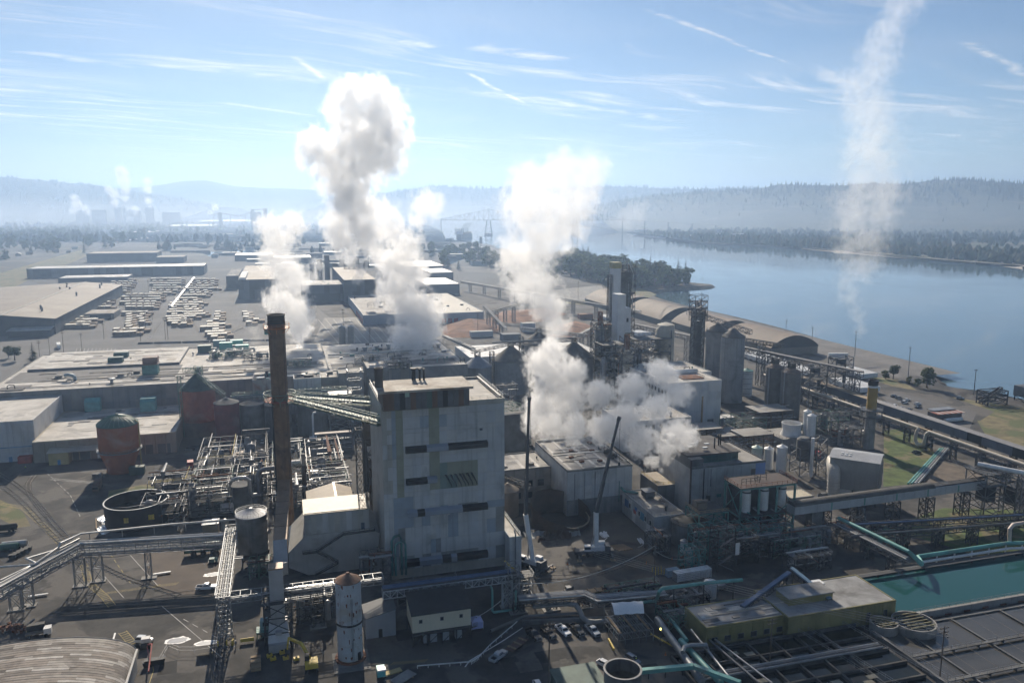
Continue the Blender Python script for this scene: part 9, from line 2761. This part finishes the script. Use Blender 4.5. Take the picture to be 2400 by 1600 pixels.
track('inner rail track running beside the outer one',[(-20,1125),(20,1150),(60,1185),(110,1240),(160,1285),(220,1335)])
track('short spur curving out of the shaded yard',[(80,1114),(66,1135),(72,1160),(100,1200),(150,1252)])
track('straight rail track through the lumber yard',[(345,800),(375,760),(401,727),(430,690),(455,656)],z=.08)
track('curved siding in front of the recycling mill',[(505,802),(530,795),(545,780),(570,768)],z=.08)
for k in range(3):
 track('%s track of the far rail yard' % ('left','middle','right')[k],[(190+25*k,592-2*k),(300+12*k,566),(390+6*k,548)],z=.2,ties=False)
t=thing('barrier_row','dark row of concrete barriers across the front of the lumber yard','barrier',(*P(480,803),0))
for k in range(44):
 if k % 9 != 4:
  q=Vector(P(330,806)).lerp(Vector(P(650,798)),k/44)
  piece('barrier',CONC_D,t,q.x-2.1,q.x+2.1,q.y-.5,q.y+.5,0,1.5)
PY=M('paint_yellow_line',(.42,.33,.12),.8,var=.3,scale=.5)
PW_=M('paint_white_line',(.48,.47,.45),.8,var=.3,scale=.5)
def strip(pts,w,mat,name='road_marking',z=.03,world=False,dash=0):
 q=[Vector(P(*p))for p in pts]if not world else [Vector(p)for p in pts]
 b=MB()
 for a,c in zip(q[:-1],q[1:]):
  d=c-a
  n=Vector((-d.y,d.x)).normalized()*(w/2)
  m=max(1,int(d.length/dash))if dash else 1
  for k in range(m):
   if dash:
    s,e=a+d*(k/m),a+d*((k+.55)/m)
   else:
    s,e=a,c
   b.add([(s.x-n.x,s.y-n.y,z),(s.x+n.x,s.y+n.y,z),(e.x+n.x,e.y+n.y,z),(e.x-n.x,e.y-n.y,z)],[(0,1,2,3)])
 struct(b.build(name,mat))
def ladder_walk(pts,w,mat,step=1.1):
 q=[Vector(P(*p))for p in pts]
 b=MB()
 z=.035
 for a,c in zip(q[:-1],q[1:]):
  d=c-a
  n=Vector((-d.y,d.x)).normalized()
  for s in (-1,1):
   o=n*(w/2*s)
   o2=n*(w/2*s+.16)
   b.add([(*(a+o),z),(*(a+o2),z),(*(c+o2),z),(*(c+o),z)],[(0,1,2,3)])
  m=int(d.length/step)
  for k in range(m):
   p=a+d*(k+.5)/m
   e=d.normalized()*.13
   b.add([(*(p-n*w/2-e),z),(*(p+n*w/2-e),z),(*(p+n*w/2+e),z),(*(p-n*w/2+e),z)],[(0,1,2,3)])
 struct(b.build('crosswalk_marking',mat))
ladder_walk([(0,1180),(55,1190),(100,1230),(140,1272)],2.0,PY)
ladder_walk([(195,1322),(207,1365),(245,1398),(262,1420)],2.0,PY)
ladder_walk([(286,1480),(312,1510)],2.0,PY)
ladder_walk([(120,1122),(230,1132)],1.8,PW_)
for pts in ([(380,1420),(520,1540)],[(355,1545),(360,1570),(350,1600)],[(245,1350),(290,1400)],[(305,1300),(370,1372)]):
 strip(pts,.2,PY if pts[0][0]== 355 else PW_,dash=0)
strip([(260,1300),(310,1372)],.22,PY,dash=4)
strip([(112,1110),(165,1160),(190,1215)],.22,PW_,dash=5)
strip([(430,1450),(520,1500)],.2,PW_,dash=4)
strip([(270,1482),(262,1510)],.45,WHITE_CL)
for k in range(16):
 strip([(250+8*k-6,1393-1.2*k),(250+8*k+6,1386-1.2*k)],.16,PY)
for k in range(9):
 strip([(358+7*k-5,1377-.8*k),(358+7*k+5,1370-.8*k)],.16,PY)
for k in range(12):
 strip([(920+7*k-5,1558-.6*k),(920+7*k+5,1550-.6*k)],.16,PY)
for k in range(11):
 strip([(672-500+9*k+5,826),(672-500+9*k+9,816)],.3,PW_,z=.09)
for k in range(9):
 strip([(745+18*k,748),(800+18*k,812)],.5,PW_,z=.12)
strip([(1090,1562),(1100,1548),(1180,1500),(1225,1470)],.35,WHITE)
t=thing('guard_rail','low white guard rail bending round the control house yard','railing',(*P(1050,1560),0))
pts=[P3(978,1566,0),P3(1105,1556,0),P3(1122,1545,0),P3(1150,1515,0),P3(1212,1462,0)]
for a,c in zip(pts[:-1],pts[1:]):
 part('rail',WHITE,t,lambda b:b.beam((a[0],a[1],.8),(c[0],c[1],.8),.15,.25))
part('post',WHITE,t,lambda b:[b.beam(tuple(Vector(a).lerp(Vector(c),k/5)),tuple(Vector(a).lerp(Vector(c),k/5)+Vector((0,0,.8))),.14)for a,c in zip(pts[:-1],pts[1:])for k in range(5)])
for k,(px,py,w,d,rz,m,lab)in enumerate(((918,1578,5,1.6,.25,M('tan_beam',(.48,.38,.18),.8),'tan beam lying beside the turquoise cart'),(945,1590,6,3,.6,CONC,'concrete slab with pale rails at the bottom edge'),(1415,1600,2,2,.2,WOOD,'pallet left of the round open tank'),(1556,1502,2.4,1.8,.3,CONC,'concrete manhole slab beside the silver pipe'),(380,1345,5,.8,.1,WHITE,'stack of white pipes on trestles in the left yard'),(90,1397,5,.7,.05,WHITE,'bundle of white pipes under the pipe bridge'))):
 x,y=P(px,py)
 t=thing('yard_material',lab,'material',(x,y,0))
 part('top',m,t,lambda b:b.obox((x,y,.3),(w,d,.3),rz))
 part('bearer',WOOD,t,lambda b:[b.obox((x+s*w*.3*math.cos(rz),y+s*w*.3*math.sin(rz),.02),(.3,d*1.1,.27),rz)for s in (-1,1)])
x,y=P(893,1582)
t=thing('utility_cart','small turquoise and white cart at the bottom edge','cart',(x,y,0))
part('body',M('cart_teal',(.12,.45,.45),.5),t,lambda b:b.box(x-1,x+1,y-1.5,y+1.5,.5,2.0))
part('top',WHITE_CL,t,lambda b:b.box(x-.9,x+1.1,y-1.6,y-.2,2.01,2.4))
part('wheel',RUBBER,t,lambda b:[b.tube([(x+s,y+d,.3),(x+s*.8,y+d,.3)],.3,9)for s in (-1,1)for d in (-1,1)])
for k,(px,py,lab)in enumerate(((12,1245,'dark skip loader at the left edge of the yard'),(14,1292,'green tank trailer at the left edge'),(35,1285,'silver tank trailer beside the green one'))):
 x,y=P(px,py)
 t=thing('tank_trailer',lab,'trailer',(x,y,0))
 m=(BLACK,M('trailer_green',(.03,.12,.09),.5),ALU)[k]
 part('tank',m,t,lambda b:b.tube([(x-4,y,1.7),(x-3.6,y,1.7),(x+3.6,y,1.7),(x+4,y,1.7)],[.5,1.1,1.1,.5],12),True)
 part('wheel',RUBBER,t,lambda b:[b.tube([(x+d,y-1,.45),(x+d,y-.7,.45)],.45,9)for d in (-2.5,1.6,2.8)])
 part('frame',STEEL_D,t,lambda b:b.box(x-4,x+4,y-.5,y+.5,.5,.75))
for k in range(5):
 x,y=P(30+9*k,1308-4.5*k)
 t=thing('dumpster','dark bin in the slanting row at the left edge, number %s' % ('one','two','three','four','five')[k],'bin',(x,y,0),'row of dark bins')
 part('bin',STEEL_D,t,lambda b:b.slab([(x-.9,y-.6,.1),(x+.9,y-.6,.1),(x+1.1,y-.6,1.3),(x-1.1,y-.6,1.3)],(0,1.4,0)))
 part('lid',BLACK,t,lambda b:b.box(x-1.1,x+1.1,y-.65,y+.8,1.31,1.4))
x,y=P(1547,1512)
t=thing('yard_lamp','lit lamp post in front of the yellow filter building','lamp',(x,y,0))
part('post',STEEL_D,t,lambda b:b.tube([(x,y,0),(x,y,4.4)],.09,7))
lm=M('lamp_glow',(.9,.8,.3),.4)
bs=lm.node_tree.nodes['Principled BSDF']
bs.inputs['Emission Color'].default_value=(1,.85,.25,1)
bs.inputs['Emission Strength'].default_value=2.5
part('lamp',lm,t,lambda b:b.lathe(x,y,[(.18,4.41),(.3,4.7),(.15,5.0)],9),True)
# --- more pipe racks and steelwork, people
def pipe_frame(label,px,py,w,d,h,seed,z0=0.,mats=(GALV,STEEL,ALU,RUST,STEEL_D),npipe=10):
 rn=random.Random(seed)
 x,y=P(px,py,z0)
 t=thing('pipe_rack',label,'pipe rack',(x,y,z0))
 part('frame',TEAL if 'teal' in label else (STEEL,STEEL_D,GREEN_ST)[seed % 3],t,lambda b:[b.tower(x+dx,y,z0,z0+h,w/3.3,d,max(2.5,h/3),.2)for dx in (-w/3,0,w/3)])
 part('handrail',GALV,t,lambda b:b.rail([(x-w/2,y-d/2,z0+h),(x+w/2,y-d/2,z0+h),(x+w/2,y+d/2,z0+h)],1.1,2,.08))
 for i in range(npipe):
  zz,yy,xx=z0+rn.uniform(.8,h+1),y+rn.uniform(-d/2,d/2),x+rn.uniform(-w/2,w/2)
  zq=z0+rn.uniform(.6,h+1)
  r=rn.choice((.12,.16,.22,.35))
  pts=[(x-w*.55,yy,zz),(xx,yy,zz),(xx,yy,zq),(x+w*.55,yy,zq)]if rn.random()<.6 else [(xx,y-d*.6,zz),(xx,yy,zz),(xx,yy,zq),(xx,y+d*.6,zq)]
  part('pipe',mats[rn.randrange(len(mats))],t,lambda b:b.tube(pts,r,6),True)
 for i in range(3):
  xx,yy,r=x+rn.uniform(-w/2,w/2),y+rn.uniform(-d/2,d/2),rn.uniform(.6,1.4)
  part('vessel',mats[rn.randrange(3)],t,lambda b:b.lathe(xx,yy,[(r,z0+.3),(r,z0+h*.8),(r*.6,z0+h*.8+r*.4),(.1,z0+h*.8+r*.5)],12),True)
for k,a in enumerate((('tangle of pipes behind the green vessel frame foot',1770,1300,16,8,7),('pipe tangle under the conveyor gallery left end',1850,1290,18,8,6),('dark pipe frame under the middle of the conveyor gallery',1960,1262,18,8,6),('pipe frame behind the teal pond pipe',2060,1270,16,8,5),('pipe frame between cooling tower and rusty frames',1740,1010,20,12,8),('pipe frame left of the white windowed block',1490,1040,16,10,8),
  ('pipe frame in front of the dark wall right of the white front building',1540,1130,8,10,9),('machinery frame behind the boiler house right side',1215,1035,10,10,10),('pipe frame between boiler house and cone tanks',1170,960,18,10,14),('pipe frame at the foot of the tall twin silos',1620,990,14,8,8),('pipe frame right of the squat twin silos',1935,1010,20,10,10),('steel frame beside the ochre topped stack',1990,1040,14,10,9),
  ('low pipe frame right of the scaffold shelter',1600,1420,14,6,4),('low pipe frame left of the yellow filter building',1585,1455,9,8,4),('pipe frame behind the cream control house',1000,1400,18,5,5),('dark pipe frame behind the drop leg',720,1445,14,7,7),('pipe frame under the grey domed tank',620,1345,9,6,5),('pipe frame between precipitator and control house',880,1360,9,6,9),
  ('pipe frame beside the white annex',1540,1290,6,7,6),('pipe frame at the far left of the process piping',490,1190,10,10,7),('left teal frame under the vessel frame',1660,1300,12,7,10),('middle teal frame under the vessel frame',1720,1290,14,7,9),('right teal frame under the vessel frame',1800,1280,14,7,8),('teal frame in front of the annex end',1620,1330,7,5,7),('pipe frame beside the ponds far wall',1890,1330,14,6,5),('pipe frame behind the low pipe rack',1480,1398,16,4,4))):
 pipe_frame(*a,seed=100+k)
for k,(px,py,lab)in enumerate(((520,838,'left'),(560,832,'second'),(600,842,'third'),(700,858,'fourth'),(860,850,'fifth'),(935,862,'right'))):
 pipe_frame('%s cluster of rooftop ducts along the mill roof' % lab,px,py,14,8,4,140+k,z0=21.1,mats=(GALV,ALU,TEAL,STEEL,STEEL_D))
for k,(px,py,m)in enumerate(((530,818,'turquoise'),(555,812,'turquoise'),(480,825,'dark green'),(568,824,'turquoise'),(515,812,'blue grey'))):
 x,y=P(px,py,21)
 t=thing('roof_fan_unit','%s roof fan unit %s on the far mill roof' % (m,('left of the stack','right of its twin','alone on the left','nearest the stack','at the back')[k]),'roof unit',(x,y,21))
 part('casing',M('fan_' +m.split()[0],((.12,.42,.38)if m == 'turquoise' else (.05,.12,.11)if m == 'dark green' else (.2,.28,.33)),.6,var=.15),t,lambda b:b.box(x-4,x+4,y-2,y+3,21.1,25.5))
 part('duct',GALV,t,lambda b:b.tube([(x+4,y,23),(x+7,y,23),(x+7.5,y,21)],.8,9),True)
def person(label,px,py,rz,vest,pose=0.):
 x,y=P(px,py)
 t=thing('person',label,'person',(x,y,0))
 me=bpy.data.meshes.new('body')
 J=[(0,0,.95),(0,0,1.2),(0,0,1.42),(0,0,1.52),(0,-.02,1.66),(0,-.02,1.76),(-.11,0,.9),(-.12,-.03-pose,.5),(-.13,0-pose,.06),(-.13,-.16-pose,.04),(.11,0,.9),(.12,.02+pose,.5),(.13,.05+pose,.06),(.13,-.1+pose,.04),
 (-.2,0,1.4),(-.27,-.02,1.14),(-.27,-.16,.94),(-.27,-.22,.88),(.2,0,1.4),(.27,-.02,1.14),(.27,-.14,.93),(.27,-.2,.87)]
 E=[(0,1),(1,2),(2,3),(3,4),(4,5),(0,6),(6,7),(7,8),(8,9),(0,10),(10,11),(11,12),(12,13),(2,14),(14,15),(15,16),(16,17),(2,18),(18,19),(19,20),(20,21)]
 R=[.15,.15,.15,.06,.10,.08,.09,.065,.045,.04,.09,.065,.045,.04,.065,.05,.035,.03,.065,.05,.035,.03]
 me.from_pydata(J,E,[])
 me.materials.append(M('work_clothes',(.05,.06,.09),.9,var=.2))
 o=bpy.data.objects.new('body',me)
 COL.objects.link(o)
 o.parent=t
 o.modifiers.new('skin','SKIN')
 sk=me.skin_vertices[0].data if me.skin_vertices else None
 if sk:
  for v,r in zip(sk,R):
   v.radius=(r,r)
  sk[0].use_root=True
 o.modifiers.new('sub','SUBSURF').levels=1
 part('vest',vest,t,lambda b:b.lathe(x,y,[(.2,.98),(.22,1.15),(.22,1.38),(.14,1.47)],10,False),True)
 part('hard_hat',WHITE_CL,t,lambda b:b.lathe(x,y-.02,[(.16,1.72),(.13,1.75),(.11,1.83),(.02,1.87)],10),True)
 t.rotation_euler=(0,0,rz)
HIVIS=M('hi_vis',(.45,.62,.06),.8,var=.05)
person('worker in green hi-vis vest standing beside the dark jeep',1490,1552,.4,HIVIS)
person('worker in hi-vis vest standing in the shade of the left yard',60,1100,0,HIVIS,.1)
person('worker in hi-vis vest under the white tarp shelter, left',1452,1460,1.2,HIVIS)
person('worker in hi-vis vest under the white tarp shelter, right',1462,1462,-.8,HIVIS,.08)
person('worker in dark clothes walking beside the drop leg platform',553,1515,.3,M('vest_dark',(.08,.09,.12),.9),.15)
# --- steam and haze
def volume_mat(name,dens,col,aniso,attr=True):
 m=bpy.data.materials.new(name)
 m.use_nodes=True
 nt=m.node_tree
 nt.nodes.clear()
 o=nt.nodes.new('ShaderNodeOutputMaterial')
 v=nt.nodes.new('ShaderNodeVolumePrincipled')
 v.inputs['Color'].default_value=(*col,1)
 v.inputs['Density'].default_value=dens
 v.inputs['Anisotropy'].default_value=aniso
 if not attr:
  v.inputs['Density Attribute'].default_value=''
 nt.links.new(v.outputs[0],o.inputs['Volume'])
 return m
def plume(name,label,F,blobs,dens,res=70,amp=1.5,nscale=1.0,fade=None,seed=0.,col=(.998,.998,.998),jit=.35,edge=(.0,.22),
 stretch=(1,1,.8),aniso=.46):
 """Steam cloud as a voxel volume. blobs: (px, py, radius in px) seen at forward distance F; the cloud is as deep as it is wide."""
 rnd=random.Random(int(seed*100)+5)
 fx,fy=math.sin(HEAD),math.cos(HEAD)
 bl=[]
 for b in blobs:
  c=PF(b[0],b[1],F)
  r=1.42*b[2]*(F/math.cos(PITCH))/CAM_F
  j=rnd.uniform(-jit,jit)*r
  bl.append((Vector((c.x+fx*j,c.y+fy*j,c.z)),r))
 lo=Vector([min(c[i]-r*1.05 for c,r in bl)for i in range(3)])
 hi=Vector([max(c[i]+r*1.05 for c,r in bl)for i in range(3)])
 base=Vector((bl[0][0].x,bl[0][0].y,lo.z))
 size=hi-lo
 vox=max(size)/res
 ng=bpy.data.node_groups.new(name,'GeometryNodeTree')
 ng.interface.new_socket('Geometry',in_out='OUTPUT',socket_type='NodeSocketGeometry')
 N,L=ng.nodes,ng.links
 out=N.new('NodeGroupOutput')
 def mth(op,a,b=None,c=None):
  n=N.new('ShaderNodeMath')
  n.operation=op
  for i,s in enumerate((a,b,c)):
   if s is None:
    continue
   if isinstance(s,(int,float)):
    n.inputs[i].default_value=s
   else:
    L.new(s,n.inputs[i])
  return n.outputs[0]
 pos=N.new('GeometryNodeInputPosition').outputs[0]
 def nz(scale,det,off,rough=.6):
  mp=N.new('ShaderNodeVectorMath')
  mp.operation='MULTIPLY_ADD'
  L.new(pos,mp.inputs[0])
  mp.inputs[1].default_value=stretch
  mp.inputs[2].default_value=(off*13.1,off*7.3,off*3.7)
  t=N.new('ShaderNodeTexNoise')
  L.new(mp.outputs[0],t.inputs['Vector'])
  t.inputs['Scale'].default_value=scale
  t.inputs['Detail'].default_value=det
  t.inputs['Roughness'].default_value=rough
  return t.outputs[0]
 g=None
 for c,r in bl:
  v=N.new('ShaderNodeVectorMath')
  v.operation='DISTANCE'
  L.new(pos,v.inputs[0])
  v.inputs[1].default_value=c-base
  s=mth('MULTIPLY_ADD',v.outputs['Value'],-1.0/r,1.0)
  g=s if g is None else mth('SMOOTH_MAX',g,s,.25)
 rm=sum(r for c,r in bl)/len(bl)
 n=nz(nscale*2.2/rm,8,1.0+seed,.66)
 n2=nz(nscale*.7/rm,2,5.0+seed)
 s=mth('ADD',g,mth('MULTIPLY',mth('SUBTRACT',n,.53),amp*2.0))
 s=mth('ADD',s,mth('MULTIPLY',mth('SUBTRACT',n2,.5),amp*.7))
 mr=N.new('ShaderNodeMapRange')
 mr.interpolation_type='SMOOTHSTEP'
 L.new(s,mr.inputs['Value'])
 mr.inputs['From Min'].default_value=edge[0]
 mr.inputs['From Max'].default_value=edge[1]
 d=mr.outputs[0]
 if fade:
  sp=N.new('ShaderNodeSeparateXYZ')
  L.new(pos,sp.inputs[0])
  cr=N.new('ShaderNodeValToRGB')
  e=cr.color_ramp.elements
  while len(e)<len(fade):
   e.new(.5)
  for q,(t,w)in zip(e,fade):
   q.position=t
   q.color=(w,w,w,1)
  L.new(mth('DIVIDE',sp.outputs[2],size.z),cr.inputs[0])
  d=mth('MULTIPLY',d,cr.outputs[0])
 vc=N.new('GeometryNodeVolumeCube')
 L.new(d,vc.inputs['Density'])
 vc.inputs['Min'].default_value=lo-base
 vc.inputs['Max'].default_value=hi-base
 for ax,k in zip('XYZ',range(3)):
  vc.inputs['Resolution ' +ax].default_value=max(8,int(size[k]/vox))
 sm=N.new('GeometryNodeSetMaterial')
 L.new(vc.outputs[0],sm.inputs['Geometry'])
 mat=volume_mat(name,dens,col,aniso)
 sm.inputs['Material'].default_value=mat
 L.new(sm.outputs[0],out.inputs[0])
 me=bpy.data.meshes.new(name)
 me.materials.append(mat)
 ob=bpy.data.objects.new(name,me)
 COL.objects.link(ob)
 ob.location=base
 md=ob.modifiers.new('steam','NODES')
 md.node_group=ng
 tag(ob,label,'steam',kind='stuff')
 return ob
plume('steam_plume','huge white steam column with grey core rising behind the brown stack',860,
 [(812,612,14),(818,590,20),(800,560,30),(790,525,34),(885,608,14),(880,582,20),(862,550,32),(835,510,46),(820,460,46),(800,415,46),(785,375,44),(745,350,34),(835,385,44),
 (890,360,40),(840,330,52),(880,290,54),(920,310,34),(835,265,46),(875,235,40),(820,225,30),(790,265,26)],.085,res=190,seed=.3,fade=[(0,1),(.6,.9),(1,.6)])
plume('steam_plume','white steam drifting up behind the brown stack top',520,
 [(700,828,6),(701,812,9),(702,795,13),(703,770,22),(690,735,32),(655,705,30),(690,665,22),(670,635,28),(645,600,28),(655,560,28),(635,530,26),(685,525,24)],.16,res=170,seed=1.1,fade=[(0,1),(1,.55)])
plume('steam_plume','thin white steam curling up left of the brown stack',540,
 [(610,828,12),(602,800,13),(592,770,13),(585,740,11)],.02,res=60,seed=7.1)
plume('steam_plume','thick white steam rising from the paper machine roof vents',505,
 [(975,840,28),(940,836,22),(1005,815,14),(955,800,34),(985,770,38),(995,735,34),(950,715,36),(925,680,36),(960,650,30),(935,610,36),(950,570,28),(920,535,26),(910,500,24),(1000,480,26),(975,520,16)],.16,res=170,seed=2.4,fade=[(0,1),(.6,.8),(1,.35)])
plume('steam_plume','low white steam puff on the roof right of the main roof steam',495,[(1020,845,20),(995,852,15),(1045,838,10),(1060,830,9)],.05,res=60,seed=8.3)
plume('steam_plume','broad white steam column towering above the storage tanks',400,
 [(1290,800,18),(1305,765,28),(1285,720,34),(1250,670,42),(1225,610,46),(1200,580,30),(1270,560,48),(1320,520,40),(1250,490,54),(1350,470,46),(1245,430,42),(1320,410,46),(1385,400,34)],.12,res=160,seed=3.2,
 fade=[(0,1.0),(.5,.6),(1,.22)])
plume('steam_plume','billowing white steam over the flat roofs beside the cranes',285,
 [(1600,1050,15),(1615,1025,20),(1585,1010,24),(1560,1050,22),(1530,1080,14),(1548,1100,7),(1505,1030,30),(1470,985,32),(1540,960,28),(1420,1005,30),(1350,1005,28),(1290,995,30),(1250,985,22),
 (1270,950,30),(1330,930,34),(1400,920,28),(1480,905,28),(1560,880,26),(1290,880,36),(1340,870,26),(1265,845,26),(1295,825,22),(1590,920,22),(1530,860,16)],.3,res=200,seed=4.6,amp=1.8,nscale=1.35)
plume('steam_plume','tall thin pale steam wisp over the blue river',600,
 [(2012,770,14),(2002,735,18),(1996,700,20),(1990,665,22),(2005,630,28),(2030,605,30),(1995,580,32),(2040,555,34),(2000,525,36),(2055,500,36),(1995,475,38),(2060,450,42),(2025,415,40),(2050,380,42),(2035,345,44),(2045,310,44),(2030,275,42),(2045,240,40),(2020,205,38),(2045,170,36),(2050,135,34),(2068,100,32),(2085,65,30),(2105,30,28),(2130,0,28),(2150,-40,28)],
 .02,res=190,seed=5.5,amp=2.0,nscale=1.5,edge=(0,.5))
plume('steam_plume','faint white puff hanging over the far bank',900,[(1490,500,22),(1465,515,18),(1440,522,12),(1510,480,10)],.008,res=50,seed=9.2)
plume('steam_plume','small steam column beside the recycling mill',760,[(838,655,10),(845,635,12),(735,648,12),(728,655,8),(742,620,14)],.06,res=80,seed=6.6)
for k,(bl,lab)in enumerate((([(290,484,4),(290,465,7),(292,445,8),(286,425,10),(284,405,11)],'tallest far steam column'),([(272,486,4),(270,474,7),(266,455,9),(258,446,8)],'bent far steam column'),([(352,484,4),(346,470,7),(344,445,8),(346,425,7)],'right far steam column'),
   ([(175,495,7),(180,480,9),(176,465,7),(200,490,7),(205,498,6)],'leftmost far steam cluster'),([(310,497,9),(300,500,6),(318,490,6)],'low far steam puff'),([(495,500,6),(505,486,7)],'faint far puff by the grain terminal'))):
 plume('steam_plume',lab+' of the mill on the left horizon',5000,bl,.03,res=44,seed=10+k)
plume('steam_plume','small wisp of steam above the orange tank',372,[(287,985,3),(286,972,4),(290,962,4)],.05,res=24,seed=20)
def make_haze():
 b=MB().box(-15000,15000,-900,24000,-8,450)
 o=b.build('haze',volume_mat('haze',1.75e-4,(.44,.62,.89),.53,attr=False))
 o["kind"]="stuff"
 o["label"]="pale blue morning haze over the river and the plant"
make_haze()
def make_mist():
 fx,fy,rx,ry=math.sin(HEAD),math.cos(HEAD),math.cos(HEAD),-math.sin(HEAD)
 for k,top in enumerate((70,95,118,140,165)):
  b=MB()
  q=[(fx*f+rx*r,fy*f+ry*r)for f,r in ((3000-90*k,-6500-30*k),(3000-90*k,4200+30*k),(6200+40*k,5200+30*k),(6200+40*k,-7500-30*k))]
  b.prism(q,2.0-.1*k,top)
  o=b.build('mist_bank',volume_mat('mist',3.0e-5,(.80,.88,1.0),.5,attr=False))
  tag(o,'white morning mist bank lying over the far shore and town',kind='stuff')
make_mist()
